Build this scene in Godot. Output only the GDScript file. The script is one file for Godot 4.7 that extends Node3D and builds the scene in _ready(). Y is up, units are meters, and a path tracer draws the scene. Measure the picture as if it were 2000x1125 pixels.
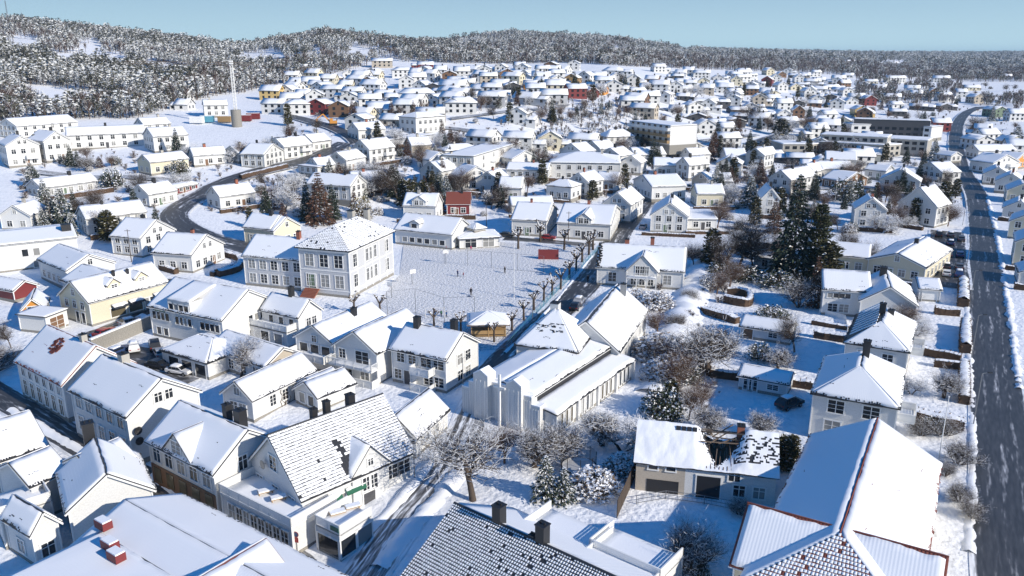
extends Node3D
# Snowy hillside town seen from a drone. World: x right, y up, camera looks along -z, metres.

const FPX := 1555.0
const PITCH := 16.22
const CAM_H := 48.0
var rng := RandomNumberGenerator.new()
var noi := FastNoiseLite.new()
var cam: Camera3D
var M := {}
var mesh_cache := {}
var used_names := {}

# ---------------------------------------------------------------- terrain
const TU := [-0.8, -0.58, -0.32, -0.22, -0.15, 0.0, 0.12, 0.25, 0.42, 0.55, 0.8]
const TD := [0.0, 70.0, 105.0, 150.0, 200.0, 240.0, 290.0, 340.0, 380.0, 420.0, 520.0, 650.0, 800.0, 1000.0, 1500.0, 2500.0, 5000.0, 9000.0]
const TH := [
	[-3, -3, -2.5, -1.75, -1, 0, 0, 0, 0, 0, 0],
	[-3, -3, -2.5, -1.75, -1, 0, 0, 0, 0, 0, 0],
	[-1, -1, -0.7, -0.35, 0, 0, 0, 0, 0, 0, 0],
	[0, 0, 0, 0, 0, 0, 0, 0, 0, 0, 0],
	[3, 2, 1, 0.5, 0, 0, 0, 0, 0, 0, 0],
	[8, 7, 4, 2.5, 1, 1, 0, 0, 0, 0, 0],
	[14, 13, 12, 10, 8, 4, 2, 2, 1, 1, 1],
	[20, 19, 17, 16.5, 16, 12, 6, 4, 3, 2, 2],
	[26, 24, 20, 20.5, 21, 21, 15, 7, 4, 3, 3],
	[34, 30, 22, 22.5, 23, 27, 24, 11, 5, 4, 4],
	[48, 42, 27, 27.5, 28, 33, 32, 17, 8, 6, 6],
	[64, 58, 36, 38, 38, 38, 38, 23, 12, 9, 8],
	[78, 72, 48, 56, 54, 42, 42, 30, 18, 12, 11],
	[90, 85, 57, 74, 64, 50, 48, 36, 26, 18, 16],
	[80, 78, 58, 59, 60, 84, 74, 46, 38, 30, 28],
	[70, 68, 58, 58, 58, 80, 74, 62, 52, 46, 52],
	[60, 60, 60, 60, 60, 70, 70, 68, 66, 68, 78],
	[40, 40, 40, 40, 40, 40, 40, 40, 40, 40, 40]]

func th(x: float, z: float) -> float:
	var d := -z
	var u: float = clampf(x / maxf(d, 60.0), -0.7999, 0.7999)
	d = clampf(d, 0.0, 8990.0)
	var i := 0
	while TD[i + 1] <= d: i += 1
	var j := 0
	while TU[j + 1] <= u: j += 1
	var fd: float = (d - TD[i]) / (TD[i + 1] - TD[i])
	var fu: float = (u - TU[j]) / (TU[j + 1] - TU[j])
	return lerpf(lerpf(TH[i][j], TH[i][j + 1], fu), lerpf(TH[i + 1][j], TH[i + 1][j + 1], fu), fd)

func ray(px: float, py: float) -> Vector3:
	var p := deg_to_rad(PITCH)
	var y := -(py - 562.5) / FPX
	return Vector3((px - 1000.0) / FPX, y * cos(p) - sin(p), -(cos(p) + y * sin(p)))

# the point where the sight line through a pixel of the photograph meets the terrain (plus h)
func at(px: float, py: float, h := 0.0) -> Vector3:
	var d := ray(px, py)
	var o := Vector3(0, CAM_H, 0)
	var t := 20.0
	var prev := t
	while t < 9000.0:
		var p := o + d * t
		if p.y < th(p.x, p.z) + h:
			var a := prev
			var b := t
			for k in 18:
				var m := (a + b) * 0.5
				p = o + d * m
				if p.y < th(p.x, p.z) + h: b = m
				else: a = m
			return o + d * b
		prev = t
		t *= 1.015
	return o + d * 9000.0

func at_y(px: float, py: float, y: float) -> Vector3:
	var d := ray(px, py)
	return Vector3(0, CAM_H, 0) + d * ((y - CAM_H) / d.y)

func to_px(p: Vector3) -> Vector2:
	var a := deg_to_rad(PITCH)
	var q := p - Vector3(0, CAM_H, 0)
	var dep := -q.z * cos(a) - q.y * sin(a)
	var up := q.y * cos(a) - q.z * sin(a)
	return Vector2(1000.0 + FPX * q.x / dep, 562.5 - FPX * up / dep)

func depth_of(p: Vector3) -> float:
	var a := deg_to_rad(PITCH)
	return -p.z * cos(a) - (p.y - CAM_H) * sin(a)

# ---------------------------------------------------------------- naming
func numbered(n: String) -> String:
	if not used_names.has(n):
		used_names[n] = 0
		return n
	used_names[n] += 1
	return "%s_%03d" % [n, used_names[n]]

func tag(o, label: String, category: String, group := ""):
	o.set_meta("label", label)
	o.set_meta("category", category)
	if group != "": o.set_meta("group", group)
	return o

func thing(called: String, label: String, category: String, xf := Transform3D(), group := ""):
	var o := Node3D.new()
	o.name = numbered(called)
	add_child(o)
	o.transform = xf
	return tag(o, label, category, group)

func part(parent, called: String, mesh: Mesh, mat: Material, xf := Transform3D()) -> MeshInstance3D:
	var o := MeshInstance3D.new()
	o.name = called if parent != self else numbered(called)
	o.mesh = mesh
	if mat: o.material_override = mat
	o.transform = xf
	parent.add_child(o, true)
	return o

func struct(called: String, mesh: Mesh, mat: Material, xf := Transform3D()):
	var o := part(self, called, mesh, mat, xf)
	o.set_meta("kind", "structure")
	return o

func copy_of(o, xf: Transform3D, label := "", group := ""):
	var c = o.duplicate()
	c.name = numbered(o.get_meta("stem"))
	add_child(c)
	c.transform = xf
	if label != "": c.set_meta("label", label)
	if group != "": c.set_meta("group", group)
	return c

# ---------------------------------------------------------------- mesh helpers
func new_st() -> SurfaceTool:
	var st := SurfaceTool.new()
	st.begin(Mesh.PRIMITIVE_TRIANGLES)
	return st

# convex polygon, counter-clockwise seen from outside; uv in metres along its first edge
func poly(st: SurfaceTool, p: Array, col = null):
	var n: Vector3 = Vector3.ZERO
	for k in range(1, p.size() - 1): n += (p[k] - p[0]).cross(p[k + 1] - p[0])
	if n.length_squared() < 1e-12: return
	n = n.normalized()
	var ux: Vector3 = (p[1] - p[0])
	if ux.length_squared() < 1e-9: ux = p[2] - p[0]
	ux = ux.normalized()
	var uy := n.cross(ux)
	for k in range(1, p.size() - 1):
		for q in [p[0], p[k + 1], p[k]]:
			st.set_normal(n)
			st.set_uv(Vector2((q - p[0]).dot(ux), -(q - p[0]).dot(uy)))
			if col != null: st.set_color(col)
			st.add_vertex(q)

func box(st: SurfaceTool, c: Vector3, s: Vector3, b := Basis(), col = null):
	var h := s * 0.5
	var v := []
	for k in 8:
		v.append(c + b * Vector3(h.x if k & 1 else -h.x, h.y if k & 2 else -h.y, h.z if k & 4 else -h.z))
	for f in [[4, 5, 7, 6], [1, 0, 2, 3], [5, 1, 3, 7], [0, 4, 6, 2], [6, 7, 3, 2], [0, 1, 5, 4]]:
		poly(st, [v[f[0]], v[f[1]], v[f[2]], v[f[3]]], col)

# a bar from a to b, w wide, t thick, its upper face towards up
func bar(st: SurfaceTool, a: Vector3, b: Vector3, w: float, t: float, up := Vector3.UP):
	var d := b - a
	if d.length() < 1e-4: return
	var x := d.normalized()
	if absf(x.dot(up)) > 0.97: up = Vector3.RIGHT
	var z := x.cross(up).normalized()
	box(st, (a + b) * 0.5, Vector3(d.length(), t, w), Basis(x, z.cross(x), z))

func tube(st: SurfaceTool, a: Vector3, b: Vector3, ra: float, rb: float, n := 6, col = null, cap := false):
	var d := (b - a)
	if d.length() < 1e-5: return
	d = d.normalized()
	var s := Vector3.UP if absf(d.y) < 0.9 else Vector3.RIGHT
	var x := d.cross(s).normalized()
	var z := d.cross(x)
	for k in n:
		var t0 := TAU * k / n
		var t1 := TAU * (k + 1) / n
		var n0 := x * cos(t0) + z * sin(t0)
		var n1 := x * cos(t1) + z * sin(t1)
		var q := [[a + n0 * ra, n0], [b + n0 * rb, n0], [b + n1 * rb, n1], [a + n0 * ra, n0], [b + n1 * rb, n1], [a + n1 * ra, n1]]
		for e in q:
			st.set_normal(e[1])
			st.set_uv(Vector2(0, 0))
			if col != null: st.set_color(col)
			st.add_vertex(e[0])
		if cap and rb > 0.001:
			for e in [b, b + n1 * rb, b + n0 * rb]:
				st.set_normal(d)
				st.set_uv(Vector2(0, 0))
				if col != null: st.set_color(col)
				st.add_vertex(e)

func done(st: SurfaceTool) -> ArrayMesh:
	return st.commit()

func box_mesh(s: Vector3) -> ArrayMesh:
	var key := "b%.2f,%.2f,%.2f" % [s.x, s.y, s.z]
	if not mesh_cache.has(key):
		var st := new_st()
		box(st, Vector3.ZERO, s)
		mesh_cache[key] = done(st)
	return mesh_cache[key]

# ---------------------------------------------------------------- materials
func mat(c: Color, rough := 0.85) -> StandardMaterial3D:
	var m := StandardMaterial3D.new()
	m.albedo_color = c.linear_to_srgb()
	m.roughness = rough
	return m

func noise_tex(freq: float, ramp: Array, seed_ := 1, size := 512, oct := 4, as_normal := false, bump := 2.0) -> NoiseTexture2D:
	var n := FastNoiseLite.new()
	n.seed = seed_
	n.noise_type = FastNoiseLite.TYPE_SIMPLEX_SMOOTH
	n.frequency = freq
	n.fractal_octaves = oct
	var t := NoiseTexture2D.new()
	t.width = size
	t.height = size
	t.seamless = true
	t.noise = n
	t.as_normal_map = as_normal
	t.bump_strength = bump
	if ramp.size() > 0:
		var g := Gradient.new()
		var off := PackedFloat32Array()
		var cols := PackedColorArray()
		for r in ramp:
			off.append(r[0])
			cols.append(Color(r[1], r[2], r[3]))
		g.offsets = off
		g.colors = cols
		t.color_ramp = g
	return t

func board_tex(vertical: bool, n: int) -> ImageTexture:
	# height profile of overlapping cladding boards: n boards per tile
	var im := Image.create(128, 128, true, Image.FORMAT_RGB8)
	for y in 128:
		for x in 128:
			var t: float = (x if vertical else y) / 128.0 * n
			var f := t - floorf(t)
			var h := 0.35 + 0.5 * f
			if f < 0.12: h = 0.1
			if vertical: h = 0.3 if (f < 0.25) else 0.75
			im.set_pixel(x, y, Color(h, h, h))
	im.bump_map_to_normal_map(2.0)
	im.generate_mipmaps()
	return ImageTexture.create_from_image(im)

func make_materials():
	var snow := mat(Color(0.88, 0.89, 0.91), 0.75)
	snow.uv1_triplanar = true
	snow.uv1_world_triplanar = true
	snow.uv1_scale = Vector3(0.35, 0.35, 0.35)
	snow.normal_enabled = true
	snow.normal_texture = noise_tex(0.02, [], 3, 512, 5, true, 4.0)
	snow.normal_scale = 0.5
	M.snow = snow
	var gs := mat(Color(1, 1, 1), 0.8)
	gs.albedo_texture = noise_tex(0.012, [[0.0, 0.86, 0.87, 0.89], [0.35, 0.94, 0.945, 0.955], [1.0, 0.97, 0.972, 0.98]], 9, 512, 6)
	gs.uv1_triplanar = true
	gs.uv1_world_triplanar = true
	gs.uv1_scale = Vector3(0.06, 0.06, 0.06)
	gs.normal_enabled = true
	gs.normal_texture = noise_tex(0.03, [], 5, 512, 6, true, 5.0)
	gs.normal_scale = 0.8
	M.ground = gs
	# trodden snow of the school yard: flecks of bare ground in the snow
	var ty := mat(Color(1, 1, 1), 0.85)
	ty.albedo_texture = noise_tex(0.05, [[0.0, 0.55, 0.54, 0.53], [0.36, 0.76, 0.76, 0.755], [0.52, 0.92, 0.92, 0.93], [1.0, 0.97, 0.97, 0.98]], 12, 1024, 5)
	ty.uv1_triplanar = true
	ty.uv1_world_triplanar = true
	ty.uv1_scale = Vector3(0.045, 0.045, 0.045)
	ty.normal_enabled = true
	ty.normal_texture = noise_tex(0.05, [], 15, 512, 5, true, 3.0)
	M.trodden = ty
	var rib := mat(Color(0.88, 0.89, 0.91), 0.75)   # snow lying over tiles, their ribs showing through
	rib.normal_enabled = true
	var im := Image.create(64, 64, true, Image.FORMAT_RGB8)
	for y in 64:
		for x in 64:
			var hx := 0.5 + 0.5 * sin(TAU * x / 64.0)
			var hy := 1.0 - y / 64.0
			var h := 0.55 * hx + 0.3 * hy
			im.set_pixel(x, y, Color(h, h, h))
	im.bump_map_to_normal_map(3.0)
	im.generate_mipmaps()
	rib.normal_texture = ImageTexture.create_from_image(im)
	rib.normal_scale = 0.9
	rib.uv1_scale = Vector3(3.2, 2.6, 1)
	M.snow_rib = rib
	var boards_h := board_tex(false, 8)
	var boards_v := board_tex(true, 8)
	var weather := noise_tex(0.02, [[0.0, 0.92, 0.92, 0.915], [0.5, 0.97, 0.97, 0.97], [1.0, 1, 1, 1]], 21, 256, 5)
	for w in [["white", Color(0.73, 0.73, 0.715)], ["grey", Color(0.56, 0.57, 0.59)], ["cream", Color(0.72, 0.66, 0.5)], ["yellow", Color(0.7, 0.5, 0.2)], ["orange", Color(0.66, 0.29, 0.05)], ["red", Color(0.2, 0.03, 0.03)], ["brown", Color(0.2, 0.11, 0.06)], ["dark", Color(0.07, 0.07, 0.075)], ["beige", Color(0.5, 0.44, 0.36)], ["blue", Color(0.45, 0.6, 0.68)], ["green", Color(0.14, 0.2, 0.13)], ["stone", Color(0.4, 0.38, 0.34)], ["wood", Color(0.42, 0.27, 0.12)]]:
		var m := mat(w[1], 0.6)
		m.uv1_triplanar = true
		m.uv1_scale = Vector3(0.8, 0.8, 0.8)
		if w[0] != "stone":
			m.normal_enabled = true
			var vert: bool = w[0] in ["brown", "dark", "orange", "wood", "red"]
			m.normal_texture = boards_v if vert else boards_h
			m.normal_scale = 0.35
			m.albedo_texture = weather
		M[w[0]] = m
	M.trim = mat(Color(0.8, 0.8, 0.78), 0.5)
	M.tile_black = mat(Color(0.035, 0.036, 0.04), 0.45)
	M.tile_red = mat(Color(0.2, 0.055, 0.035), 0.7)
	M.tile_grey = mat(Color(0.13, 0.13, 0.135), 0.6)
	M.black = mat(Color(0.02, 0.02, 0.022), 0.5)
	M.metal = mat(Color(0.25, 0.26, 0.27), 0.4)
	M.metal.metallic = 0.6
	M.concrete = mat(Color(0.38, 0.36, 0.32), 0.9)
	M.concrete.albedo_texture = noise_tex(0.02, [[0.0, 0.7, 0.7, 0.7], [1.0, 1, 1, 1]], 31, 256, 5)
	M.concrete.uv1_triplanar = true
	M.brick = mat(Color(0.3, 0.11, 0.07), 0.85)
	M.glass = mat(Color(0.022, 0.026, 0.032), 0.08)
	M.glass_pale = mat(Color(0.26, 0.26, 0.25), 0.25)
	M.glass_warm = mat(Color(0.12, 0.1, 0.06), 0.15)
	M.awning = mat(Color(0.03, 0.035, 0.045), 0.8)
	M.awning_green = mat(Color(0.02, 0.12, 0.07), 0.8)
	M.sign_green = mat(Color(0.02, 0.13, 0.09), 0.5)
	M.bark = mat(Color(0.075, 0.055, 0.042), 0.9)
	M.bark_pale = mat(Color(0.16, 0.12, 0.09), 0.9)
	M.twig_brown = mat(Color(0.12, 0.07, 0.045), 0.9)
	M.leaf = mat(Color(1, 1, 1), 0.85)
	M.leaf.vertex_color_use_as_albedo = true
	M.hedge = mat(Color(0.06, 0.035, 0.02), 0.95)
	M.blue_paint = mat(Color(0.1, 0.32, 0.42), 0.5)
	M.skin = mat(Color(0.5, 0.32, 0.24), 0.6)
	M.car_glass = mat(Color(0.015, 0.017, 0.02), 0.06)
	M.rubber = mat(Color(0.02, 0.02, 0.02), 0.9)
	M.lamp_red = mat(Color(0.35, 0.02, 0.02), 0.3)
	for c in [["c_black", Color(0.012, 0.012, 0.014)], ["c_white", Color(0.7, 0.7, 0.7)], ["c_silver", Color(0.35, 0.36, 0.38)], ["c_red", Color(0.3, 0.02, 0.02)], ["c_blue", Color(0.03, 0.06, 0.16)], ["c_grey", Color(0.09, 0.09, 0.1)], ["c_yellow", Color(0.6, 0.42, 0.03)]]:
		var m := mat(c[1], 0.3)
		m.clearcoat_enabled = true
		m.clearcoat = 0.6
		M[c[0]] = m
	# asphalt with slush and packed snow drawn out along the wheel tracks
	M.road_main = road_mat(41, 0.42, Color(0.065, 0.066, 0.07))
	M.road_side = road_mat(43, 0.53, Color(0.055, 0.053, 0.052))
	M.road_snowy = road_mat(47, 0.85, Color(0.08, 0.074, 0.068))

func road_mat(sd: int, amount: float, asphalt: Color) -> StandardMaterial3D:
	# u across the road (0..1), v along it; wheel tracks are worn to the asphalt, slush stays between and beside them
	var n := FastNoiseLite.new()
	n.seed = sd
	n.frequency = 0.03
	n.fractal_octaves = 5
	var im := Image.create(128, 1024, true, Image.FORMAT_RGB8)
	for y in 1024:
		for x in 128:
			var u := x / 127.0
			var a := TAU * y / 1024.0
			var s := n.get_noise_3d(x * 1.9, 14.0 * cos(a), 14.0 * sin(a))
			var f := n.get_noise_3d(x * 4.0 + 900.0, 90.0 * cos(a), 90.0 * sin(a))
			var tracks := 0.0
			for c in [0.2, 0.38, 0.62, 0.8]:
				tracks = maxf(tracks, exp(-pow((u - c) / 0.065, 2.0)))
			var edge := smoothstep(0.08, 0.0, minf(u, 1.0 - u))
			var w := amount * 0.62 - 0.2 * tracks + 0.34 * s + 0.24 * f + edge * 0.8
			var k := smoothstep(0.18, 0.62, w)
			var slush := Color(0.3, 0.3, 0.31)
			var c2 := asphalt.lerp(slush, smoothstep(0.0, 0.6, k))
			c2 = c2.lerp(Color(0.82, 0.83, 0.85), smoothstep(0.6, 1.0, k))
			c2 = c2 * (1.0 + 0.5 * f)
			im.set_pixel(x, y, c2.clamp().linear_to_srgb())
	im.generate_mipmaps()
	var m := StandardMaterial3D.new()
	m.albedo_texture = ImageTexture.create_from_image(im)
	m.roughness = 0.5
	return m

# ---------------------------------------------------------------- building blocks of houses
# snow lying on a roof face a,b (eave) c,d (ridge); c may equal d
func snow_sheet(st: SurfaceTool, a: Vector3, b: Vector3, c: Vector3, d: Vector3, t: float, nu: int, nv: int, ins: Array, sd: float):
	var n := (b - a).cross(c - a).normalized()
	var le := maxf(a.distance_to(b), 0.1)
	var sl := maxf(((a + b) * 0.5).distance_to((c + d) * 0.5), 0.1)
	var grid := []
	var base := []
	for j in nv + 1:
		var row := []
		var brow := []
		for i in nu + 1:
			var u := float(i) / nu
			var v := float(j) / nv
			var eu := minf(u, 1.0 - u) * le
			var wob := noi.get_noise_2d(u * le * 16.0 + sd * 31.0, sd * 17.0 + v * 5.0) + 0.8 * noi.get_noise_2d(u * le * 70.0 + sd * 13.0, sd * 7.0)
			var vv: float = lerpf(maxf(0.01, ins[0] + 0.3 * wob) / sl, 1.0 - maxf(0.0, ins[1] * (1.0 + 1.2 * wob)) / sl, v)
			var uu: float = lerpf(ins[2] / le, 1.0 - ins[3] / le, u)
			var p := a.lerp(b, uu).lerp(d.lerp(c, uu), vv)
			var ev := minf(v, 1.0 - v * 0.999) * sl
			var k := smoothstep(0.0, 0.25, minf(eu, ev) + 0.05)
			var th_ := t * (0.8 + 0.2 * k) * (1.0 + 0.3 * noi.get_noise_2d(p.x * 9.0 + sd * 50.0, p.z * 9.0 + p.y * 6.0))
			row.append(p + n * th_)
			brow.append(p - n * 0.01)
		grid.append(row)
		base.append(brow)
	for j in nv:
		for i in nu:
			var q := [grid[j][i], grid[j][i + 1], grid[j + 1][i + 1], grid[j + 1][i]]
			var uvs := [Vector2(i, j), Vector2(i + 1, j), Vector2(i + 1, j + 1), Vector2(i, j + 1)]
			for e in [0, 2, 1, 0, 3, 2]:
				st.set_uv(Vector2(uvs[e].x / nu * le, -uvs[e].y / nv * sl))
				st.add_vertex(q[e])
	var rim := []
	for i in nu + 1: rim.append([grid[0][i], base[0][i]])
	for j in range(1, nv + 1): rim.append([grid[j][nu], base[j][nu]])
	for i in range(nu - 1, -1, -1): rim.append([grid[nv][i], base[nv][i]])
	for j in range(nv - 1, 0, -1): rim.append([grid[j][0], base[j][0]])
	for k in rim.size():
		var e = rim[k]
		var f = rim[(k + 1) % rim.size()]
		for q in [e[1], f[0], f[1], e[1], e[0], f[0]]:
			st.set_uv(Vector2.ZERO)
			st.add_vertex(q)

# roof faces of a block, each [a, b, c, d] counter-clockwise from outside with a-b the eave
func roof_faces(v: Dictionary) -> Array:
	var hl: float = v.L / 2.0
	var hw: float = v.W / 2.0
	var o: float = v.get("o", 0.4)
	var e: float = v.e
	var r: float = v.e + v.rise
	var t: String = v.t
	if t == "g" or t == "x":
		var span := hw if t == "g" else hl
		var dr: float = v.rise * o / span
		if t == "g":
			return [[Vector3(-hl - o, e - dr, hw + o), Vector3(hl + o, e - dr, hw + o), Vector3(hl + o, r, 0), Vector3(-hl - o, r, 0)],
				[Vector3(hl + o, e - dr, -hw - o), Vector3(-hl - o, e - dr, -hw - o), Vector3(-hl - o, r, 0), Vector3(hl + o, r, 0)]]
		return [[Vector3(-hl - o, e - dr, -hw - o), Vector3(-hl - o, e - dr, hw + o), Vector3(0, r, hw + o), Vector3(0, r, -hw - o)],
			[Vector3(hl + o, e - dr, hw + o), Vector3(hl + o, e - dr, -hw - o), Vector3(0, r, -hw - o), Vector3(0, r, hw + o)]]
	if t == "h" or t == "p":
		var A := Vector3(-hl - o, e, hw + o)
		var B := Vector3(hl + o, e, hw + o)
		var C := Vector3(hl + o, e, -hw - o)
		var D := Vector3(-hl - o, e, -hw - o)
		var ins: float = v.get("ins", 0.85)
		if t == "p":
			var P := Vector3(0, r, 0)
			return [[A, B, P, P], [B, C, P, P], [C, D, P, P], [D, A, P, P]]
		if hl >= hw:
			var k: float = hl - hw * ins
			return [[A, B, Vector3(k, r, 0), Vector3(-k, r, 0)], [B, C, Vector3(k, r, 0), Vector3(k, r, 0)], [C, D, Vector3(-k, r, 0), Vector3(k, r, 0)], [D, A, Vector3(-k, r, 0), Vector3(-k, r, 0)]]
		var k2: float = hw - hl * ins
		return [[A, B, Vector3(0, r, k2), Vector3(0, r, k2)], [B, C, Vector3(0, r, -k2), Vector3(0, r, k2)], [C, D, Vector3(0, r, -k2), Vector3(0, r, -k2)], [D, A, Vector3(0, r, k2), Vector3(0, r, -k2)]]
	if t == "q":   # gable at +x, hipped at -x
		var k3: float = -hl + hw * 0.85
		var dq: float = v.rise * o / hw
		return [[Vector3(-hl - o, e - dq, hw + o), Vector3(hl + o, e - dq, hw + o), Vector3(hl + o, r, 0), Vector3(k3, r, 0)],
			[Vector3(hl + o, e - dq, -hw - o), Vector3(-hl - o, e - dq, -hw - o), Vector3(k3, r, 0), Vector3(hl + o, r, 0)],
			[Vector3(-hl - o, e - dq, -hw - o), Vector3(-hl - o, e - dq, hw + o), Vector3(k3, r, 0), Vector3(k3, r, 0)]]
	if t == "s":   # single slope falling to the front
		return [[Vector3(-hl - o, e, hw + o), Vector3(hl + o, e, hw + o), Vector3(hl + o, r, -hw - o), Vector3(-hl - o, r, -hw - o)]]
	return [[Vector3(-hl - o, e, hw + o), Vector3(hl + o, e, hw + o), Vector3(hl + o, e, -hw - o), Vector3(-hl - o, e, -hw - o)]]

func wall_mesh(v: Dictionary) -> ArrayMesh:
	var st := new_st()
	var hl: float = v.L / 2.0
	var hw: float = v.W / 2.0
	var e: float = v.e
	var r: float = v.e + v.rise
	var b: float = -3.5
	var t: String = v.t
	var fr := [Vector3(-hl, b, hw), Vector3(hl, b, hw), Vector3(hl, e, hw), Vector3(-hl, e, hw)]
	var ri := [Vector3(hl, b, hw), Vector3(hl, b, -hw), Vector3(hl, e, -hw), Vector3(hl, e, hw)]
	var bk := [Vector3(hl, b, -hw), Vector3(-hl, b, -hw), Vector3(-hl, e, -hw), Vector3(hl, e, -hw)]
	var lf := [Vector3(-hl, b, -hw), Vector3(-hl, b, hw), Vector3(-hl, e, hw), Vector3(-hl, e, -hw)]
	if t == "g":
		ri = [ri[0], ri[1], ri[2], Vector3(hl, r, 0), ri[3]]
		lf = [lf[0], lf[1], lf[2], Vector3(-hl, r, 0), lf[3]]
	elif t == "q":
		ri = [ri[0], ri[1], ri[2], Vector3(hl, r, 0), ri[3]]
	elif t == "x":
		fr = [fr[0], fr[1], fr[2], Vector3(0, r, hw), fr[3]]
		bk = [bk[0], bk[1], bk[2], Vector3(0, r, -hw), bk[3]]
	elif t == "s":
		ri = [ri[0], ri[1], Vector3(hl, r, -hw), ri[3]]
		lf = [lf[0], lf[1], lf[2], Vector3(-hl, r, -hw)]
		bk = [bk[0], bk[1], Vector3(-hl, r, -hw), Vector3(hl, r, -hw)]
	for p in [fr, ri, bk, lf]: poly(st, p)
	if t == "f": poly(st, [Vector3(-hl, e, hw), Vector3(hl, e, hw), Vector3(hl, e, -hw), Vector3(-hl, e, -hw)])
	return done(st)

# two small boxes per roof face: the roof deck, with thickness
func deck_mesh(faces: Array, t := 0.16) -> ArrayMesh:
	var st := new_st()
	for f in faces:
		var p := [f[0], f[1], f[2]]
		if f[3].distance_to(f[2]) > 0.01: p.append(f[3])
		var q := []
		for x in p: q.append(x - Vector3(0, t, 0))
		poly(st, p)
		for k in p.size():
			var m: int = (k + 1) % p.size()
			poly(st, [q[k], q[m], p[m], p[k]])
		q.reverse()
		poly(st, q)
	return done(st)

func win_frame(w: float, h: float, style: String) -> ArrayMesh:
	var key := "w%.1f,%.1f%s" % [w, h, style]
	if mesh_cache.has(key): return mesh_cache[key]
	var st := new_st()
	var b := 0.16
	box(st, Vector3(0, h / 2 + b / 2, 0.045), Vector3(w + 2 * b + 0.1, b, 0.09))
	box(st, Vector3(0, -h / 2 - b / 2, 0.06), Vector3(w + 2 * b + 0.06, b * 0.8, 0.12))
	for s in [-1, 1]: box(st, Vector3(s * (w / 2 + b / 2), 0, 0.04), Vector3(b, h, 0.08))
	if style != "plain":
		box(st, Vector3(0, 0, 0.035), Vector3(0.09, h, 0.05))
	if style == "cross":
		box(st, Vector3(-w / 4 - 0.02, h * 0.17, 0.032), Vector3(w / 2 - 0.05, 0.07, 0.04))
		box(st, Vector3(w / 4 + 0.02, h * 0.17, 0.032), Vector3(w / 2 - 0.05, 0.07, 0.04))
	if style == "six":
		for s in [-1, 1]:
			for y in [-h / 6, h / 6]:
				box(st, Vector3(s * (w / 4 + 0.02), y, 0.03), Vector3(w / 2 - 0.05, 0.05, 0.035))
	mesh_cache[key] = done(st)
	return mesh_cache[key]

# windows in a row on a wall: side f/r/l/b of a block, foot of the panes at y
func windows(node, rel: Transform3D, v: Dictionary, side: String, n: int, y: float, w: float, h: float, x0 := 0.0, x1 := 1.0, style := "cross", far := false, glass := "glass"):
	var hl: float = v.L / 2.0
	var hw: float = v.W / 2.0
	var o: Vector3
	var dx: Vector3
	var nz: Vector3
	match side:
		"f":
			o = Vector3(-hl, 0, hw); dx = Vector3(2 * hl, 0, 0); nz = Vector3(0, 0, 1)
		"b":
			o = Vector3(hl, 0, -hw); dx = Vector3(-2 * hl, 0, 0); nz = Vector3(0, 0, -1)
		"r":
			o = Vector3(hl, 0, hw); dx = Vector3(0, 0, -2 * hw); nz = Vector3(1, 0, 0)
		_:
			o = Vector3(-hl, 0, -hw); dx = Vector3(0, 0, 2 * hw); nz = Vector3(-1, 0, 0)
	if not far and style != "plain":
		w *= 1.1
		h *= 1.12
	for i in n:
		var f: float = lerpf(x0, x1, (i + 0.5) / n)
		var p := o + dx * f + Vector3(0, y + h / 2, 0) + nz * 0.015
		var b := Basis(dx.normalized(), Vector3.UP, nz)
		if far:
			part(node, "window", box_mesh(Vector3(w, h, 0.06)), M[glass], rel * Transform3D(b, p))
		else:
			var fr := part(node, "window", win_frame(w, h, style), M.trim, rel * Transform3D(b, p))
			part(fr, "pane", box_mesh(Vector3(w, h, 0.03)), M["glass_pale" if glass == "glass" and rng.randf() < 0.22 else glass])

func auto_windows(node, rel, v: Dictionary, far: bool, sides := "frl"):
	var fl: int = maxi(1, int(round((v.e - 0.9) / 2.7)))
	var step: float = (v.e - 0.5) / fl
	for s in sides:
		var len_: float = v.L if s in ["f", "b"] else v.W
		var n: int = clampi(int(len_ / (3.4 if far else 2.9)), 1, 6)
		var gable: bool = (v.t == "g" and s in ["r", "l"]) or (v.t == "x" and s in ["f", "b"])
		for k in fl:
			windows(node, rel, v, s, n, 0.95 + k * step, 1.2 if not far else 1.3, 1.35, 0.06, 0.94, "cross", far)
		if gable and v.rise > 1.9:
			windows(node, rel, v, s, 2 if len_ > 8.0 and v.rise > 2.8 else 1, v.e + 0.25, 0.8, 1.0, 0.32, 0.68, "cross", far)

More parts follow.
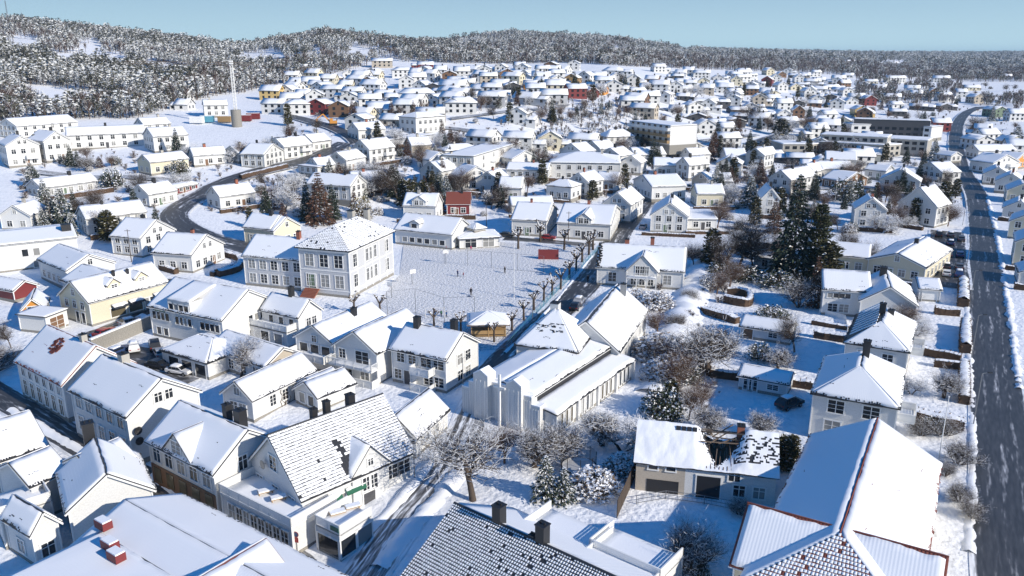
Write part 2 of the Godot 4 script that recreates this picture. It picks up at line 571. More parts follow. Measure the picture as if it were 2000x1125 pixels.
# one block of a house: walls, roof, snow on it, boards along the verges
func block(node, rel: Transform3D, v: Dictionary, far := false):
	var wm: Material = M[v.get("c", "white")]
	part(node, "wall", wall_mesh(v), wm, rel)
	var faces := roof_faces(v)
	var rm: Material = M[v.get("rc", "tile_black")]
	var rf := part(node, "roof", deck_mesh(faces), rm, rel)
	var sn: float = v.get("snow", 0.13)
	if sn > 0.0:
		var st := new_st()
		st.set_smooth_group(0)
		var skip: Array = v.get("bare", [])
		for k in faces.size():
			if k in skip: continue
			var f = faces[k]
			var nu: int = 3 if far else clampi(int(f[0].distance_to(f[1]) / 0.5), 4, 40)
			var nv: int = 3 if far else clampi(int(f[0].distance_to(f[3]) / 0.7), 4, 14)
			var rg: float = v.get("gap", 0.13 if not far else 0.1)
			snow_sheet(st, f[0], f[1], f[2], f[3], sn, nu, nv, [v.get("eg", 0.06), rg, v.get("sg", 0.09), v.get("sg", 0.09)], node.position.x + k * 7.3)
		st.generate_normals()
		part(rf, "roof_snow", done(st), M[v.get("sm", "snow_rib" if fmod(absf(node.position.x * 7.0), 10.0) < 6.5 and not far else "snow")])
	if not far and sn > 0.0 and v.t != "f" and depth_of((node.transform * rel).origin) < 190.0:
		var tn := new_st()
		for f in faces:
			var le: float = f[0].distance_to(f[1])
			var up: Vector3 = ((f[3] + f[2]) * 0.5 - (f[0] + f[1]) * 0.5).normalized()
			var dx: Vector3 = (f[1] - f[0]).normalized()
			var nn: Vector3 = dx.cross(up)
			var nb: int = int(le / 0.3)
			for k in nb:
				var g := noi.get_noise_2d(k * 9.0 + node.position.x * 40.0, f[0].z * 50.0)
				if rng.randf() > 0.5 + g: continue
				box(tn, f[0] + dx * ((k + 0.5) * 0.3) + up * rng.randf_range(0.06, 0.28) + nn * 0.09, Vector3(0.2, 0.07, rng.randf_range(0.1, 0.34)), Basis(dx, nn, dx.cross(nn)))
			# thin places in the snow where single tile courses show
			for k in int(le * 0.5):
				if rng.randf() > 0.35: continue
				var u := rng.randf_range(0.1, 0.9)
				var w := rng.randf_range(0.1, 0.85)
				var p: Vector3 = f[0].lerp(f[1], u).lerp(f[3].lerp(f[2], u), w)
				for j in rng.randi_range(1, 4):
					box(tn, p + dx * (j * 0.3 - 0.5) + nn * (sn + 0.005) + up * rng.randf_range(-0.1, 0.1), Vector3(rng.randf_range(0.12, 0.26), 0.03, rng.randf_range(0.05, 0.12)), Basis(dx, nn, dx.cross(nn)))
		part(rf, "exposed_tiles", done(tn), rm).set_meta("kind", "stuff")
	if not far and (v.t == "g" or v.t == "x"):
		# verge boards under the gable edges and gutters along the eaves
		for f in faces:
			for pr in [[f[0], f[3]], [f[1], f[2]]]:
				var tb := new_st()
				bar(tb, pr[0] - Vector3(0, 0.26, 0), pr[1] - Vector3(0, 0.26, 0), 0.05, 0.2)
				part(rf, "verge_board", done(tb), M.trim)
			var gt := new_st()
			tube(gt, f[0] - Vector3(0, 0.2, 0), f[1] - Vector3(0, 0.2, 0), 0.06, 0.06, 5)
			part(rf, "gutter", done(gt), M.trim)
	if not far:
		var fs := new_st()
		var hl: float = v.L / 2.0 + 0.04
		var hw: float = v.W / 2.0 + 0.04
		box(fs, Vector3(0, -1.55, 0), Vector3(hl * 2, 4.0, hw * 2))
		part(node, "foundation", done(fs), M.concrete, rel)
		for c in [[-1, 1], [1, 1], [1, -1], [-1, -1]]:
			part(node, "corner_board", box_mesh(Vector3(0.16, v.e - 0.55, 0.16)), M.trim, rel * Transform3D(Basis(), Vector3(c[0] * v.L / 2.0, v.e / 2.0 + 0.2, c[1] * v.W / 2.0)))
	return faces

func chimney(node, rel: Transform3D, p: Vector3, h := 1.5, s := 0.7, m := "black"):
	var st := new_st()
	box(st, Vector3(0, h / 2 - 0.6, 0), Vector3(s, h + 1.2, s))
	var c := part(node, "chimney", done(st), M[m], rel * Transform3D(Basis(), p))
	var s2 := new_st()
	box(s2, Vector3(0, h + 0.05, 0), Vector3(s + 0.14, 0.1, s + 0.14))
	for k in [-1, 1]: tube(s2, Vector3(k * s * 0.22, h + 0.1, 0), Vector3(k * s * 0.22, h + 0.3, 0), 0.1, 0.1, 6, null, true)
	part(c, "chimney_cap", done(s2), M.black)

func door(node, rel: Transform3D, v: Dictionary, side: String, f: float, m := "dark", w := 1.1, h := 2.1, y := 0.15):
	var p: Vector3
	var b: Basis
	match side:
		"f":
			p = Vector3(lerpf(-v.L / 2, v.L / 2, f), 0, v.W / 2); b = Basis()
		"r":
			p = Vector3(v.L / 2, 0, lerpf(v.W / 2, -v.W / 2, f)); b = Basis(Vector3(0, 0, -1), Vector3.UP, Vector3(1, 0, 0))
		_:
			p = Vector3(-v.L / 2, 0, lerpf(-v.W / 2, v.W / 2, f)); b = Basis(Vector3(0, 0, 1), Vector3.UP, Vector3(-1, 0, 0))
	var st := new_st()
	box(st, Vector3(0, h / 2, 0.03), Vector3(w, h, 0.06))
	var d := part(node, "door", done(st), M[m], rel * Transform3D(b, p + Vector3(0, y, 0)))
	var s2 := new_st()
	for k in [-1, 1]: box(s2, Vector3(k * (w / 2 + 0.07), h / 2, 0.05), Vector3(0.14, h + 0.1, 0.1))
	box(s2, Vector3(0, h + 0.12, 0.05), Vector3(w + 0.36, 0.14, 0.1))
	part(d, "door_frame", done(s2), M.trim)
	var s3 := new_st()
	box(s3, Vector3(w * 0.35, h * 0.48, 0.09), Vector3(0.14, 0.04, 0.05))
	part(d, "door_handle", done(s3), M.metal)

# deck with a boarded railing, in block coordinates: x0..x1, z0..z1 (z1 outer), floor at y
func balcony(node, rel: Transform3D, x0: float, x1: float, z0: float, z1: float, y: float, open := "", m := "trim", snow := true, slats := true):
	var st := new_st()
	box(st, Vector3((x0 + x1) / 2, y - 0.1, (z0 + z1) / 2), Vector3(x1 - x0, 0.2, z1 - z0))
	var b := part(node, "balcony", done(st), M[m], rel)
	if snow:
		var ss := new_st()
		ss.set_smooth_group(0)
		snow_sheet(ss, Vector3(x0 + 0.1, y + 0.005, z1 - 0.1), Vector3(x1 - 0.1, y + 0.005, z1 - 0.1), Vector3(x1 - 0.1, y + 0.005, z0), Vector3(x0 + 0.1, y + 0.005, z0), 0.16, 6, 5, [0.02, 0.02, 0.02, 0.02], x0)
		ss.generate_normals()
		part(b, "snow", done(ss), M.snow)
	var runs := []
	if not "f" in open: runs.append([Vector3(x0, y, z1), Vector3(x1, y, z1)])
	if not "l" in open: runs.append([Vector3(x0, y, z0), Vector3(x0, y, z1)])
	if not "r" in open: runs.append([Vector3(x1, y, z1), Vector3(x1, y, z0)])
	for r in runs:
		var rs := new_st()
		var d: Vector3 = r[1] - r[0]
		var n: int = maxi(1, int(d.length() / 1.6))
		for k in n + 1:
			box(rs, r[0] + d * (float(k) / n) + Vector3(0, 0.5, 0), Vector3(0.09, 1.0, 0.09))
		bar(rs, r[0] + Vector3(0, 1.03, 0), r[1] + Vector3(0, 1.03, 0), 0.14, 0.06)
		if slats:
			for k in 5: bar(rs, r[0] + Vector3(0, 0.14 + k * 0.18, 0), r[1] + Vector3(0, 0.14 + k * 0.18, 0), 0.03, 0.14)
		else:
			var kk: int = int(d.length() / 0.22)
			for k in kk: box(rs, r[0] + d * ((k + 0.5) / kk) + Vector3(0, 0.5, 0), Vector3(0.05, 1.0, 0.05))
		part(b, "railing", done(rs), M[m])
	return b

func dish(node, rel: Transform3D, p: Vector3, b: Basis, s := 0.45, m := "metal"):
	var st := new_st()
	for k in 10:
		var t0 := TAU * k / 10
		var t1 := TAU * (k + 1) / 10
		var r0 := Vector3(cos(t0) * s, sin(t0) * s, 0.12)
		var r1 := Vector3(cos(t1) * s, sin(t1) * s, 0.12)
		poly(st, [Vector3.ZERO, r0, r1])
		poly(st, [Vector3(0, 0, -0.03), r1 - Vector3(0, 0, 0.02), r0 - Vector3(0, 0, 0.02)])
	tube(st, Vector3(0, 0, -0.02), Vector3(0, 0, -0.35), 0.03, 0.03, 5)
	tube(st, Vector3(0, -s, 0.1), Vector3(0, 0, 0.5), 0.015, 0.015, 4)
	part(node, "satellite_dish", done(st), M[m], rel * Transform3D(b, p))

# the footprint of a block from three pixels at eave height (or two and a depth)
func vol(ax: float, ay: float, bx: float, by: float, W, e: float, rise: float, t: String, c := "white", extra := {}) -> Dictionary:
	var A := at(ax, ay, e)
	var B := at_y(bx, by, A.y)
	var x := (B - A)
	x.y = 0
	var L := x.length()
	x = x.normalized()
	var z := Vector3(-x.z, 0, x.x)
	if z.z < 0: z = -z
	# z points to the camera side
	x = Vector3.UP.cross(z)
	var wid: float
	if W is Array:
		var C := at_y(W[0], W[1], A.y)
		wid = absf((C - B).dot(z)) if W.size() < 3 else absf((C - A).dot(z))
	else:
		wid = W
	var mid := (A + B) * 0.5
	mid.y = A.y - e
	var v := {"L": L, "W": wid, "e": e, "rise": rise, "t": t, "c": c, "T": Transform3D(Basis(x, Vector3.UP, z), mid - z * wid * 0.5)}
	v.merge(extra, true)
	return v

func house(vols: Array, label: String, group := "", name_ := "house", cat := "house", auto := true, far := false):
	var T: Transform3D = vols[0].T
	var h = thing(name_, label, cat, T, group)
	for v in vols:
		v.rel = T.affine_inverse() * v.T
		block(h, v.rel, v, far)
		if auto and v.get("win", true): auto_windows(h, v.rel, v, far, v.get("sides", "frl"))
	return h

# tiled roof face with snow caught on each tile; dens(u, v) gives the share of tiles under snow
func tiled_face(node, rel: Transform3D, f: Array, m: String, tw: float, tl: float, snow_share: Callable, cover := Vector2(0.8, 0.78)):
	if not mesh_cache.has("tile"):
		var st := new_st()
		var prev := []
		for k in 5:
			var a := -0.5 + k / 4.0
			var hh := 0.16 * cos(a * 2.6)
			prev.append([Vector3(a, hh, 0.5), Vector3(a, hh - 0.1, -0.5)])
		for k in 4:
			poly(st, [prev[k][0], prev[k + 1][0], prev[k + 1][1], prev[k][1]])
			poly(st, [Vector3(prev[k][0].x, -0.12, 0.5), Vector3(prev[k + 1][0].x, -0.12, 0.5), prev[k + 1][0], prev[k][0]])
		mesh_cache["tile"] = done(st)
		var s2 := new_st()
		s2.set_smooth_group(0)
		var g := []
		for j in 4:
			var row := []
			for i in 4:
				var e: float = 0.0 if (i in [0, 3] or j in [0, 3]) else 1.0
				row.append(Vector3(-0.5 + i / 3.0, 0.02 + 0.2 * e, 0.5 - j / 3.0))
			g.append(row)
		for j in 3:
			for i in 3:
				for q in [g[j][i], g[j + 1][i + 1], g[j][i + 1], g[j][i], g[j + 1][i], g[j + 1][i + 1]]: s2.add_vertex(q)
		s2.generate_normals()
		mesh_cache["tile_snow"] = done(s2)
	var le: float = f[0].distance_to(f[1])
	var sl: float = ((f[0] + f[1]) * 0.5).distance_to((f[2] + f[3]) * 0.5)
	var n: Vector3 = (f[1] - f[0]).cross(f[2] - f[0]).normalized()
	var x: Vector3 = (f[1] - f[0]).normalized()
	var zdn: Vector3 = -(n.cross(x))
	var tl_x := []
	var sn_x := []
	var rows: int = int(sl / tl)
	for j in rows:
		var v: float = (j + 0.5) / rows
		var ra: Vector3 = f[0].lerp(f[3], v)
		var rb: Vector3 = f[1].lerp(f[2], v)
		var cols: int = int(round(ra.distance_to(rb) / tw))
		for i in cols:
			var u := (i + 0.5) / cols
			var p := ra.lerp(rb, u)
			var bs := Basis(x * tw, n * tw, zdn * tl * 1.08)
			tl_x.append(Transform3D(bs, p + n * 0.03))
			if rng.randf() < snow_share.call(u, v):
				var w := cover.x * rng.randf_range(0.9, 1.1)
				var l := cover.y * rng.randf_range(0.85, 1.12)
				sn_x.append(Transform3D(Basis(x * tw * w, n * tw * rng.randf_range(0.7, 1.2), zdn * tl * l), p + n * (0.03 + 0.15 * tw) - zdn * tl * (0.5 - l * 0.5)))
	for pr in [["roof_tiles", "tile", tl_x, M[m]], ["tile_snow", "tile_snow", sn_x, M.snow]]:
		var mm := MultiMesh.new()
		mm.transform_format = MultiMesh.TRANSFORM_3D
		mm.mesh = mesh_cache[pr[1]]
		mm.instance_count = pr[2].size()
		for k in pr[2].size(): mm.set_instance_transform(k, pr[2][k])
		var o := MultiMeshInstance3D.new()
		o.name = pr[0]
		o.multimesh = mm
		o.material_override = pr[3]
		o.transform = rel
		o.set_meta("kind", "stuff")
		node.add_child(o, true)

# ---------------------------------------------------------------- vegetation
func branch(st: SurfaceTool, sn: SurfaceTool, p: Vector3, d: Vector3, len_: float, r: float, lev: int, cfg: Dictionary, r2: RandomNumberGenerator):
	var segs := 3 if lev > 1 else 2
	var q := p
	var dir := d
	for s in segs:
		var nd: Vector3 = (dir + Vector3(r2.randf_range(-1, 1), r2.randf_range(-0.6, 1) * cfg.get("lift", 0.4), r2.randf_range(-1, 1)) * cfg.get("bend", 0.25)).normalized()
		var e: Vector3 = q + nd * len_ / segs
		var ra := r * (1.0 - 0.22 * s)
		var rb := r * (1.0 - 0.22 * (s + 1))
		tube(st, q, e, ra, rb, 6 if lev >= cfg.levels else (4 if lev > 1 else 3))
		if sn != null and absf(nd.y) < 0.86 and r2.randf() < cfg.get("snow", 0.8):
			var sr: float = cfg.get("sr", 0.006)
			var up := Vector3(0, ra * 0.7 + sr, 0)
			tube(sn, q + up, e + up, ra * 0.7 + sr, rb * 0.7 + sr, 4)
		if lev > 0:
			var kids: int = cfg.get("kids", 3)
			if lev == cfg.levels and s == 0: kids = 0
			for k in kids:
				var side := Vector3(r2.randf_range(-1, 1), r2.randf_range(-0.25, 0.7), r2.randf_range(-1, 1))
				side = (side - nd * side.dot(nd)).normalized()
				var bd: Vector3 = (nd * cfg.get("along", 0.55) + side).normalized()
				branch(st, sn, q.lerp(e, r2.randf_range(0.3, 1.0)), bd, len_ * r2.randf_range(0.5, 0.75), rb * 0.58, lev - 1, cfg, r2)
		q = e
		dir = nd

func bare_tree(cfg: Dictionary, called: String, bark: String):
	var r2 := RandomNumberGenerator.new()
	r2.seed = cfg.seed
	var st := new_st()
	var sn := new_st()
	var h: float = cfg.h
	var stems: int = cfg.get("stems", 1)
	for k in stems:
		var d := Vector3(r2.randf_range(-1, 1) * cfg.get("lean", 0.08), 1, r2.randf_range(-1, 1) * cfg.get("lean", 0.08)).normalized()
		var c2 := cfg.duplicate()
		branch(st, sn if cfg.get("snow", 0.8) > 0.0 else null, Vector3(0, -0.3, 0), d, h * cfg.get("trunk", 0.62), cfg.r, cfg.levels, c2, r2)
	var o := Node3D.new()
	part(o, "trunk_and_branches", done(st), M[bark])
	if cfg.get("snow", 0.8) > 0.0: part(o, "branch_snow", done(sn), M.snow).set_meta("kind", "stuff")
	o.set_meta("stem", called)
	o.set_meta("category", "tree" if not "bush" in called else "bush")
	return o

func pollard(sd: int):
	var r2 := RandomNumberGenerator.new()
	r2.seed = sd
	var st := new_st()
	var sn := new_st()
	tube(st, Vector3(0, -0.2, 0), Vector3(0.05, 2.5, 0), 0.24, 0.17, 7)
	for k in 6:
		var a := TAU * k / 6 + r2.randf_range(-0.3, 0.3)
		var b := Vector3(0.05, 2.2 + r2.randf_range(-0.3, 0.4), 0)
		var e := b + Vector3(cos(a) * r2.randf_range(0.7, 1.2), r2.randf_range(0.6, 1.5), sin(a) * r2.randf_range(0.7, 1.2))
		tube(st, b, e, 0.13, 0.11, 6)
		tube(sn, b.lerp(e, 0.3) + Vector3(0, 0.07, 0), e + Vector3(0, 0.06, 0), 0.1, 0.1, 5)
		# fist-like knuckle with short shoots
		for j in 7:
			var dd := Vector3(r2.randf_range(-1, 1), r2.randf_range(-0.3, 1), r2.randf_range(-1, 1)).normalized()
			tube(st, e - dd * 0.06, e + dd * r2.randf_range(0.2, 0.42), 0.13, 0.05, 5, null, true)
		tube(sn, e + Vector3(-0.1, 0.16, 0), e + Vector3(0.1, 0.2, 0), 0.11, 0.1, 5, null, true)
	var o := Node3D.new()
	part(o, "trunk_and_branches", done(st), M.bark)
	part(o, "branch_snow", done(sn), M.snow).set_meta("kind", "stuff")
	o.set_meta("stem", "pollarded_tree")
	o.set_meta("category", "tree")
	return o

func leaf_blade(st: SurfaceTool, p: Vector3, d: Vector3, w: float, col: Color, r2: RandomNumberGenerator):
	var s := d.cross(Vector3(r2.randf_range(-1, 1), r2.randf_range(-1, 1), r2.randf_range(-1, 1))).normalized() * w
	var n := s.cross(d).normalized()
	if n.y < 0:
		n = -n
		s = -s
	for q in [p - s, p + d, p + s]:
		st.set_normal(n)
		st.set_uv(Vector2.ZERO)
		st.set_color(col)
		st.add_vertex(q)

# conifer of many drooping sprays; snow lies as pads on top of the sprays
func conifer(sd: int, h: float, rad: float, col: Color, snow: float, whorls: int, per: int, blades: int, column := 0.0) -> Node3D:
	var r2 := RandomNumberGenerator.new()
	r2.seed = sd
	var tr := new_st()
	tube(tr, Vector3(0, -0.3, 0), Vector3(0, h * 0.95, 0), h * 0.018 + 0.05, 0.03, 6)
	var st := new_st()
	var sn := new_st()
	for w in whorls:
		var f := (w + r2.randf_range(-0.3, 0.3)) / whorls
		var y := h * (0.06 + 0.94 * f)
		var R := rad * lerpf(pow(1.0 - f, 0.85), sqrt(maxf(0.0, 1.0 - pow(f * 1.02, 3.0))), column) + 0.1
		for k in per:
			var a := TAU * (k + r2.randf()) / per
			var l := R * r2.randf_range(0.7, 1.12)
			var d := Vector3(cos(a), lerpf(-0.28, 0.5, column) + 0.25 * f, sin(a)).normalized()
			var b := Vector3(0, y, 0)
			tube(tr, b, b + d * l * 0.9, 0.03 + 0.02 * (1.0 - f), 0.01, 3)
			for j in blades:
				var t := sqrt(r2.randf_range(0.04, 1.0))
				var p := b + d * l * t + Vector3(r2.randf_range(-1, 1), r2.randf_range(-0.5, 0.4), r2.randf_range(-1, 1)) * (0.12 + 0.12 * l)
				var ld := (d + Vector3(r2.randf_range(-0.8, 0.8), r2.randf_range(-0.7, 0.3), r2.randf_range(-0.8, 0.8))).normalized() * (0.25 + 0.16 * l) * r2.randf_range(0.7, 1.3)
				var c := col * r2.randf_range(0.6, 1.4)
				leaf_blade(st, p, ld, 0.07 + 0.05 * l, Color(c.r, c.g, c.b), r2)
				if r2.randf() < snow:
					leaf_blade(sn, p + Vector3(0, 0.07, 0), ld * 0.95, 0.09 + 0.06 * l, Color(0.85, 0.86, 0.88), r2)
	var o := Node3D.new()
	part(o, "trunk", done(tr), M.bark)
	part(o, "crown", done(st), M.leaf).set_meta("kind", "stuff")
	if snow > 0.0: part(o, "crown_snow", done(sn), M.leaf).set_meta("kind", "stuff")
	o.set_meta("stem", "conifer")
	o.set_meta("category", "tree")
	return o

# shrub: short twigs in all directions, leaves and pads of snow
func shrub(sd: int, h: float, rad: float, col: Color, snow: float, n: int) -> Node3D:
	var r2 := RandomNumberGenerator.new()
	r2.seed = sd
	var tw := new_st()
	var st := new_st()
	for k in n:
		var a := r2.randf() * TAU
		var e := r2.randf_range(0.05, 1.0)
		var rr := rad * sqrt(1.0 - e * e * 0.8) * sqrt(r2.randf_range(0.15, 1.0))
		var p := Vector3(cos(a) * rr, h * e * r2.randf_range(0.75, 1.05), sin(a) * rr)
		if k % 5 == 0: tube(tw, Vector3(cos(a) * rr * 0.2, -0.1, sin(a) * rr * 0.2), p, 0.03, 0.012, 3)
		var d := Vector3(r2.randf_range(-1, 1), r2.randf_range(-0.2, 0.9), r2.randf_range(-1, 1)).normalized() * r2.randf_range(0.15, 0.4)
		var c := col * r2.randf_range(0.5, 1.5)
		if r2.randf() < snow:
			d.y *= 0.25
			leaf_blade(st, p + Vector3(0, 0.05, 0), d * 0.9, 0.12, Color(0.86, 0.87, 0.89), r2)
		else: leaf_blade(st, p, d, 0.07, Color(c.r, c.g, c.b), r2)
	var o := Node3D.new()
	part(o, "stems", done(tw), M.bark)
	part(o, "foliage", done(st), M.leaf).set_meta("kind", "stuff")
	o.set_meta("stem", "shrub")
	o.set_meta("category", "bush")
	return o

var plant_src := {}
func plant(kind: String, px: float, py: float, hpx: float, label: String, group := "", wide := 1.0):
	var p := at(px, py)
	var h := hpx * depth_of(p) / FPX / 0.96
	var src = plant_src[kind][0]
	var k: float = h / plant_src[kind][1]
	var b := Basis(Vector3.UP, rng.randf() * TAU).scaled(Vector3(k * wide, k, k * wide))
	var c = copy_of(src, Transform3D(b, p), label, group)
	c.set_meta("category", src.get_meta("category"))
	return c

# low-poly far tree for the woods: sprays of needles with pads of snow
func wood_tree(sd: int, kind: String) -> ArrayMesh:
	var r2 := RandomNumberGenerator.new()
	r2.seed = sd
	var st := new_st()
	tube(st, Vector3(0, -1, 0), Vector3(r2.randf_range(-0.3, 0.3), 8, 0), 0.2, 0.08, 4, Color(0.09, 0.06, 0.045))
	var n := 110
	for k in n:
		var f := r2.randf()
		var p: Vector3
		var d: Vector3
		var c: Color
		var a := r2.randf() * TAU
		if kind == "bare":
			p = Vector3(cos(a) * 0.3, 3.0 + 4.0 * f, sin(a) * 0.3)
			d = Vector3(cos(a) * 1.6, 2.2, sin(a) * 1.6) * r2.randf_range(0.6, 1.2)
			var g := r2.randf_range(0.7, 1.3)
			c = Color(0.1 * g, 0.065 * g, 0.05 * g) if r2.randf() < 0.75 else Color(0.6, 0.6, 0.62)
			leaf_blade(st, p, d, 0.11, c, r2)
			continue
		var pine := kind != "spruce"
		var y := lerpf(3.0 if pine else 0.8, 9.0, f)
		var R := (2.4 * sqrt(maxf(0.05, 1.0 - pow(absf(f - 0.45) / 0.6, 2.0)))) if pine else (2.3 * (1.0 - f) + 0.25)
		var rr := R * sqrt(r2.randf_range(0.1, 1.0))
		p = Vector3(cos(a) * rr, y, sin(a) * rr)
		d = Vector3(cos(a), r2.randf_range(-0.4, 0.5), sin(a)).normalized() * r2.randf_range(0.8, 1.6)
		var snowy := r2.randf() < (0.7 if kind == "snowpine" else (0.2 if kind == "pine" else 0.25))
		if snowy:
			c = Color(0.7, 0.71, 0.72)
			d.y = absf(d.y) * 0.2
			leaf_blade(st, p + Vector3(0, 0.2, 0), d, 0.44, c, r2)
		else:
			var g := r2.randf_range(0.6, 1.4)
			c = Color(0.1 * g, 0.1 * g, 0.075 * g)
			leaf_blade(st, p, d, 0.42, c, r2)
	return done(st)

func scatter(called: String, mesh: ArrayMesh, xs: Array, label: String, cat := "forest"):
	var mm := MultiMesh.new()
	mm.transform_format = MultiMesh.TRANSFORM_3D
	mm.mesh = mesh
	mm.instance_count = xs.size()
	for k in xs.size(): mm.set_instance_transform(k, xs[k])
	var o := MultiMeshInstance3D.new()
	o.name = numbered(called)
	o.multimesh = mm
	o.material_override = M.leaf
	o.set_meta("kind", "stuff")
	tag(o, label, cat)
	add_child(o)

# ---------------------------------------------------------------- ribbons: roads, banks of snow, hedges
func line_pts(px: Array, step := 3.0) -> Array:
	var w := []
	for p in px: w.append(at(p[0], p[1]))
	var out := []
	for k in w.size() - 1:
		var a: Vector3 = w[maxi(k - 1, 0)]
		var b: Vector3 = w[k]
		var c: Vector3 = w[k + 1]
		var d: Vector3 = w[mini(k + 2, w.size() - 1)]
		var n: int = maxi(1, int(b.distance_to(c) / step))
		for i in n:
			var t := float(i) / n
			out.append(b.cubic_interpolate(c, a, d, t))
	out.append(w[-1])
	return out

func side_of(pts: Array, k: int) -> Vector3:
	var d: Vector3 = pts[mini(k + 1, pts.size() - 1)] - pts[maxi(k - 1, 0)]
	d.y = 0
	d = d.normalized()
	return Vector3(-d.z, 0, d.x)

func road(called: String, px: Array, width: float, m: String, lift := 0.05, vlen := 45.0):
	var pts := line_pts(px)
	for p in pts: road_pts.append(Vector2(p.x, p.z))
	var st := new_st()
	st.set_smooth_group(0)
	var dist := 0.0
	var rows := []
	for k in pts.size():
		if k > 0: dist += pts[k].distance_to(pts[k - 1])
		var s := side_of(pts, k)
		var row := []
		for i in 5:
			var q: Vector3 = pts[k] + s * width * (0.5 - i / 4.0)
			q.y = th(q.x, q.z) + lift
			row.append([q, Vector2(i / 4.0, dist / vlen)])
		rows.append(row)
	for k in rows.size() - 1:
		for i in 4:
			var a = rows[k][i]; var b = rows[k][i + 1]; var c = rows[k + 1][i + 1]; var d = rows[k + 1][i]
			for e in [a, b, c, a, c, d]:
				st.set_normal(Vector3.UP)
				st.set_uv(e[1])
				st.add_vertex(e[0])
	struct(called, done(st), M[m])

# a ploughed bank of snow: lumpy ridge along a line
func bank(px: Array, w: float, h: float, called := "snow_bank", step := 0.7, rough := 1.0):
	var pts := line_pts(px, step)
	var st := new_st()
	st.set_smooth_group(0)
	var prof := [[-0.5, -0.05], [-0.3, 0.55], [-0.05, 1.0], [0.2, 0.7], [0.5, -0.05]]
	var rows := []
	for k in pts.size():
		var s := side_of(pts, k)
		var row := []
		for e in prof:
			var n := 0.8 + rough * (0.7 * noi.get_noise_2d(pts[k].x * 45.0 + e[0] * 60.0, pts[k].z * 45.0) + 0.9 * noi.get_noise_2d(pts[k].x * 11.0 + e[0] * 9.0, pts[k].z * 11.0))
			var q: Vector3 = pts[k] + s * w * e[0] * (0.6 + 0.5 * n)
			q.y = th(q.x, q.z) + maxf(e[1], -0.05) * h * clampf(n, 0.05, 1.7)
			row.append(q)
		rows.append(row)
	for k in rows.size() - 1:
		for i in prof.size() - 1:
			for q in [rows[k][i], rows[k + 1][i + 1], rows[k][i + 1], rows[k][i], rows[k + 1][i], rows[k + 1][i + 1]]: st.add_vertex(q)
	st.generate_normals()
	struct(called, done(st), M.snow)

func hedge(px: Array, w: float, h: float, label: String, group := "", body := "hedge", snow := 0.22):
	var pts := line_pts(px, 0.6)
	var o = thing("hedge", label, "hedge", Transform3D(Basis(), pts[0]), group)
	var st := new_st()
	var sn := new_st()
	sn.set_smooth_group(0)
	var r2 := RandomNumberGenerator.new()
	r2.seed = int(px[0][0] * 7 + px[0][1])
	var rows := []
	for k in pts.size():
		var s := side_of(pts, k)
		var b: Vector3 = pts[k] - pts[0]
		var hw := w * 0.5 * (1.0 + 0.25 * noi.get_noise_2d(pts[k].x * 30.0, pts[k].z * 30.0))
		var hh := h * (1.0 + 0.18 * noi.get_noise_2d(pts[k].x * 26.0 + 400.0, pts[k].z * 26.0))
		rows.append([b - s * hw, b + s * hw, hh])
		# leaves and twigs stand out of the body on both sides
		for j in int(46 * h):
			var sd: float = 1.0 if r2.randf() < 0.5 else -1.0
			var p := b + s * sd * hw * r2.randf_range(0.5, 1.0) + Vector3(0, r2.randf() * hh * 1.08, 0)
			leaf_blade(st, p, (s * sd + Vector3(r2.randf_range(-1, 1), r2.randf_range(-0.5, 1), r2.randf_range(-1, 1))).normalized() * r2.randf_range(0.18, 0.4), 0.08, Color(0.1, 0.062, 0.036) * r2.randf_range(0.5, 1.7), r2)
	for k in rows.size() - 1:
		var a = rows[k]
		var c = rows[k + 1]
		var up := Vector3(0, a[2], 0)
		var up2 := Vector3(0, c[2], 0)
		for q in [[a[0], c[0], c[0] + up2, a[0] + up], [c[1], a[1], a[1] + up, c[1] + up2]]: poly(st, q, Color(0.1, 0.062, 0.036))
		if k == 0: poly(st, [a[1], a[0], a[0] + up, a[1] + up], Color(0.1, 0.062, 0.036))
		if k == rows.size() - 2: poly(st, [c[0], c[1], c[1] + up2, c[0] + up2], Color(0.1, 0.062, 0.036))
		var s3 := Vector3(0, snow * (1.0 + 0.5 * noi.get_noise_2d(k * 19.0, px[0][0])), 0)
		var m0: Vector3 = (a[0] + a[1]) * 0.5 + up + s3
		var m1: Vector3 = (c[0] + c[1]) * 0.5 + up2 + s3
		for q in [[a[0] + up, m0, m1, c[0] + up2], [m0, a[1] + up, c[1] + up2, m1]]:
			for e in [0, 2, 1, 0, 3, 2]: sn.add_vertex(q[e])
	sn.generate_normals()
	part(o, "foliage", done(st), M.leaf)
	if snow > 0.0: part(o, "hedge_snow", done(sn), M.snow)

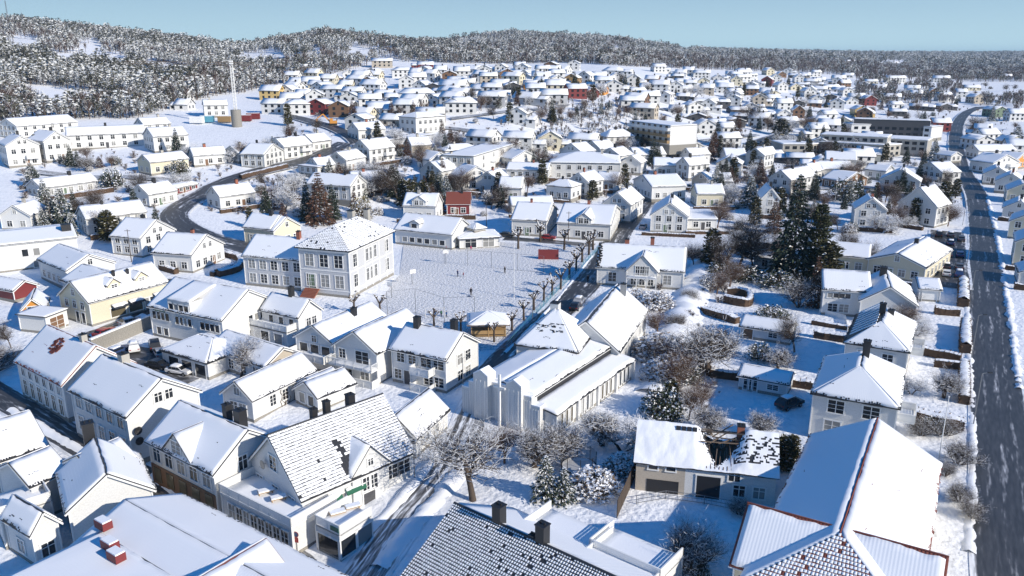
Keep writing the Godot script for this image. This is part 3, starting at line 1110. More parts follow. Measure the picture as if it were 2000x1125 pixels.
func fence(px: Array, h: float, label: String, m := "trim", gap := 2.4, mesh_style := "rails", name_ := "fence"):
	var pts := []
	for p in px: pts.append(at(p[0], p[1]))
	var o = thing(name_, label, "fence", Transform3D(Basis(), pts[0]))
	for k in pts.size() - 1:
		var a: Vector3 = pts[k] - pts[0]
		var b: Vector3 = pts[k + 1] - pts[0]
		var n: int = maxi(1, int(a.distance_to(b) / gap))
		for i in n + (1 if k == pts.size() - 2 else 0):
			var st := new_st()
			tube(st, Vector3(0, -0.2, 0), Vector3(0, h, 0), 0.05, 0.05, 5, null, true)
			part(o, "post", done(st), M[m], Transform3D(Basis(), a.lerp(b, float(i) / n)))
		var rl := new_st()
		if mesh_style == "rails":
			for y in [h * 0.98, h * 0.55, h * 0.15]: bar(rl, a + Vector3(0, y, 0), b + Vector3(0, y, 0), 0.04, 0.05)
			var nb: int = int(a.distance_to(b) / 0.5)
			for i in nb: tube(rl, a.lerp(b, (i + 0.5) / nb) + Vector3(0, h * 0.15, 0), a.lerp(b, (i + 0.5) / nb) + Vector3(0, h * 0.98, 0), 0.012, 0.012, 3)
		elif mesh_style == "boards":
			var nb: int = int(a.distance_to(b) / 0.16)
			var d := (b - a).normalized()
			for i in nb: box(rl, a.lerp(b, (i + 0.5) / nb) + Vector3(0, h * 0.5, 0), Vector3(0.13, h, 0.03), Basis(d, Vector3.UP, d.cross(Vector3.UP)))
		else:
			for y in [h, h * 0.03]: tube(rl, a + Vector3(0, y, 0), b + Vector3(0, y, 0), 0.025, 0.025, 4)
			var nb: int = int(a.distance_to(b) / 0.9)
			for i in nb:
				for y in 4: tube(rl, a.lerp(b, float(i) / nb) + Vector3(0, h * y / 4, 0), a.lerp(b, float(i + 1) / nb) + Vector3(0, h * (y + 1) / 4, 0), 0.005, 0.005, 3)
		part(o, "rails", done(rl), M[m])
	return o

# ---------------------------------------------------------------- cars, people, poles
func car_source(suv: bool) -> Node3D:
	var o := Node3D.new()
	var hgt := 1.75 if suv else 1.46
	var prof := [[-2.2, 0.45], [-2.22, 0.75], [-2.1, 0.92], [-1.0, 1.0], [-0.35, hgt - 0.06], [0.1, hgt], [1.1, hgt - 0.02], [1.75, hgt - 0.2 if suv else 1.05], [2.15, 1.0 if suv else 0.98], [2.2, 0.7], [2.15, 0.4]]
	var st := new_st()
	st.set_smooth_group(0)
	var n := prof.size()
	var ring := []
	for p in prof:
		var in_: float = 0.0 if p[1] < 1.02 else 0.17
		ring.append([Vector3(p[0], p[1], 0.88 - in_), Vector3(p[0], p[1], -0.88 + in_)])
	for k in n:
		var m := (k + 1) % n
		poly(st, [ring[k][1], ring[k][0], ring[m][0], ring[m][1]])
	for s in 2:
		for k in range(1, n - 1):
			var tri := [ring[0][s], ring[k][s], ring[k + 1][s]]
			if s == 0: tri.reverse()
			poly(st, tri)
	part(o, "body", done(st), M.c_black)
	var g := new_st()
	for s in [-1, 1]:
		for w in [[-0.78, -0.32, 0.02], [0.06, 0.06, 0.82], [0.88, 0.88, 1.5]]:
			var z0: float = s * 0.86
			var z1: float = s * 0.735
			var q := [Vector3(w[0], 1.02, z0), Vector3(w[2] if w[0] < 0 else w[2], 1.02, z0), Vector3(w[2], hgt - 0.12, z1), Vector3(w[1], hgt - 0.12, z1)]
			if s < 0: q.reverse()
			poly(g, q)
	poly(g, [Vector3(-1.0, 1.02, -0.72), Vector3(-1.0, 1.02, 0.72), Vector3(-0.4, hgt - 0.07, 0.64), Vector3(-0.4, hgt - 0.07, -0.64)])
	poly(g, [Vector3(1.9, 1.08, 0.68), Vector3(1.9, 1.08, -0.68), Vector3(1.55 if not suv else 1.7, hgt - 0.12, -0.64), Vector3(1.55 if not suv else 1.7, hgt - 0.12, 0.64)])
	part(o, "windows", done(g), M.car_glass)
	for x in [-1.35, 1.35]:
		for s in [-1, 1]:
			var w := new_st()
			tube(w, Vector3(0, 0, -0.1), Vector3(0, 0, 0.1), 0.33, 0.33, 12, null, true)
			tube(w, Vector3(0, 0, 0.1), Vector3(0, 0, -0.1), 0.33, 0.33, 12, null, true)
			var wn := part(o, "wheel", done(w), M.rubber, Transform3D(Basis(), Vector3(x, 0.33, s * 0.82)))
			var r := new_st()
			tube(r, Vector3(0, 0, s * 0.05), Vector3(0, 0, s * 0.115), 0.2, 0.19, 10, null, true)
			part(wn, "rim", done(r), M.metal)
	for s in [-1, 1]:
		var l := new_st()
		box(l, Vector3(2.19, 0.8, s * 0.66), Vector3(0.05, 0.14, 0.3))
		part(o, "tail_light", done(l), M.lamp_red)
		var l2 := new_st()
		box(l2, Vector3(-2.2, 0.74, s * 0.62), Vector3(0.06, 0.14, 0.34))
		part(o, "headlight", done(l2), M.trim)
	var sn := new_st()
	sn.set_smooth_group(0)
	snow_sheet(sn, Vector3(-0.3, hgt - 0.01, 0.6), Vector3(1.35, hgt - 0.01, 0.6), Vector3(1.35, hgt - 0.01, -0.6), Vector3(-0.3, hgt - 0.01, -0.6), 0.12, 5, 4, [0.02, 0.02, 0.02, 0.02], 3.0)
	sn.generate_normals()
	part(o, "roof_snow", done(sn), M.snow)
	o.set_meta("stem", "parked_car")
	return o

var road_pts := []
var car_src: Array
func car(px: float, py: float, yaw_px: Array, color: String, label: String, snow := true, suv := false, group := ""):
	# yaw from a second pixel further along the car's length
	var p := at(px, py)
	var q := at(yaw_px[0], yaw_px[1])
	var d := q - p
	var c = copy_of(car_src[1 if suv else 0], Transform3D(Basis(Vector3.UP, atan2(d.z, -d.x)), p), label, group)
	c.set_meta("category", "car")
	c.get_node("body").material_override = M[color]
	if not snow: c.get_node("roof_snow").free()
	return c

func person(px: float, py: float, h: float, jacket: Color, legs: Color, label: String, yaw: float):
	var p := at(px, py)
	var k := h / 1.75
	var st := new_st()
	var J := jacket
	var L := legs
	for s in [-1, 1]:
		tube(st, Vector3(s * 0.1, 0.06, s * 0.12), Vector3(s * 0.1, 0.48, s * 0.04), 0.06, 0.075, 7, L)
		tube(st, Vector3(s * 0.1, 0.46, s * 0.04), Vector3(s * 0.09, 0.9, 0), 0.075, 0.1, 7, L)
		tube(st, Vector3(s * 0.1, 0.05, s * 0.12 - 0.05), Vector3(s * 0.1, 0.05, s * 0.12 + 0.18), 0.06, 0.045, 6, Color(0.03, 0.03, 0.03), true)
		tube(st, Vector3(s * 0.21, 1.4, 0), Vector3(s * 0.27, 1.12, 0.02), 0.07, 0.06, 6, J)
		tube(st, Vector3(s * 0.27, 1.13, 0.02), Vector3(s * 0.25, 0.86, 0.1), 0.06, 0.05, 6, J)
		tube(st, Vector3(s * 0.25, 0.87, 0.1), Vector3(s * 0.25, 0.76, 0.13), 0.045, 0.035, 5, Color(0.05, 0.05, 0.05), true)
	var ringy := [[0.84, 0.17], [0.95, 0.19], [1.15, 0.18], [1.35, 0.21], [1.46, 0.16], [1.52, 0.07], [1.57, 0.06]]
	for i in ringy.size() - 1: tube(st, Vector3(0, ringy[i][0], 0), Vector3(0, ringy[i + 1][0], 0), ringy[i][1], ringy[i + 1][1], 9, J if i < 5 else Color(0.5, 0.32, 0.24))
	var hd := [[1.53, 0.05], [1.57, 0.085], [1.65, 0.1], [1.7, 0.1], [1.76, 0.07], [1.785, 0.02]]
	for i in hd.size() - 1: tube(st, Vector3(0, hd[i][0], 0.02), Vector3(0, hd[i + 1][0], 0.02), hd[i][1], hd[i + 1][1], 9, Color(0.5, 0.32, 0.24) if i < 3 else Color(0.04, 0.03, 0.03), true)
	tube(st, Vector3(0, 1.64, 0.1), Vector3(0, 1.63, 0.145), 0.02, 0.012, 5, Color(0.5, 0.32, 0.24), true)
	var o := part(self, "person", done(st), M.leaf, Transform3D(Basis(Vector3.UP, yaw).scaled(Vector3(k, k, k)), p))
	tag(o, label, "person")

func lamp_post(px: float, py: float, h: float, label: String, arm := true, yaw := 0.0, called := "street_lamp", group := ""):
	var o = thing(called, label, "lamp", Transform3D(Basis(Vector3.UP, yaw), at(px, py)), group)
	var st := new_st()
	tube(st, Vector3(0, -0.2, 0), Vector3(0, h, 0), 0.08, 0.05, 7)
	if arm: tube(st, Vector3(0, h, 0), Vector3(0.9, h + 0.15, 0), 0.04, 0.035, 6)
	part(o, "pole", done(st), M.metal)
	var s2 := new_st()
	if arm: box(s2, Vector3(1.0, h + 0.14, 0), Vector3(0.6, 0.12, 0.24))
	else:
		tube(s2, Vector3(0, h, 0), Vector3(0, h + 0.45, 0), 0.13, 0.22, 8, null, true)
		tube(s2, Vector3(0, h + 0.45, 0), Vector3(0, h + 0.62, 0), 0.28, 0.04, 8)
	part(o, "lamp_head", done(s2), M.black)

func pole(px: float, py: float, h: float, label: String, m := "trim", r := 0.07, called := "flagpole", cat := "pole", group := ""):
	var o = thing(called, label, cat, Transform3D(Basis(), at(px, py)), group)
	var st := new_st()
	tube(st, Vector3(0, -0.2, 0), Vector3(0, h, 0), r, r * 0.6, 7, null, true)
	part(o, "shaft", done(st), M[m])
	var s2 := new_st()
	if called == "flagpole": tube(s2, Vector3(0, h, 0), Vector3(0, h + 0.12, 0), 0.09, 0.09, 8, null, true)
	else: bar(s2, Vector3(-0.7, h - 0.4, 0), Vector3(0.7, h - 0.4, 0), 0.1, 0.1)
	part(o, "top" if called == "flagpole" else "crossarm", done(s2), M[m])
	return o

# ---------------------------------------------------------------- the near buildings
func gable_dormer(node, rel: Transform3D, x: float, z0: float, z1: float, y: float, w: float, h: float, rise: float, c := "white", far := false):
	# a small gabled volume whose front wall stands at z1 and whose roof runs back to z0
	var v := {"L": w, "W": z1 - z0, "e": h, "rise": rise, "t": "x", "c": c, "o": 0.25, "snow": 0.16}
	var r := rel * Transform3D(Basis(), Vector3(x, y, (z0 + z1) / 2))
	var st := new_st()
	var hl := w / 2
	var hw: float = (z1 - z0) / 2
	poly(st, [Vector3(-hl, 0, hw), Vector3(hl, 0, hw), Vector3(hl, h, hw), Vector3(0, h + rise, hw), Vector3(-hl, h, hw)])
	poly(st, [Vector3(hl, 0, hw), Vector3(hl, 0, -hw), Vector3(hl, h, -hw), Vector3(hl, h, hw)])
	poly(st, [Vector3(-hl, 0, -hw), Vector3(-hl, 0, hw), Vector3(-hl, h, hw), Vector3(-hl, h, -hw)])
	var d := part(node, "dormer", done(st), M[c], r)
	var f := roof_faces(v)
	part(d, "dormer_roof", deck_mesh(f, 0.12), M.tile_black)
	var ss := new_st()
	ss.set_smooth_group(0)
	for k in 2: snow_sheet(ss, f[k][0], f[k][1], f[k][2], f[k][3], 0.16, 6, 5, [0.04, 0.1, 0.05, 0.05], x + k)
	ss.generate_normals()
	part(d, "dormer_snow", done(ss), M.snow)
	return {"L": w, "W": z1 - z0, "e": h, "rise": rise, "t": "x", "rel": r}

func shop_awning(node, rel: Transform3D, x: float, z: float, y: float, w: float, dep := 1.1, m := "awning"):
	var st := new_st()
	poly(st, [Vector3(-w / 2, -0.5, dep), Vector3(w / 2, -0.5, dep), Vector3(w / 2, 0, 0), Vector3(-w / 2, 0, 0)])
	poly(st, [Vector3(-w / 2, -0.75, dep), Vector3(w / 2, -0.75, dep), Vector3(w / 2, -0.5, dep), Vector3(-w / 2, -0.5, dep)])
	poly(st, [Vector3(w / 2, -0.75, dep), Vector3(w / 2, 0, 0), Vector3(w / 2, -0.5, dep)])
	poly(st, [Vector3(-w / 2, -0.75, dep), Vector3(-w / 2, -0.5, dep), Vector3(-w / 2, 0, 0)])
	var a := part(node, "awning", done(st), M[m], rel * Transform3D(Basis(), Vector3(x, y, z)))
	var ss := new_st()
	ss.set_smooth_group(0)
	snow_sheet(ss, Vector3(-w / 2, -0.49, dep), Vector3(w / 2, -0.49, dep), Vector3(w / 2, 0.01, 0), Vector3(-w / 2, 0.01, 0), 0.1, 5, 3, [0.25, 0.02, 0.05, 0.05], x)
	ss.generate_normals()
	part(a, "awning_snow", done(ss), M.snow)

func near_buildings():
	var v; var h; var v2; var v3; var f
	# N1 pale house on the street corner, tall ground-floor windows
	v = vol(33, 701, 122, 747, 10.0, 5.8, 4.0, "g", "white", {"win": false, "rc": "tile_red"})
	h = house([v], "pale house with tall paired ground floor windows and a bare red roof patch")
	windows(h, v.rel, v, "f", 6, 3.6, 0.9, 1.5, 0.03, 0.97)
	windows(h, v.rel, v, "f", 6, 0.5, 1.0, 2.1, 0.03, 0.97, "cross", false, "glass_warm")
	windows(h, v.rel, v, "r", 1, 6.4, 0.8, 1.0, 0.4, 0.6)
	windows(h, v.rel, v, "r", 2, 3.6, 0.7, 0.8, 0.15, 0.6, "plain")
	door(h, v.rel, v, "r", 0.3)
	chimney(h, v.rel, Vector3(4.0, v.e + v.rise, 0), 0.9, 0.8, "stone")
	dish(h, v.rel, Vector3(v.L / 2 + 0.4, 4.6, 3.2), Basis(Vector3.UP, PI / 2), 0.55, "black")
	dish(h, v.rel, Vector3(v.L / 2 + 0.4, 2.9, 3.0), Basis(Vector3.UP, PI / 2), 0.5, "black")
	# bare patch where tiles show
	var bt := new_st()
	for k in 60:
		var u := rng.randf_range(-1, 1)
		var w := rng.randf_range(-1, 1)
		if u * u + w * w > 1.0: continue
		var fr: float = 0.62 + w * 0.2
		var p := Vector3(-0.5 + u * 1.4, lerpf(v.e, v.e + v.rise, fr) + 0.24, lerpf(v.W / 2, 0, fr))
		box(bt, p, Vector3(0.5, 0.07, 0.3), Basis(Vector3.RIGHT, atan2(v.rise, v.W / 2)))
	part(h, "bare_tiles", done(bt), M.tile_red, v.rel)
	# N2 grey house beside it
	v = vol(138, 758, 247, 810, [387, 760], 7.0, 3.3, "g", "white", {"win": false, "sm": "snow_rib"})
	h = house([v], "tall pale house with two rows of street windows and two dark dishes on its gable")
	windows(h, v.rel, v, "f", 5, 4.7, 1.2, 1.6, 0.03, 0.97)
	windows(h, v.rel, v, "f", 5, 1.5, 1.2, 1.7, 0.03, 0.97)
	windows(h, v.rel, v, "r", 2, 7.2, 0.9, 1.1, 0.36, 0.66)
	for y in [4.6, 3.2]: dish(h, v.rel, Vector3(v.L / 2 + 0.4, y, v.W / 2 - 0.9), Basis(Vector3.UP, PI / 2), 0.55, "black")
	chimney(h, v.rel, Vector3(-2.4, v.e + v.rise, -0.4), 1.0, 1.1, "stone")
	# N3 house with brown shop front and big front gable
	v = vol(290, 857, 417, 920, [530, 850], 5.8, 3.3, "g", "white", {"win": false, "sm": "snow_rib"})
	h = house([v], "pale house with brown shop front and a wide gable over the street")
	f = gable_dormer(h, v.rel, -0.3, -0.2, v.W / 2 + 0.15, v.e - 0.7, 5.6, 0.7, 2.7)
	windows(h, f.rel, f, "f", 1, 0.7, 1.6, 1.4, 0.2, 0.8, "six")
	windows(h, v.rel, v, "f", 5, 3.3, 1.3, 1.6, 0.02, 0.98)
	var shop := new_st()
	box(shop, Vector3(0, 1.35, v.W / 2 + 0.05), Vector3(v.L, 2.7, 0.1))
	part(h, "shop_front", done(shop), M.brown, v.rel)
	for k in 5:
		windows(h, v.rel * Transform3D(Basis(), Vector3(0, 0, 0.11)), v, "f", 1, 0.5, 1.5, 1.9, k * 0.2 + 0.02, k * 0.2 + 0.18, "plain", true, "glass_warm")
	windows(h, v.rel, v, "r", 2, 4.4, 1.0, 1.5, 0.25, 0.85)
	windows(h, v.rel, v, "r", 1, 0.9, 1.4, 1.6, 0.1, 0.4, "six")
	dish(h, v.rel, Vector3(v.L / 2 + 0.4, 5.0, -0.8), Basis(Vector3.UP, PI / 2), 0.5, "black")
	dish(h, v.rel, Vector3(v.L / 2 + 0.4, 6.4, -2.2), Basis(Vector3.UP, PI / 2), 0.5, "black")
	chimney(h, v.rel, Vector3(2.2, v.e + v.rise, -0.6), 1.6, 0.8)
	chimney(h, v.rel, Vector3(4.4, v.e + v.rise - 0.3, -0.8), 1.7, 1.1)
	# N4 tiled restaurant house with terraces
	v = vol(590, 970, 803, 878, [493, 897, 1], 5.0, 5.3, "g", "white", {"win": false, "snow": 0.0, "sides": ""})
	h = house([v], "large white house with black tiled roof half cleared of snow and terraces round its foot", "", "restaurant_house")
	var fs := roof_faces(v)
	tiled_face(h, v.rel, fs[0], "tile_black", 0.34, 0.36, func(u, w): return 0.25 if absf(u - 0.44 - w * 0.02) < 0.05 * (1.2 - w) and w < 0.6 else 0.995, Vector2(0.97, 0.78))
	tiled_face(h, v.rel, fs[1], "tile_black", 0.34, 0.36, func(_u, _w): return 0.95)
	var rc := new_st()
	tube(rc, fs[0][3] + Vector3(0, 0.06, 0), fs[0][2] + Vector3(0, 0.06, 0), 0.13, 0.13, 6)
	part(h, "ridge_tiles", done(rc), M.tile_black, v.rel)
	f = gable_dormer(h, v.rel, 1.3, 0.2, v.W / 2 + 0.3, -2.5, 5.0, 7.7, 2.8)
	windows(h, f.rel, f, "f", 2, 4.9, 0.9, 1.6, 0.26, 0.66, "six")
	windows(h, f.rel, f, "f", 1, 8.0, 0.6, 0.7, 0.4, 0.6)
	door(h, v.rel * Transform3D(Basis(), Vector3(0, 0, 0.31)), v, "f", 0.56, "dark", 1.6, 2.3, 0.1)
	windows(h, v.rel, v, "f", 2, 1.6, 1.6, 1.5, 0.06, 0.38, "six")
	windows(h, v.rel, v, "f", 2, 2.4, 1.5, 1.5, 0.74, 0.98, "six")
	windows(h, v.rel, v, "f", 1, 0.2, 1.4, 0.8, 0.76, 0.88, "plain")
	windows(h, v.rel, v, "l", 1, 6.0, 1.3, 1.5, 0.35, 0.65, "six")
	windows(h, v.rel, v, "l", 3, 2.0, 1.2, 1.8, 0.05, 0.95, "six")
	dish(h, v.rel, Vector3(-v.L / 2 - 0.4, 6.2, -1.6), Basis(Vector3.UP, -PI / 2), 0.55)
	chimney(h, v.rel, Vector3(0.4, v.e + v.rise - 0.5, -1.0), 1.6, 0.7)
	chimney(h, v.rel, Vector3(-1.0, v.e + v.rise - 0.9, -1.6), 1.3, 0.7)
	chimney(h, v.rel, Vector3(4.6, v.e + v.rise - 1.2, -2.4), 1.4, 0.9)
	for s in [[-5.2, 3.0], [-1.8, 2.6]]:
		shop_awning(h, v.rel, s[0] + 1.0, v.W / 2 + 0.02, 3.75, s[1], 0.5, "awning_green")
	# street-level restaurant below the terrace
	v2 = vol(432, 962, 569, 1030, 5.6, 3.6, 0.0, "f", "white", {"win": false, "o": 0.0, "snow": 0.0})
	v2.rel = v.T.affine_inverse() * v2.T
	block(h, v2.rel, v2)
	windows(h, v2.rel, v2, "f", 8, 0.3, 1.1, 2.2, 0.1, 0.95, "six")
	balcony(h, v2.rel, -v2.L / 2 - 0.1, v2.L / 2 + 0.1, -v2.W / 2 - 0.5, v2.W / 2 + 0.1, v2.e + 0.1)
	v3 = vol(617, 1024, 663, 1046, [717, 1003], 3.2, 0.0, "f", "white", {"win": false, "o": 0.0, "snow": 0.0})
	v3.rel = v.T.affine_inverse() * v3.T
	block(h, v3.rel, v3)
	windows(h, v3.rel, v3, "f", 1, 0.2, 3.0, 2.2, 0.0, 1.0, "plain")
	windows(h, v3.rel, v3, "r", 2, 0.5, 2.2, 2.0, 0.02, 0.98, "plain")
	balcony(h, v3.rel, -v3.L / 2, v3.L / 2, -v3.W / 2, v3.W / 2, v3.e + 0.1)
	var sg := new_st()
	box(sg, Vector3(v3.L / 2 - 0.6, v3.e + 0.55, v3.W / 2 + 0.08), Vector3(1.2, 0.5, 0.06))
	part(h, "sign", done(sg), M.sign_green, v3.rel)
	# N5 low annex up the lane
	v = vol(812, 850, 872, 797, 5.5, 3.2, 2.4, "g", "white", {"win": false})
	h = house([v], "low white annex house beside the lane with a smooth snowy roof")
	windows(h, v.rel, v, "f", 2, 1.2, 0.8, 1.3, 0.2, 0.8, "six")
	# N6 + N7 long low house with court annex
	v = vol(492, 778, 613, 720, [435, 763, 1], 3.7, 2.1, "g", "white", {"win": false})
	v2 = vol(577, 755, 620, 773, 6.5, 2.6, 1.6, "x", "white", {"win": false})
	v3 = vol(622, 762, 668, 742, 4.5, 2.4, 1.5, "g", "white", {"win": false})
	h = house([v, v2, v3], "long low white house with bare climbing stems on its wall")
	windows(h, v.rel, v, "f", 3, 1.2, 1.0, 1.4, 0.2, 0.8, "six")
	windows(h, v.rel, v, "l", 2, 0.9, 1.2, 1.4, 0.2, 0.8, "cross")
	windows(h, v.rel, v, "l", 1, 3.7, 0.9, 1.3, 0.35, 0.65, "cross")
	windows(h, v2.rel, v2, "f", 2, 0.6, 1.2, 1.5, 0.1, 0.9, "plain")
	var cs := new_st()
	for k in 9:
		var x0 := rng.randf_range(-1.0, 4.5)
		var pp := Vector3(x0, 0, v.W / 2 + 0.08)
		for j in 5:
			var q := pp + Vector3(rng.randf_range(-0.5, 0.5), rng.randf_range(0.3, 0.8), 0)
			tube(cs, pp, q, 0.05, 0.04, 4)
			pp = q
	part(h, "climbing_stems", done(cs), M.bark, v.rel)
	# N8 white apartment house with three gables
	v = vol(765, 678, 870, 700, [938, 665], 5.6, 2.7, "g", "white", {"win": false})
	v2 = vol(653, 670, 735, 687, 13.0, 5.6, 2.7, "x", "white", {"win": false})
	v3 = vol(578, 653, 650, 668, 14.0, 5.6, 2.3, "x", "white", {"win": false})
	h = house([v, v2, v3], "big white apartment house with three snowy wings and stacked balconies", "", "apartment_house", "apartment house")
	windows(h, v.rel, v, "f", 2, 3.6, 1.9, 1.3, 0.56, 0.96, "six")
	windows(h, v.rel, v, "f", 2, 0.8, 1.6, 1.3, 0.6, 0.96, "six")
	windows(h, v.rel, v, "f", 2, 3.6, 1.2, 1.3, 0.06, 0.5, "six")
	windows(h, v.rel, v, "f", 1, 0.8, 1.1, 1.3, 0.02, 0.2, "six")
	windows(h, v.rel, v, "r", 2, 3.4, 1.2, 1.4, 0.3, 0.8, "cross")
	windows(h, v.rel, v, "r", 2, 0.8, 1.2, 1.4, 0.3, 0.8, "cross")
	door(h, v.rel, v, "f", 0.28, "dark")
	balcony(h, v.rel, -0.4, 3.0, v.W / 2, v.W / 2 + 1.8, 2.9)
	balcony(h, v.rel, -0.4, 3.0, v.W / 2, v.W / 2 + 1.8, 0.3)
	dish(h, v.rel, Vector3(1.6, 4.6, v.W / 2 + 0.4), Basis(), 0.4)
	windows(h, v2.rel, v2, "f", 1, 3.5, 1.1, 1.3, 0.02, 0.35, "six")
	windows(h, v2.rel, v2, "f", 1, 3.1, 2.2, 1.8, 0.42, 0.9, "six")
	windows(h, v2.rel, v2, "f", 2, 0.6, 1.4, 1.6, 0.1, 0.9, "six")
	balcony(h, v2.rel, -v2.L / 2, v2.L / 2 + 0.2, v2.W / 2, v2.W / 2 + 1.7, 2.9, "", "trim", true, false)
	balcony(h, v2.rel, -v2.L / 2, v2.L / 2 + 0.2, v2.W / 2, v2.W / 2 + 1.7, 0.3)
	windows(h, v3.rel, v3, "f", 1, 5.0, 0.8, 0.9, 0.4, 0.6)
	windows(h, v3.rel, v3, "f", 3, 3.1, 1.6, 1.4, 0.05, 0.95, "plain")
	balcony(h, v3.rel, -v3.L / 2, v3.L / 2, v3.W / 2, v3.W / 2 + 2.4, 2.8)
	chimney(h, v.rel, Vector3(-2.8, v.e + v.rise - 0.2, 0.6), 1.5, 0.9)
	chimney(h, v.rel, Vector3(2.6, v.e + v.rise - 0.5, -1.5), 1.6, 0.9)
	chimney(h, v3.rel, Vector3(1.2, v3.e + v3.rise - 0.6, -1.5), 1.1, 0.8)
	# N9 house with glass-railed terrace
	v = vol(512, 602, 582, 617, [657, 607], 5.4, 2.3, "g", "white", {"win": false})
	v2 = vol(480, 632, 560, 650, 6.0, 3.0, 0.0, "f", "white", {"win": false, "snow": 0.0, "o": 0.05})
	h = house([v, v2], "white house with snowed-in roof terrace and a black chimney")
	windows(h, v.rel, v, "f", 3, 3.3, 1.0, 1.2, 0.1, 0.95, "plain")
	windows(h, v.rel, v, "r", 2, 3.0, 0.9, 1.2, 0.3, 0.8)
	windows(h, v2.rel, v2, "f", 2, 0.3, 1.8, 2.1, 0.3, 0.95, "plain")
	balcony(h, v2.rel, -v2.L / 2, v2.L / 2, -v2.W / 2, v2.W / 2, v2.e + 0.1)
	chimney(h, v.rel, Vector3(0.3, v.e + v.rise, 0), 1.6, 0.8)
	# N10 long white building with bands of windows
	v = vol(292, 595, 433, 623, [525, 583], 5.8, 3.6, "g", "white", {"win": false})
	h = house([v], "long white office house with bands of windows and a flat-roofed dormer", "", "office_house")
	var dz := new_st()
	box(dz, Vector3(-1.2, v.e + 0.6, v.W / 2 - 1.9), Vector3(5.4, 2.4, 4.0))
	var dm := part(h, "dormer", done(dz), M.white, v.rel)
	var dsn := new_st()
	dsn.set_smooth_group(0)
	snow_sheet(dsn, Vector3(-4.1, v.e + 1.82, v.W / 2 + 0.3), Vector3(1.7, v.e + 1.82, v.W / 2 + 0.3), Vector3(1.7, v.e + 3.5, 0.2), Vector3(-4.1, v.e + 3.5, 0.2), 0.2, 8, 6, [0.03, 0.03, 0.03, 0.03], 4.0)
	dsn.generate_normals()
	part(dm, "dormer_snow", done(dsn), M.snow)
	windows(h, v.rel * Transform3D(Basis(), Vector3(0, 0, 0.12)), v, "f", 4, v.e - 0.2, 1.05, 1.3, 0.29, 0.57, "plain")
	windows(h, v.rel, v, "f", 4, 3.4, 1.0, 1.4, 0.03, 0.27, "plain")
	windows(h, v.rel, v, "f", 4, 3.2, 1.0, 1.4, 0.36, 0.58, "plain")
	windows(h, v.rel, v, "f", 4, 3.2, 1.0, 1.3, 0.7, 0.96, "plain")
	windows(h, v.rel, v, "f", 2, 0.6, 1.1, 1.3, 0.05, 0.25, "plain")
	windows(h, v.rel, v, "r", 4, 3.4, 0.9, 1.2, 0.45, 0.9, "plain")
	windows(h, v.rel, v, "r", 3, 0.8, 0.9, 1.2, 0.2, 0.8, "plain")
	sg = new_st()
	box(sg, Vector3(-v.L / 2 + 2.4, 5.15, v.W / 2 + 0.06), Vector3(3.0, 0.55, 0.08))
	part(h, "sign", done(sg), M.sign_green, v.rel)
	# N11 carport with hipped roof, N12 house with yellowish gable
	v = vol(317, 683, 405, 708, 9.0, 2.9, 2.0, "h", "white", {"win": false})
	h = house([v], "low hip-roofed garage with dark bay openings facing the parking yard", "", "garage", "garage")
	windows(h, v.rel, v, "f", 3, 0.0, 2.4, 2.2, 0.1, 0.98, "plain")
	v = vol(410, 677, 517, 713, [580, 685], 3.2, 1.9, "g", "white", {"win": false})
	h = house([v], "low white house with ochre gable wall behind the bare gnarled tree")
	var oc := new_st()
	poly(oc, [Vector3(v.L / 2 + 0.02, 0, v.W / 2), Vector3(v.L / 2 + 0.02, 0, -v.W / 2), Vector3(v.L / 2 + 0.02, v.e, -v.W / 2), Vector3(v.L / 2 + 0.02, v.e + v.rise, 0), Vector3(v.L / 2 + 0.02, v.e, v.W / 2)])
	part(h, "gable_cladding", done(oc), M.beige, v.rel)
	windows(h, v.rel, v, "f", 4, 0.7, 1.1, 1.4, 0.05, 0.95, "six")
	# N13 cream shop building
	v = vol(173, 588, 325, 548, [120, 572, 1], 5.0, 3.3, "g", "cream", {"win": false})
	h = house([v], "cream shop building with two small gabled dormers and black awnings", "", "shop_building", "shop")
	for x in [-2.2, 3.6]:
		f = gable_dormer(h, v.rel, x, 0.6, 3.6, v.e + 0.3, 2.6, 1.4, 1.1, "cream")
		windows(h, f.rel, f, "f", 1, 0.25, 1.0, 0.9, 0.3, 0.7)
	windows(h, v.rel, v, "f", 1, 0.7, 3.0, 1.7, 0.22, 0.44, "plain", false, "glass_warm")
	windows(h, v.rel, v, "f", 1, 0.7, 2.8, 1.7, 0.45, 0.66, "plain", false, "glass_warm")
	windows(h, v.rel, v, "f", 2, 0.2, 1.0, 2.4, 0.68, 0.8, "plain")
	windows(h, v.rel, v, "f", 1, 0.6, 2.2, 1.9, 0.82, 0.98, "plain")
	for x in [-2.6, 0.9, 6.2]: shop_awning(h, v.rel, x, v.W / 2 + 0.02, 3.2, 3.0, 1.2)
	windows(h, v.rel, v, "l", 3, 3.0, 0.9, 1.2, 0.1, 0.9)
	windows(h, v.rel, v, "l", 1, 5.4, 0.8, 1.0, 0.4, 0.6)
	windows(h, v.rel, v, "l", 2, 0.3, 1.0, 2.0, 0.45, 0.85, "plain")
	chimney(h, v.rel, Vector3(-0.6, v.e + v.rise - 0.9, 1.2), 1.0, 0.5)
	chimney(h, v.rel, Vector3(2.2, v.e + v.rise - 1.2, 1.4), 1.0, 0.5)
	# N14 .. N18 behind it
	v = vol(75, 505, 130, 527, [213, 507], 4.6, 2.5, "g", "white", {})
	house([v], "white house with grey-green roof vents and stacked verandas behind the cream shop")
	v = vol(122, 545, 185, 566, 9.0, 5.0, 2.2, "g", "white", {"sides": "r"})
	house([v], "white back house between the cream shop and the white hall")
	v = vol(-40, 482, 148, 462, 18.0, 6.5, 1.4, "g", "white", {"win": false})
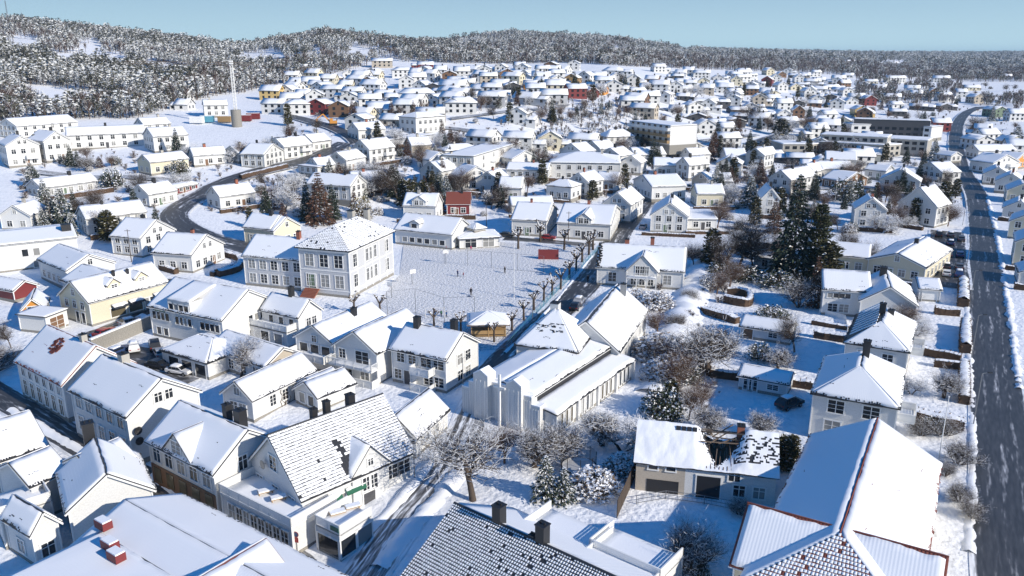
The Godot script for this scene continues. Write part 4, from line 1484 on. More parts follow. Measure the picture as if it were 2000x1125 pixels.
	h = house([v], "large plain white hall with low roof and two wall-mounted cooling units", "", "hall", "hall")
	windows(h, v.rel, v, "f", 2, 3.2, 1.2, 1.6, 0.38, 0.62, "plain")
	windows(h, v.rel, v, "f", 3, 0.4, 2.4, 1.6, 0.5, 0.95, "plain")
	chimney(h, v.rel, Vector3(v.L / 2 - 1.4, v.e + 0.4, 4.0), 1.8, 2.0)
	for k in 2:
		var cu := new_st()
		box(cu, Vector3(v.L * 0.3 + k * 1.3, 4.2, v.W / 2 + 0.3), Vector3(0.9, 0.7, 0.4))
		part(h, "cooling_unit", done(cu), M.trim, v.rel)
	v = vol(42, 603, 87, 598, 7.0, 3.0, 1.9, "x", "orange", {"win": false})
	h = house([v], "small orange gabled outbuilding with white-framed window", "", "outbuilding", "shed")
	windows(h, v.rel, v, "f", 1, 1.6, 1.3, 1.4, 0.25, 0.65)
	v = vol(88, 618, 128, 603, 6.0, 3.4, 0.0, "f", "white", {"win": false})
	h = house([v], "white flat-roofed garage with brown panelled door", "", "garage", "garage")
	windows(h, v.rel, v, "f", 1, 0.1, 2.8, 2.3, 0.1, 0.9, "six", false, "brown")
	v = vol(-30, 556, 25, 566, 5.0, 2.6, 1.4, "g", "red", {"win": false})
	house([v], "small dark red shed with snowy roof at the yard behind the orange gable", "", "shed", "shed")

	# bottom corner: cluster of white houses and the roof terrace
	v = vol(-30, 905, 88, 866, 9.0, 5.0, 3.0, "g", "white", {"win": false})
	h = house([v], "white house with red ridge tiles over the dark street corner")
	windows(h, v.rel, v, "f", 3, 3.0, 1.1, 1.4, 0.1, 0.95)
	v = vol(133, 993, 295, 950, 9.0, 6.0, 3.0, "x", "white", {"win": false})
	h = house([v], "white house with large blank gable wall and a capped black chimney")
	chimney(h, v.rel, Vector3(-0.5, v.e + v.rise - 0.3, -6.0), 1.8, 1.2)
	v = vol(190, 925, 262, 893, 6.0, 6.0, 1.6, "g", "white", {"win": false})
	house([v], "narrow white roof block with red verge squeezed between gables")
	v = vol(60, 945, 130, 915, 7.0, 5.0, 1.8, "g", "white", {"win": false})
	h = house([v], "white house with air duct on its wall below the dark chimney")
	v = vol(0, 1010, 100, 978, 5.0, 4.0, 0.0, "f", "white", {"win": false, "o": 0.0, "snow": 0.0})
	h = house([v], "white flat-roofed wing with walled snowy terrace", "", "terrace_wing")
	balcony(h, v.rel, -v.L / 2, v.L / 2, -v.W / 2, v.W / 2, v.e + 0.1, "", "trim", true)
	v = vol(60, 1035, 110, 1012, 5.5, 4.6, 1.6, "x", "white", {})
	house([v], "small white gabled stair house with red verge and a grey dish")
	# roof-terrace building
	v = vol(257, 983, 500, 1100, 10.0, 5.0, 0.0, "f", "white", {"win": false, "o": 0.0, "snow": 0.0})
	var R1 := at_y(257, 983, 4.5)
	var R2 := at_y(467, 1098, 4.5)
	var x := (R2 - R1).normalized()
	var z := Vector3(-x.z, 0, x.x)
	var T := Transform3D(Basis(x, Vector3.UP, z), (R1 + R2) * 0.5 + x * 3.0)
	T.origin.y = -3.0
	v = {"L": R1.distance_to(R2) + 8.0, "W": 12.0, "e": 5.2, "rise": 2.3, "t": "g", "c": "white", "win": false, "T": T, "sm": "snow_rib", "gap": 0.05}
	v2 = {"L": 16.0, "W": 8.5, "e": 5.0, "rise": 0.0, "t": "f", "c": "white", "win": false, "snow": 0.22, "o": 0.1, "T": T * Transform3D(Basis(), Vector3(-3.0, 1.3, 8.0))}
	v3 = {"L": 8.5, "W": 16.0, "e": 4.2, "rise": 3.0, "t": "x", "c": "white", "win": false, "rc": "tile_red", "T": T * Transform3D(Basis(), Vector3(5.2, 0.8, 5.0))}
	h = house([v, v2, v3], "long white building with snowy roof terrace holding red furniture", "", "terrace_building")
	windows(h, v3.rel, v3, "f", 2, 4.4, 0.9, 1.2, 0.3, 0.7)
	# the church
	var G1 := at(1087, 850)
	var G2 := at(1236, 739)
	x = (G2 - G1); x.y = 0
	var cl := x.length()
	x = x.normalized()
	z = Vector3(-x.z, 0, x.x)
	var CT := Transform3D(Basis(x, Vector3.UP, z), (G1 + G2) * 0.5 - z * 7.5)
	CT.origin.y = 0
	v = {"L": cl, "W": 9.5, "e": 4.9, "rise": 0.8, "t": "g", "c": "white", "win": false, "T": CT * Transform3D(Basis(), Vector3(0, 0, -0.8)), "o": 0.3, "snow": 0.3, "gap": 0.0}
	v2 = {"L": cl, "W": 3.4, "e": 3.0, "rise": 0.7, "t": "s", "c": "white", "win": false, "T": CT * Transform3D(Basis(), Vector3(0, 0, 5.75)), "o": 0.3, "snow": 0.25}
	h = house([v, v2], "modern white church with stepped fin facade and a row of tall windows", "", "church", "church")
	var clr := new_st()
	box(clr, Vector3(0, 4.25, 4.05), Vector3(cl, 1.0, 0.24))
	part(h, "clerestory_band", done(clr), M.black, v2.rel * Transform3D(Basis(), Vector3(0, 0, -5.75)))
	for k in 4:
		windows(h, v2.rel, v2, "f", 3, 0.4, 0.55, 2.2, 0.03 + k * 0.25, 0.2 + k * 0.25, "plain", false, "glass_warm" if k % 2 == 0 else "glass")
		var bt2 := new_st()
		box(bt2, Vector3(-cl / 2 + cl * (0.235 + k * 0.25), 1.5, 1.85), Vector3(0.5, 3.0, 0.5))
		part(h, "buttress", done(bt2), M.white, v2.rel)
	# facade: folded tall slabs of different heights with gable tops, and the cross
	var fx := -cl / 2 - 0.6
	for e in [[-6.2, 3.9, 1.2, 0.0], [-5.0, 4.9, 1.3, 0.0], [-3.2, 6.5, 2.4, 0.7], [-0.5, 5.4, 3.0, 0.0], [2.2, 6.3, 2.4, 0.7], [4.0, 4.9, 1.3, 0.0], [5.3, 3.8, 1.3, 0.0]]:
		var fs2 := new_st()
		var w2: float = e[2] / 2
		var hh: float = e[1]
		var dp: float = 0.5 if e[3] == 0.0 else 1.1
		if e[0] == -0.5: dp = 0.15
		var fp := [Vector3(fx - dp, -1, -w2), Vector3(fx - dp, -1, w2), Vector3(fx - dp, hh, w2), Vector3(fx - dp, hh + e[3], 0), Vector3(fx - dp, hh, -w2)]
		var bp := []
		for q in fp: bp.append(Vector3(fx + 0.9, q.y, q.z))
		poly(fs2, fp)
		for k in 5:
			var m: int = (k + 1) % 5
			poly(fs2, [fp[m], fp[k], bp[k], bp[m]])
		bp.reverse()
		poly(fs2, bp)
		var fin := part(h, "facade_fin", done(fs2), M.white, Transform3D(Basis(), Vector3(0, 0, e[0] + 0.4)))
		var fc := new_st()
		var dx2 := (fx - dp + fx + 0.9) / 2
		for s2 in [-1, 1]:
			bar(fc, Vector3(dx2, hh + 0.08, s2 * w2), Vector3(dx2, hh + e[3] + 0.08, 0), 0.9 + dp, 0.16)
		part(fin, "fin_snow", done(fc), M.snow)
		# upright grooves between the boards of the fin
		var gr := new_st()
		for k in 3: box(gr, Vector3(fx - dp - 0.02, hh * 0.45, lerpf(-w2 * 0.6, w2 * 0.6, k / 2.0)), Vector3(0.06, hh * 0.9, 0.12))
		part(fin, "ribs", done(gr), M.trim)
	var cr := new_st()
	box(cr, Vector3(fx - 1.3, 3.6, 0.5), Vector3(0.28, 7.8, 0.28))
	box(cr, Vector3(fx - 1.3, 5.6, 0.5), Vector3(0.24, 0.28, 1.8))
	part(h, "cross", done(cr), M.trim)
	# pyramid-roofed hall and gabled hall behind the church
	v = vol(1010, 672, 1127, 687, [1158, 647], 5.8, 4.9, "p", "white", {"win": false, "snow": 0.14, "gap": 0.3})
	h = house([v], "pyramid-roofed white hall with snow sliding off its black roof", "", "church_hall", "hall")
	windows(h, v.rel, v, "r", 3, 4.0, 0.9, 1.1, 0.3, 0.95, "plain")
	chimney(h, v.rel, Vector3(-0.4, v.e + v.rise - 0.6, -0.6), 1.2, 1.3, "white")
	var sl := new_st()
	for k in 26:
		var q := Vector3(rng.randf_range(-2.4, 2.0), 0, rng.randf_range(2.2, 3.4))
		q.y = v.e + v.rise * (1.0 - q.z / (v.W / 2 + 0.4)) + 0.2
		box(sl, q, Vector3(rng.randf_range(0.25, 0.7), 0.07, rng.randf_range(0.08, 0.16)), Basis(Vector3.RIGHT, 0.75).rotated(Vector3.UP, rng.randf_range(-0.5, 0.5)))
	part(h, "slid_snow_edges", done(sl), M.black, v.rel)
	v = vol(1208, 683, 1262, 604, 10.5, 4.6, 4.2, "g", "white", {"win": false, "rc": "tile_black", "gap": 0.25})
	h = house([v], "steep gabled white hall with snow guard and black roof edge behind the church", "", "church_hall", "hall")
	windows(h, v.rel, v, "f", 3, 1.6, 1.0, 1.4, 0.1, 0.9)
	chimney(h, v.rel, Vector3(v.L / 2 - 2.5, v.e + v.rise - 1.0, 1.5), 1.8, 0.9, "metal")
	# N20 villa with veranda
	v = vol(1167, 518, 1335, 528, 9.5, 4.4, 4.0, "g", "white", {"win": false})
	h = house([v], "white villa with carved front gable, balcony and veranda above the church hall", "", "villa")
	f = gable_dormer(h, v.rel, 0.6, -0.2, v.W / 2 + 1.6, 2.9, 6.6, 1.3, 3.4)
	windows(h, f.rel, f, "f", 3, 0.3, 0.7, 1.7, 0.28, 0.72, "cross")
	balcony(h, v.rel, -2.6, 3.8, v.W / 2 + 1.5, v.W / 2 + 3.0, 2.9, "", "trim", true, false)
	var pst := new_st()
	for k in 4: box(pst, Vector3(-2.5 + k * 2.07, 1.4, v.W / 2 + 2.9), Vector3(0.16, 2.8, 0.16))
	for k in 3:
		for s in [-1, 1]: bar(pst, Vector3(-2.5 + k * 2.07 + (0 if s > 0 else 2.07), 2.0, v.W / 2 + 2.9), Vector3(-2.5 + k * 2.07 + (0.8 if s > 0 else 1.27), 2.8, v.W / 2 + 2.9), 0.08, 0.08)
	part(h, "veranda_posts", done(pst), M.trim, v.rel)
	windows(h, v.rel, v, "f", 1, 1.0, 1.5, 1.8, 0.08, 0.28, "six")
	windows(h, v.rel, v, "f", 1, 1.0, 1.5, 1.8, 0.72, 0.92, "six")
	windows(h, v.rel, v, "f", 3, 0.6, 1.0, 2.0, 0.38, 0.68, "six")
	windows(h, v.rel, v, "r", 3, 1.0, 1.1, 1.6, 0.1, 0.9, "six")
	chimney(h, v.rel, Vector3(-3.5, v.e + v.rise - 0.5, -1.2), 1.3, 0.9, "brick")
	chimney(h, v.rel, Vector3(2.0, v.e + v.rise - 0.5, -1.6), 1.8, 0.8, "brick")
	var vb := new_st()
	for k in 40: box(vb, Vector3(-v.L / 2 - 0.2 + rng.randf_range(0.0, 0.8), lerpf(v.e, v.e + v.rise, k / 40.0) - 0.05, lerpf(v.W / 2 + 0.3, 0.1, k / 40.0)), Vector3(rng.randf_range(0.2, 0.8), 0.5, 0.1))
	part(h, "bare_tiles", done(vb), M.tile_black, v.rel)
	# school
	v = vol(583, 482, 680, 490, [778, 453], 10.0, 4.0, "h", "grey", {"win": false, "snow": 0.0, "rc": "tile_black", "o": 0.7})
	v2 = vol(475, 497, 592, 507, 10.5, 6.8, 3.4, "g", "grey", {"win": false})
	h = house([v, v2], "grand pale two-storey school with hipped tiled roof and ornate windows", "", "school_building", "school")
	fs = roof_faces(v)
	for k in 4: tiled_face(h, v.rel, fs[k], "tile_black", 0.42, 0.42, func(_u, _w): return 0.97, Vector2(0.93, 0.9))
	for y in [1.9, 6.2]:
		windows(h, v.rel, v, "f", 3, y, 1.7, 2.3, 0.06, 0.94, "six")
		windows(h, v.rel, v, "r", 1, y, 1.6, 2.3, 0.06, 0.2, "six")
		windows(h, v.rel, v, "r", 3, y, 0.9, 2.3, 0.34, 0.62, "cross")
		windows(h, v.rel, v, "r", 1, y, 1.3, 2.3, 0.76, 0.94, "six")
	for y in [0.9, 4.0]: windows(h, v2.rel, v2, "f", 5, y, 1.4, 1.7, 0.04, 0.98, "six")
	door(h, v.rel, v, "f", 0.24, "green", 1.6, 2.8, 1.5)
	var stp := new_st()
	for k in 7: box(stp, Vector3(-v.L * 0.26, 0.1 + k * 0.2, v.W / 2 + 2.4 - k * 0.33), Vector3(3.4, 0.2 + k * 0.0, 0.36))
	part(h, "steps", done(stp), M.brick, v.rel)
	var trm := new_st()
	for y in [5.4, 1.3]:
		box(trm, Vector3(0, y, 0), Vector3(v.L + 0.16, 0.22, v.W + 0.16))
	box(trm, Vector3(0, v.e - 0.5, 0), Vector3(v.L + 0.14, 0.3, v.W + 0.14))
	for k in 7: box(trm, Vector3(v.L / 2 + 0.04, 5.0, lerpf(-v.W / 2, v.W / 2, k / 6.0)), Vector3(0.12, 9.4, 0.24))
	part(h, "cornice_boards", done(trm), M.trim, v.rel)
	chimney(h, v.rel, Vector3(-1.5, v.e + v.rise - 0.8, -5.0), 2.0, 1.3, "stone")
	chimney(h, v.rel, Vector3(1.0, v.e + v.rise - 0.8, -7.5), 2.0, 1.1, "stone")
	chimney(h, v2.rel, Vector3(3.6, v2.e + v2.rise - 0.4, 0.4), 1.8, 0.8, "brick")
	# hall and kiosk beside the school yard
	v = vol(772, 446, 882, 457, 11.0, 4.2, 3.2, "g", "white", {"win": false})
	h = house([v], "low white school annex with ramp stairs and skylights at the yard edge", "", "school_annex", "school")
	windows(h, v.rel, v, "f", 6, 1.0, 1.4, 1.2, 0.1, 0.9, "plain")
	windows(h, v.rel, v, "r", 3, 1.0, 1.2, 1.6, 0.1, 0.9)
	f = gable_dormer(h, v.rel, -3.0, 0.0, v.W / 2 - 0.6, v.e + 0.2, 3.0, 1.6, 0.8)
	windows(h, f.rel, f, "f", 1, 0.3, 1.6, 1.1, 0.2, 0.8, "plain")
	v = vol(898, 466, 975, 462, 8.5, 3.0, 1.3, "p", "white", {"win": false, "o": 0.7})
	v2 = {"L": 3.4, "W": 3.4, "e": 0.9, "rise": 1.3, "t": "p", "c": "white", "win": false, "T": v.T * Transform3D(Basis(Vector3.UP, 0.4), Vector3(0, 3.9, 0)), "o": 0.4}
	h = house([v, v2], "white pavilion with two-tier snowy roof and large corner windows", "", "pavilion", "pavilion")
	windows(h, v.rel, v, "f", 2, 0.5, 2.6, 1.9, 0.05, 0.95, "cross")
	windows(h, v.rel, v, "r", 1, 0.5, 2.6, 1.9, 0.2, 0.8, "cross")

func right_buildings():
	var v; var v2; var v3; var h; var f; var fs
	# N26 big villa, N27 villa
	v = vol(1589, 767, 1753, 796, [1767, 723], 6.3, 3.2, "h", "white", {"win": false, "ins": 0.8})
	h = house([v], "big pale hip-roofed villa with large six-pane windows and a black chimney", "", "villa")
	windows(h, v.rel, v, "f", 2, 4.1, 1.7, 1.5, 0.08, 0.92, "six")
	windows(h, v.rel, v, "f", 2, 0.9, 1.7, 1.8, 0.06, 0.9, "six")
	windows(h, v.rel, v, "r", 3, 4.0, 1.1, 1.5, 0.3, 0.95, "six")
	windows(h, v.rel, v, "l", 3, 3.9, 1.1, 1.5, 0.1, 0.9, "six")
	balcony(h, v.rel * Transform3D(Basis(Vector3.UP, PI / 2), Vector3.ZERO), -3.6, 0.6, v.L / 2, v.L / 2 + 2.2, 3.2)
	chimney(h, v.rel, Vector3(0.3, v.e + v.rise - 0.2, -1.6), 2.2, 0.9)
	var hatch := new_st()
	box(hatch, Vector3(0.6, v.e + 1.75, 3.0), Vector3(0.9, 0.4, 0.7))
	part(h, "roof_hatch", done(hatch), M.black, v.rel)
	v = vol(1652, 668, 1773, 687, [1785, 630], 6.0, 3.0, "h", "white", {"win": false, "sm": "snow_rib", "bare": [3]})
	h = house([v], "pale hip-roofed villa with ribbed grey roof half cleared and a long black chimney", "", "villa")
	windows(h, v.rel, v, "f", 2, 3.4, 1.3, 1.5, 0.1, 0.9, "six")
	windows(h, v.rel, v, "f", 2, 0.8, 1.3, 1.5, 0.1, 0.9, "six")
	windows(h, v.rel, v, "r", 3, 3.4, 1.1, 1.5, 0.1, 0.9, "six")
	balcony(h, v.rel * Transform3D(Basis(Vector3.UP, PI / 2), Vector3.ZERO), 0.0, 5.0, v.L / 2, v.L / 2 + 2.0, 3.2)
	var stripes := new_st()
	for k in 9:
		var zz := lerpf(-v.W / 2, v.W / 2 - 3.0, k / 8.0)
		box(stripes, Vector3(-v.L / 4 - 0.2, v.e + v.rise / 2 + 0.12, zz), Vector3(v.L / 2, 0.1, 0.75), Basis(Vector3.BACK, atan2(v.rise, v.L / 2)))
	part(h, "snow_strips", done(stripes), M.snow, v.rel)
	chimney(h, v.rel, Vector3(-0.3, v.e + v.rise - 0.4, -1.0), 1.8, 0.9)
	chimney(h, v.rel, Vector3(0.9, v.e + v.rise - 0.5, -2.4), 0.6, 0.9)
	# N28 L-shaped house with garage
	v = vol(1610, 562, 1700, 568, 9.0, 5.4, 2.6, "g", "white", {"win": false})
	v2 = vol(1682, 584, 1790, 594, 13.0, 4.4, 3.0, "x", "white", {"win": false})
	v3 = vol(1797, 562, 1838, 565, 8.0, 2.8, 1.2, "g", "white", {"win": false})
	h = house([v, v2, v3], "white L-shaped house with row of upper windows, deck and garage")
	windows(h, v.rel, v, "f", 4, 3.6, 0.9, 0.9, 0.08, 0.6, "plain")
	windows(h, v.rel, v, "f", 2, 0.8, 1.5, 1.4, 0.1, 0.6, "six")
	windows(h, v2.rel, v2, "f", 1, 1.2, 1.8, 1.3, 0.25, 0.55, "cross")
	windows(h, v2.rel, v2, "r", 3, 1.0, 1.2, 1.3, 0.1, 0.9, "cross")
	windows(h, v3.rel, v3, "f", 1, 0.1, 2.6, 2.1, 0.1, 0.9, "plain", false, "trim")
	chimney(h, v2.rel, Vector3(-0.6, v2.e + v2.rise - 0.2, -3.0), 1.4, 1.2)
	# sheds in the garden
	v = vol(1448, 634, 1545, 649, 4.8, 2.4, 1.2, "g", "white", {"win": false})
	h = house([v], "long white garden shed with brown door below the round shrub", "", "garden_shed", "shed")
	windows(h, v.rel, v, "f", 1, 0.9, 1.3, 1.0, 0.55, 0.75, "six")
	door(h, v.rel, v, "f", 0.15, "brown", 1.6, 2.0)
	v = vol(1445, 731, 1538, 748, [1548, 727], 2.4, 0.9, "g", "white", {"win": false})
	h = house([v], "white garden annex with double glazed doors beside the snowy yard", "", "garden_shed", "shed")
	windows(h, v.rel, v, "f", 2, 0.2, 1.0, 1.9, 0.12, 0.36, "six")
	windows(h, v.rel, v, "f", 1, 0.9, 1.4, 0.7, 0.6, 0.82, "six")
	# N25 collapsing barn
	v = vol(1243, 900, 1517, 930, 8.0, 3.7, 3.2, "g", "stone", {"win": false, "snow": 0.0})
	var T: Transform3D = v.T
	h = thing("barn", "derelict pale barn with its snowy roof fallen in at the middle", "barn", T)
	v.rel = Transform3D()
	var hl: float = v.L / 2
	var hw: float = v.W / 2
	var e: float = v.e
	var r: float = e + v.rise
	# walls: the near wall in two claddings, broken far gable
	for wl in [["wall", "white", -hl * 0.28, hl], ["wall", "beige", -hl, -hl * 0.28]]:
		var st := new_st()
		poly(st, [Vector3(wl[2], -2, hw), Vector3(wl[3], -2, hw), Vector3(wl[3], e, hw), Vector3(wl[2], e, hw)])
		poly(st, [Vector3(wl[3], -2, hw - 0.2), Vector3(wl[2], -2, hw - 0.2), Vector3(wl[2], e, hw - 0.2), Vector3(wl[3], e, hw - 0.2)])
		part(h, wl[0], done(st), M[wl[1]])
	var gw := new_st()
	for s in [-1, 1]:
		var p := [Vector3(s * hl, -2, hw), Vector3(s * hl, -2, -hw), Vector3(s * hl, e, -hw), Vector3(s * hl, r, 0), Vector3(s * hl, e, hw)]
		if s < 0: p.reverse()
		poly(gw, p)
	poly(gw, [Vector3(hl, -2, -hw), Vector3(-hl, -2, -hw), Vector3(-hl, e, -hw), Vector3(hl, e, -hw)])
	part(h, "end_walls", done(gw), M.beige)
	var sag := func(x: float) -> float:
		var t: float = clampf(1.0 - absf(x / hl - 0.22) / 0.42, 0.0, 1.0)
		return 2.5 * t * t * (3.0 - 2.0 * t)
	var dk := new_st()
	var sn := new_st()
	sn.set_smooth_group(0)
	var N := 120
	var NV := 26
	for side in [1, -1]:
		for i in N:
			for j in NV:
				var q := []
				var qs := []
				for c in [[0, 0], [1, 0], [1, 1], [0, 1]]:
					var x: float = lerpf(-hl - 0.3, hl + 0.3, float(i + c[0]) / N)
					var t: float = float(j + c[1]) / NV
					var y: float = lerpf(e - 0.2, r, t) - sag.call(x) * t + 0.1 * noi.get_noise_2d(x * 14, t * 60)
					q.append(Vector3(x, y, side * lerpf(hw + 0.35, 0, t)))
					qs.append(Vector3(x, y + 0.13 + 0.1 * noi.get_noise_2d(x * 30 + 90.0, t * 160), side * lerpf(hw + 0.35, 0, t)))
				if side < 0:
					q.reverse()
					qs.reverse()
				var cx: float = (q[0].x + q[2].x) / 2 / hl
				var tt := (j + 0.5) / NV
				var ragged := 0.05 * noi.get_noise_2d(i * 40.0, j * 70.0)
				var hole: bool = absf(cx - 0.2 - (tt - 0.6) * 0.1) < 0.26 * (tt - 0.3) * 1.6 + ragged
				if hole: continue
				poly(dk, q)
				var bare: bool = cx > 0.4 and tt > 0.28 and tt < 0.88 and noi.get_noise_2d(i * 11.0, j * 80.0) > 0.08
				var near_hole: bool = absf(cx - 0.2 - (tt - 0.6) * 0.1) < 0.26 * (tt - 0.3) * 1.6 + 0.05 + ragged * 2.0
				if not bare and not near_hole:
					for k in [0, 2, 1, 0, 3, 2]: sn.add_vertex(qs[k])
	sn.generate_normals()
	var rp := part(h, "roof", done(dk), M.tile_black)
	part(rp, "roof_snow", done(sn), M.snow)
	var rf := new_st()
	for k in 12:
		var x := hl * lerpf(-0.1, 0.55, k / 11.0)
		for s in [-1, 1]:
			bar(rf, Vector3(x, e, s * hw), Vector3(x + rng.randf_range(-0.3, 0.3), r - sag.call(x) - 0.2 + rng.randf_range(-0.4, 0.2), s * 0.2), 0.1, 0.14)
	for k in 8: bar(rf, Vector3(hl * rng.randf_range(-0.1, 0.2), r - rng.randf_range(0.8, 2.0), rng.randf_range(-2, 2)), Vector3(hl * rng.randf_range(0.3, 0.6), r - rng.randf_range(0.3, 1.5), rng.randf_range(-2, 2)), 0.09, 0.12)
	part(h, "exposed_rafters", done(rf), M.bark_pale)
	for k in 4:
		var sk := new_st()
		box(sk, Vector3(-hl * 0.42 + k * 0.62, r - 0.25, 0.55), Vector3(0.5, 0.5, 0.12), Basis(Vector3.RIGHT, -0.68))
		part(h, "skylight", done(sk), M.black)
	chimney(h, Transform3D(), Vector3(hl * 0.5, r - 1.2, -0.6), 1.5, 0.8, "brick")
	windows(h, v.rel, v, "f", 2, 2.9, 1.0, 0.45, 0.06, 0.32, "plain")
	windows(h, v.rel, v, "f", 1, 0.0, 3.6, 1.6, 0.1, 0.3, "plain", true, "black")
	door(h, v.rel, v, "f", 0.53, "black", 2.6, 2.7, 0.0)
	windows(h, v.rel, v, "f", 1, 2.5, 1.1, 1.0, 0.66, 0.76, "cross")
	windows(h, v.rel, v, "f", 2, 0.7, 1.1, 1.2, 0.68, 0.96, "cross")
	# N31 large building with red tiles
	var A := at_y(1807, 1080, 5.0)
	var B := at_y(1832, 905, 5.0)
	var x := (B - A).normalized()
	var z := Vector3(-x.z, 0, x.x)
	T = Transform3D(Basis(x, Vector3.UP, z), (A + B) * 0.5 - z * 6.6)
	T.origin.y = 0.0
	v = {"L": 31.5, "W": 13.2, "e": 5.0, "rise": 3.6, "t": "q", "c": "cream", "rc": "tile_red", "win": false, "T": T * Transform3D(Basis(), Vector3(-6.0, 0, 0)), "gap": 0.1, "sm": "snow_rib", "bare": [2]}
	v2 = {"L": 9.6, "W": 15.8, "e": 5.0, "rise": 3.2, "t": "x", "c": "cream", "rc": "tile_red", "win": false, "T": T * Transform3D(Basis(), Vector3(-14.6, 0, 0)), "gap": 0.2, "sg": 0.22, "snow": 0.2}
	h = house([v, v2], "big cream building with red roof tiles showing along ridges under deep snow", "", "tiled_building", "building")
	fs = roof_faces(v)
	tiled_face(h, v.rel, fs[2], "tile_red", 0.3, 0.36, func(_u, _w): return 0.98, Vector2(0.86, 0.8))
	fs = roof_faces(v2)
	for k in 2: tiled_face(h, v2.rel, fs[k], "tile_red", 0.3, 0.36, func(_u, _w): return 0.0)
	for r3 in [[v, Vector3(-v.L / 2 + 5.5, 0, 0), Vector3(v.L / 2 + 0.4, 0, 0)], [v2, Vector3(0, 0, -v2.W / 2 - 0.4), Vector3(0, 0, v2.W / 2 + 0.4)]]:
		var rr2 := new_st()
		var up3 := Vector3(0, r3[0].e + r3[0].rise + 0.05, 0)
		tube(rr2, r3[1] + up3, r3[2] + up3, 0.08, 0.08, 6)
		part(h, "ridge_tiles", done(rr2), M.tile_red, r3[0].rel)
	var rr := new_st()
	windows(h, v.rel, v, "l", 2, 1.0, 1.2, 1.6, 0.2, 0.8)
	# N32 black-tiled roof and its terraces
	var R1 := at_y(902, 990, 6.6)
	var R2 := at_y(1147, 1103, 6.6)
	x = (R2 - R1).normalized()
	z = Vector3(-x.z, 0, x.x)
	if z.z < 0: z = -z
	var len_ := R1.distance_to(R2) + 6.0
	T = Transform3D(Basis(x, Vector3.UP, z), R1 + x * (len_ / 2 - 0.6))
	T.origin.y = -0.6
	v = {"L": len_, "W": 17.0, "e": 2.6, "rise": 4.6, "t": "g", "c": "white", "win": false, "snow": 0.0, "T": T}
	h = house([v], "house with wide black-tiled roof whose every tile holds a pad of snow")
	fs = roof_faces(v)
	tiled_face(h, v.rel, fs[0], "tile_black", 0.27, 0.31, func(_u, _w): return 0.97 + 0.03 * sin(_u * 9.0), Vector2(0.72, 0.7))
	var st2 := new_st()
	st2.set_smooth_group(0)
	f = fs[1]
	snow_sheet(st2, f[0], f[1], f[2], f[3], 0.2, 14, 8, [0.05, 0.3, 0.1, 0.1], 5.0)
	st2.generate_normals()
	part(h, "roof_snow", done(st2), M.snow_rib, v.rel)
	rr = new_st()
	tube(rr, fs[0][3] + Vector3(0, 0.05, 0), fs[0][2] + Vector3(0, 0.05, 0), 0.15, 0.15, 6)
	part(h, "ridge_tiles", done(rr), M.tile_black, v.rel)
	chimney(h, v.rel, Vector3(-len_ / 2 + 5.0, v.e + v.rise - 0.2, -0.3), 1.9, 0.95)
	chimney(h, v.rel, Vector3(-len_ / 2 + 10.0, v.e + v.rise - 0.2, -0.3), 1.9, 0.95)
	chimney(h, v.rel, Vector3(-len_ / 2 + 9.0, v.e + v.rise - 0.2, -0.2), 0.5, 0.5)
	# white walled terraces behind it
	for s in [[-2.5, -7.6, 7.5, 4.6, 3.4, "white walled roof terrace with small covered table"], [4.6, -8.6, 7.5, 4.2, 3.6, "white board-fenced snowy terrace with a glazed corner"], [9.8, -6.0, 3.2, 3.0, 3.2, "small white lean-to hut with snowy roof below the terraces"]]:
		var vt := {"L": s[2], "W": s[3], "e": s[4], "rise": 0.0, "t": "f", "c": "white", "win": false, "snow": 0.0, "o": 0.0, "T": T * Transform3D(Basis(), Vector3(s[0], 0, s[1]))}
		var t2 = house([vt], s[5], "", "roof_terrace", "terrace")
		balcony(t2, vt.rel, -vt.L / 2, vt.L / 2, -vt.W / 2, vt.W / 2, vt.e + 0.08, "f" if s[0] < 0 else "")

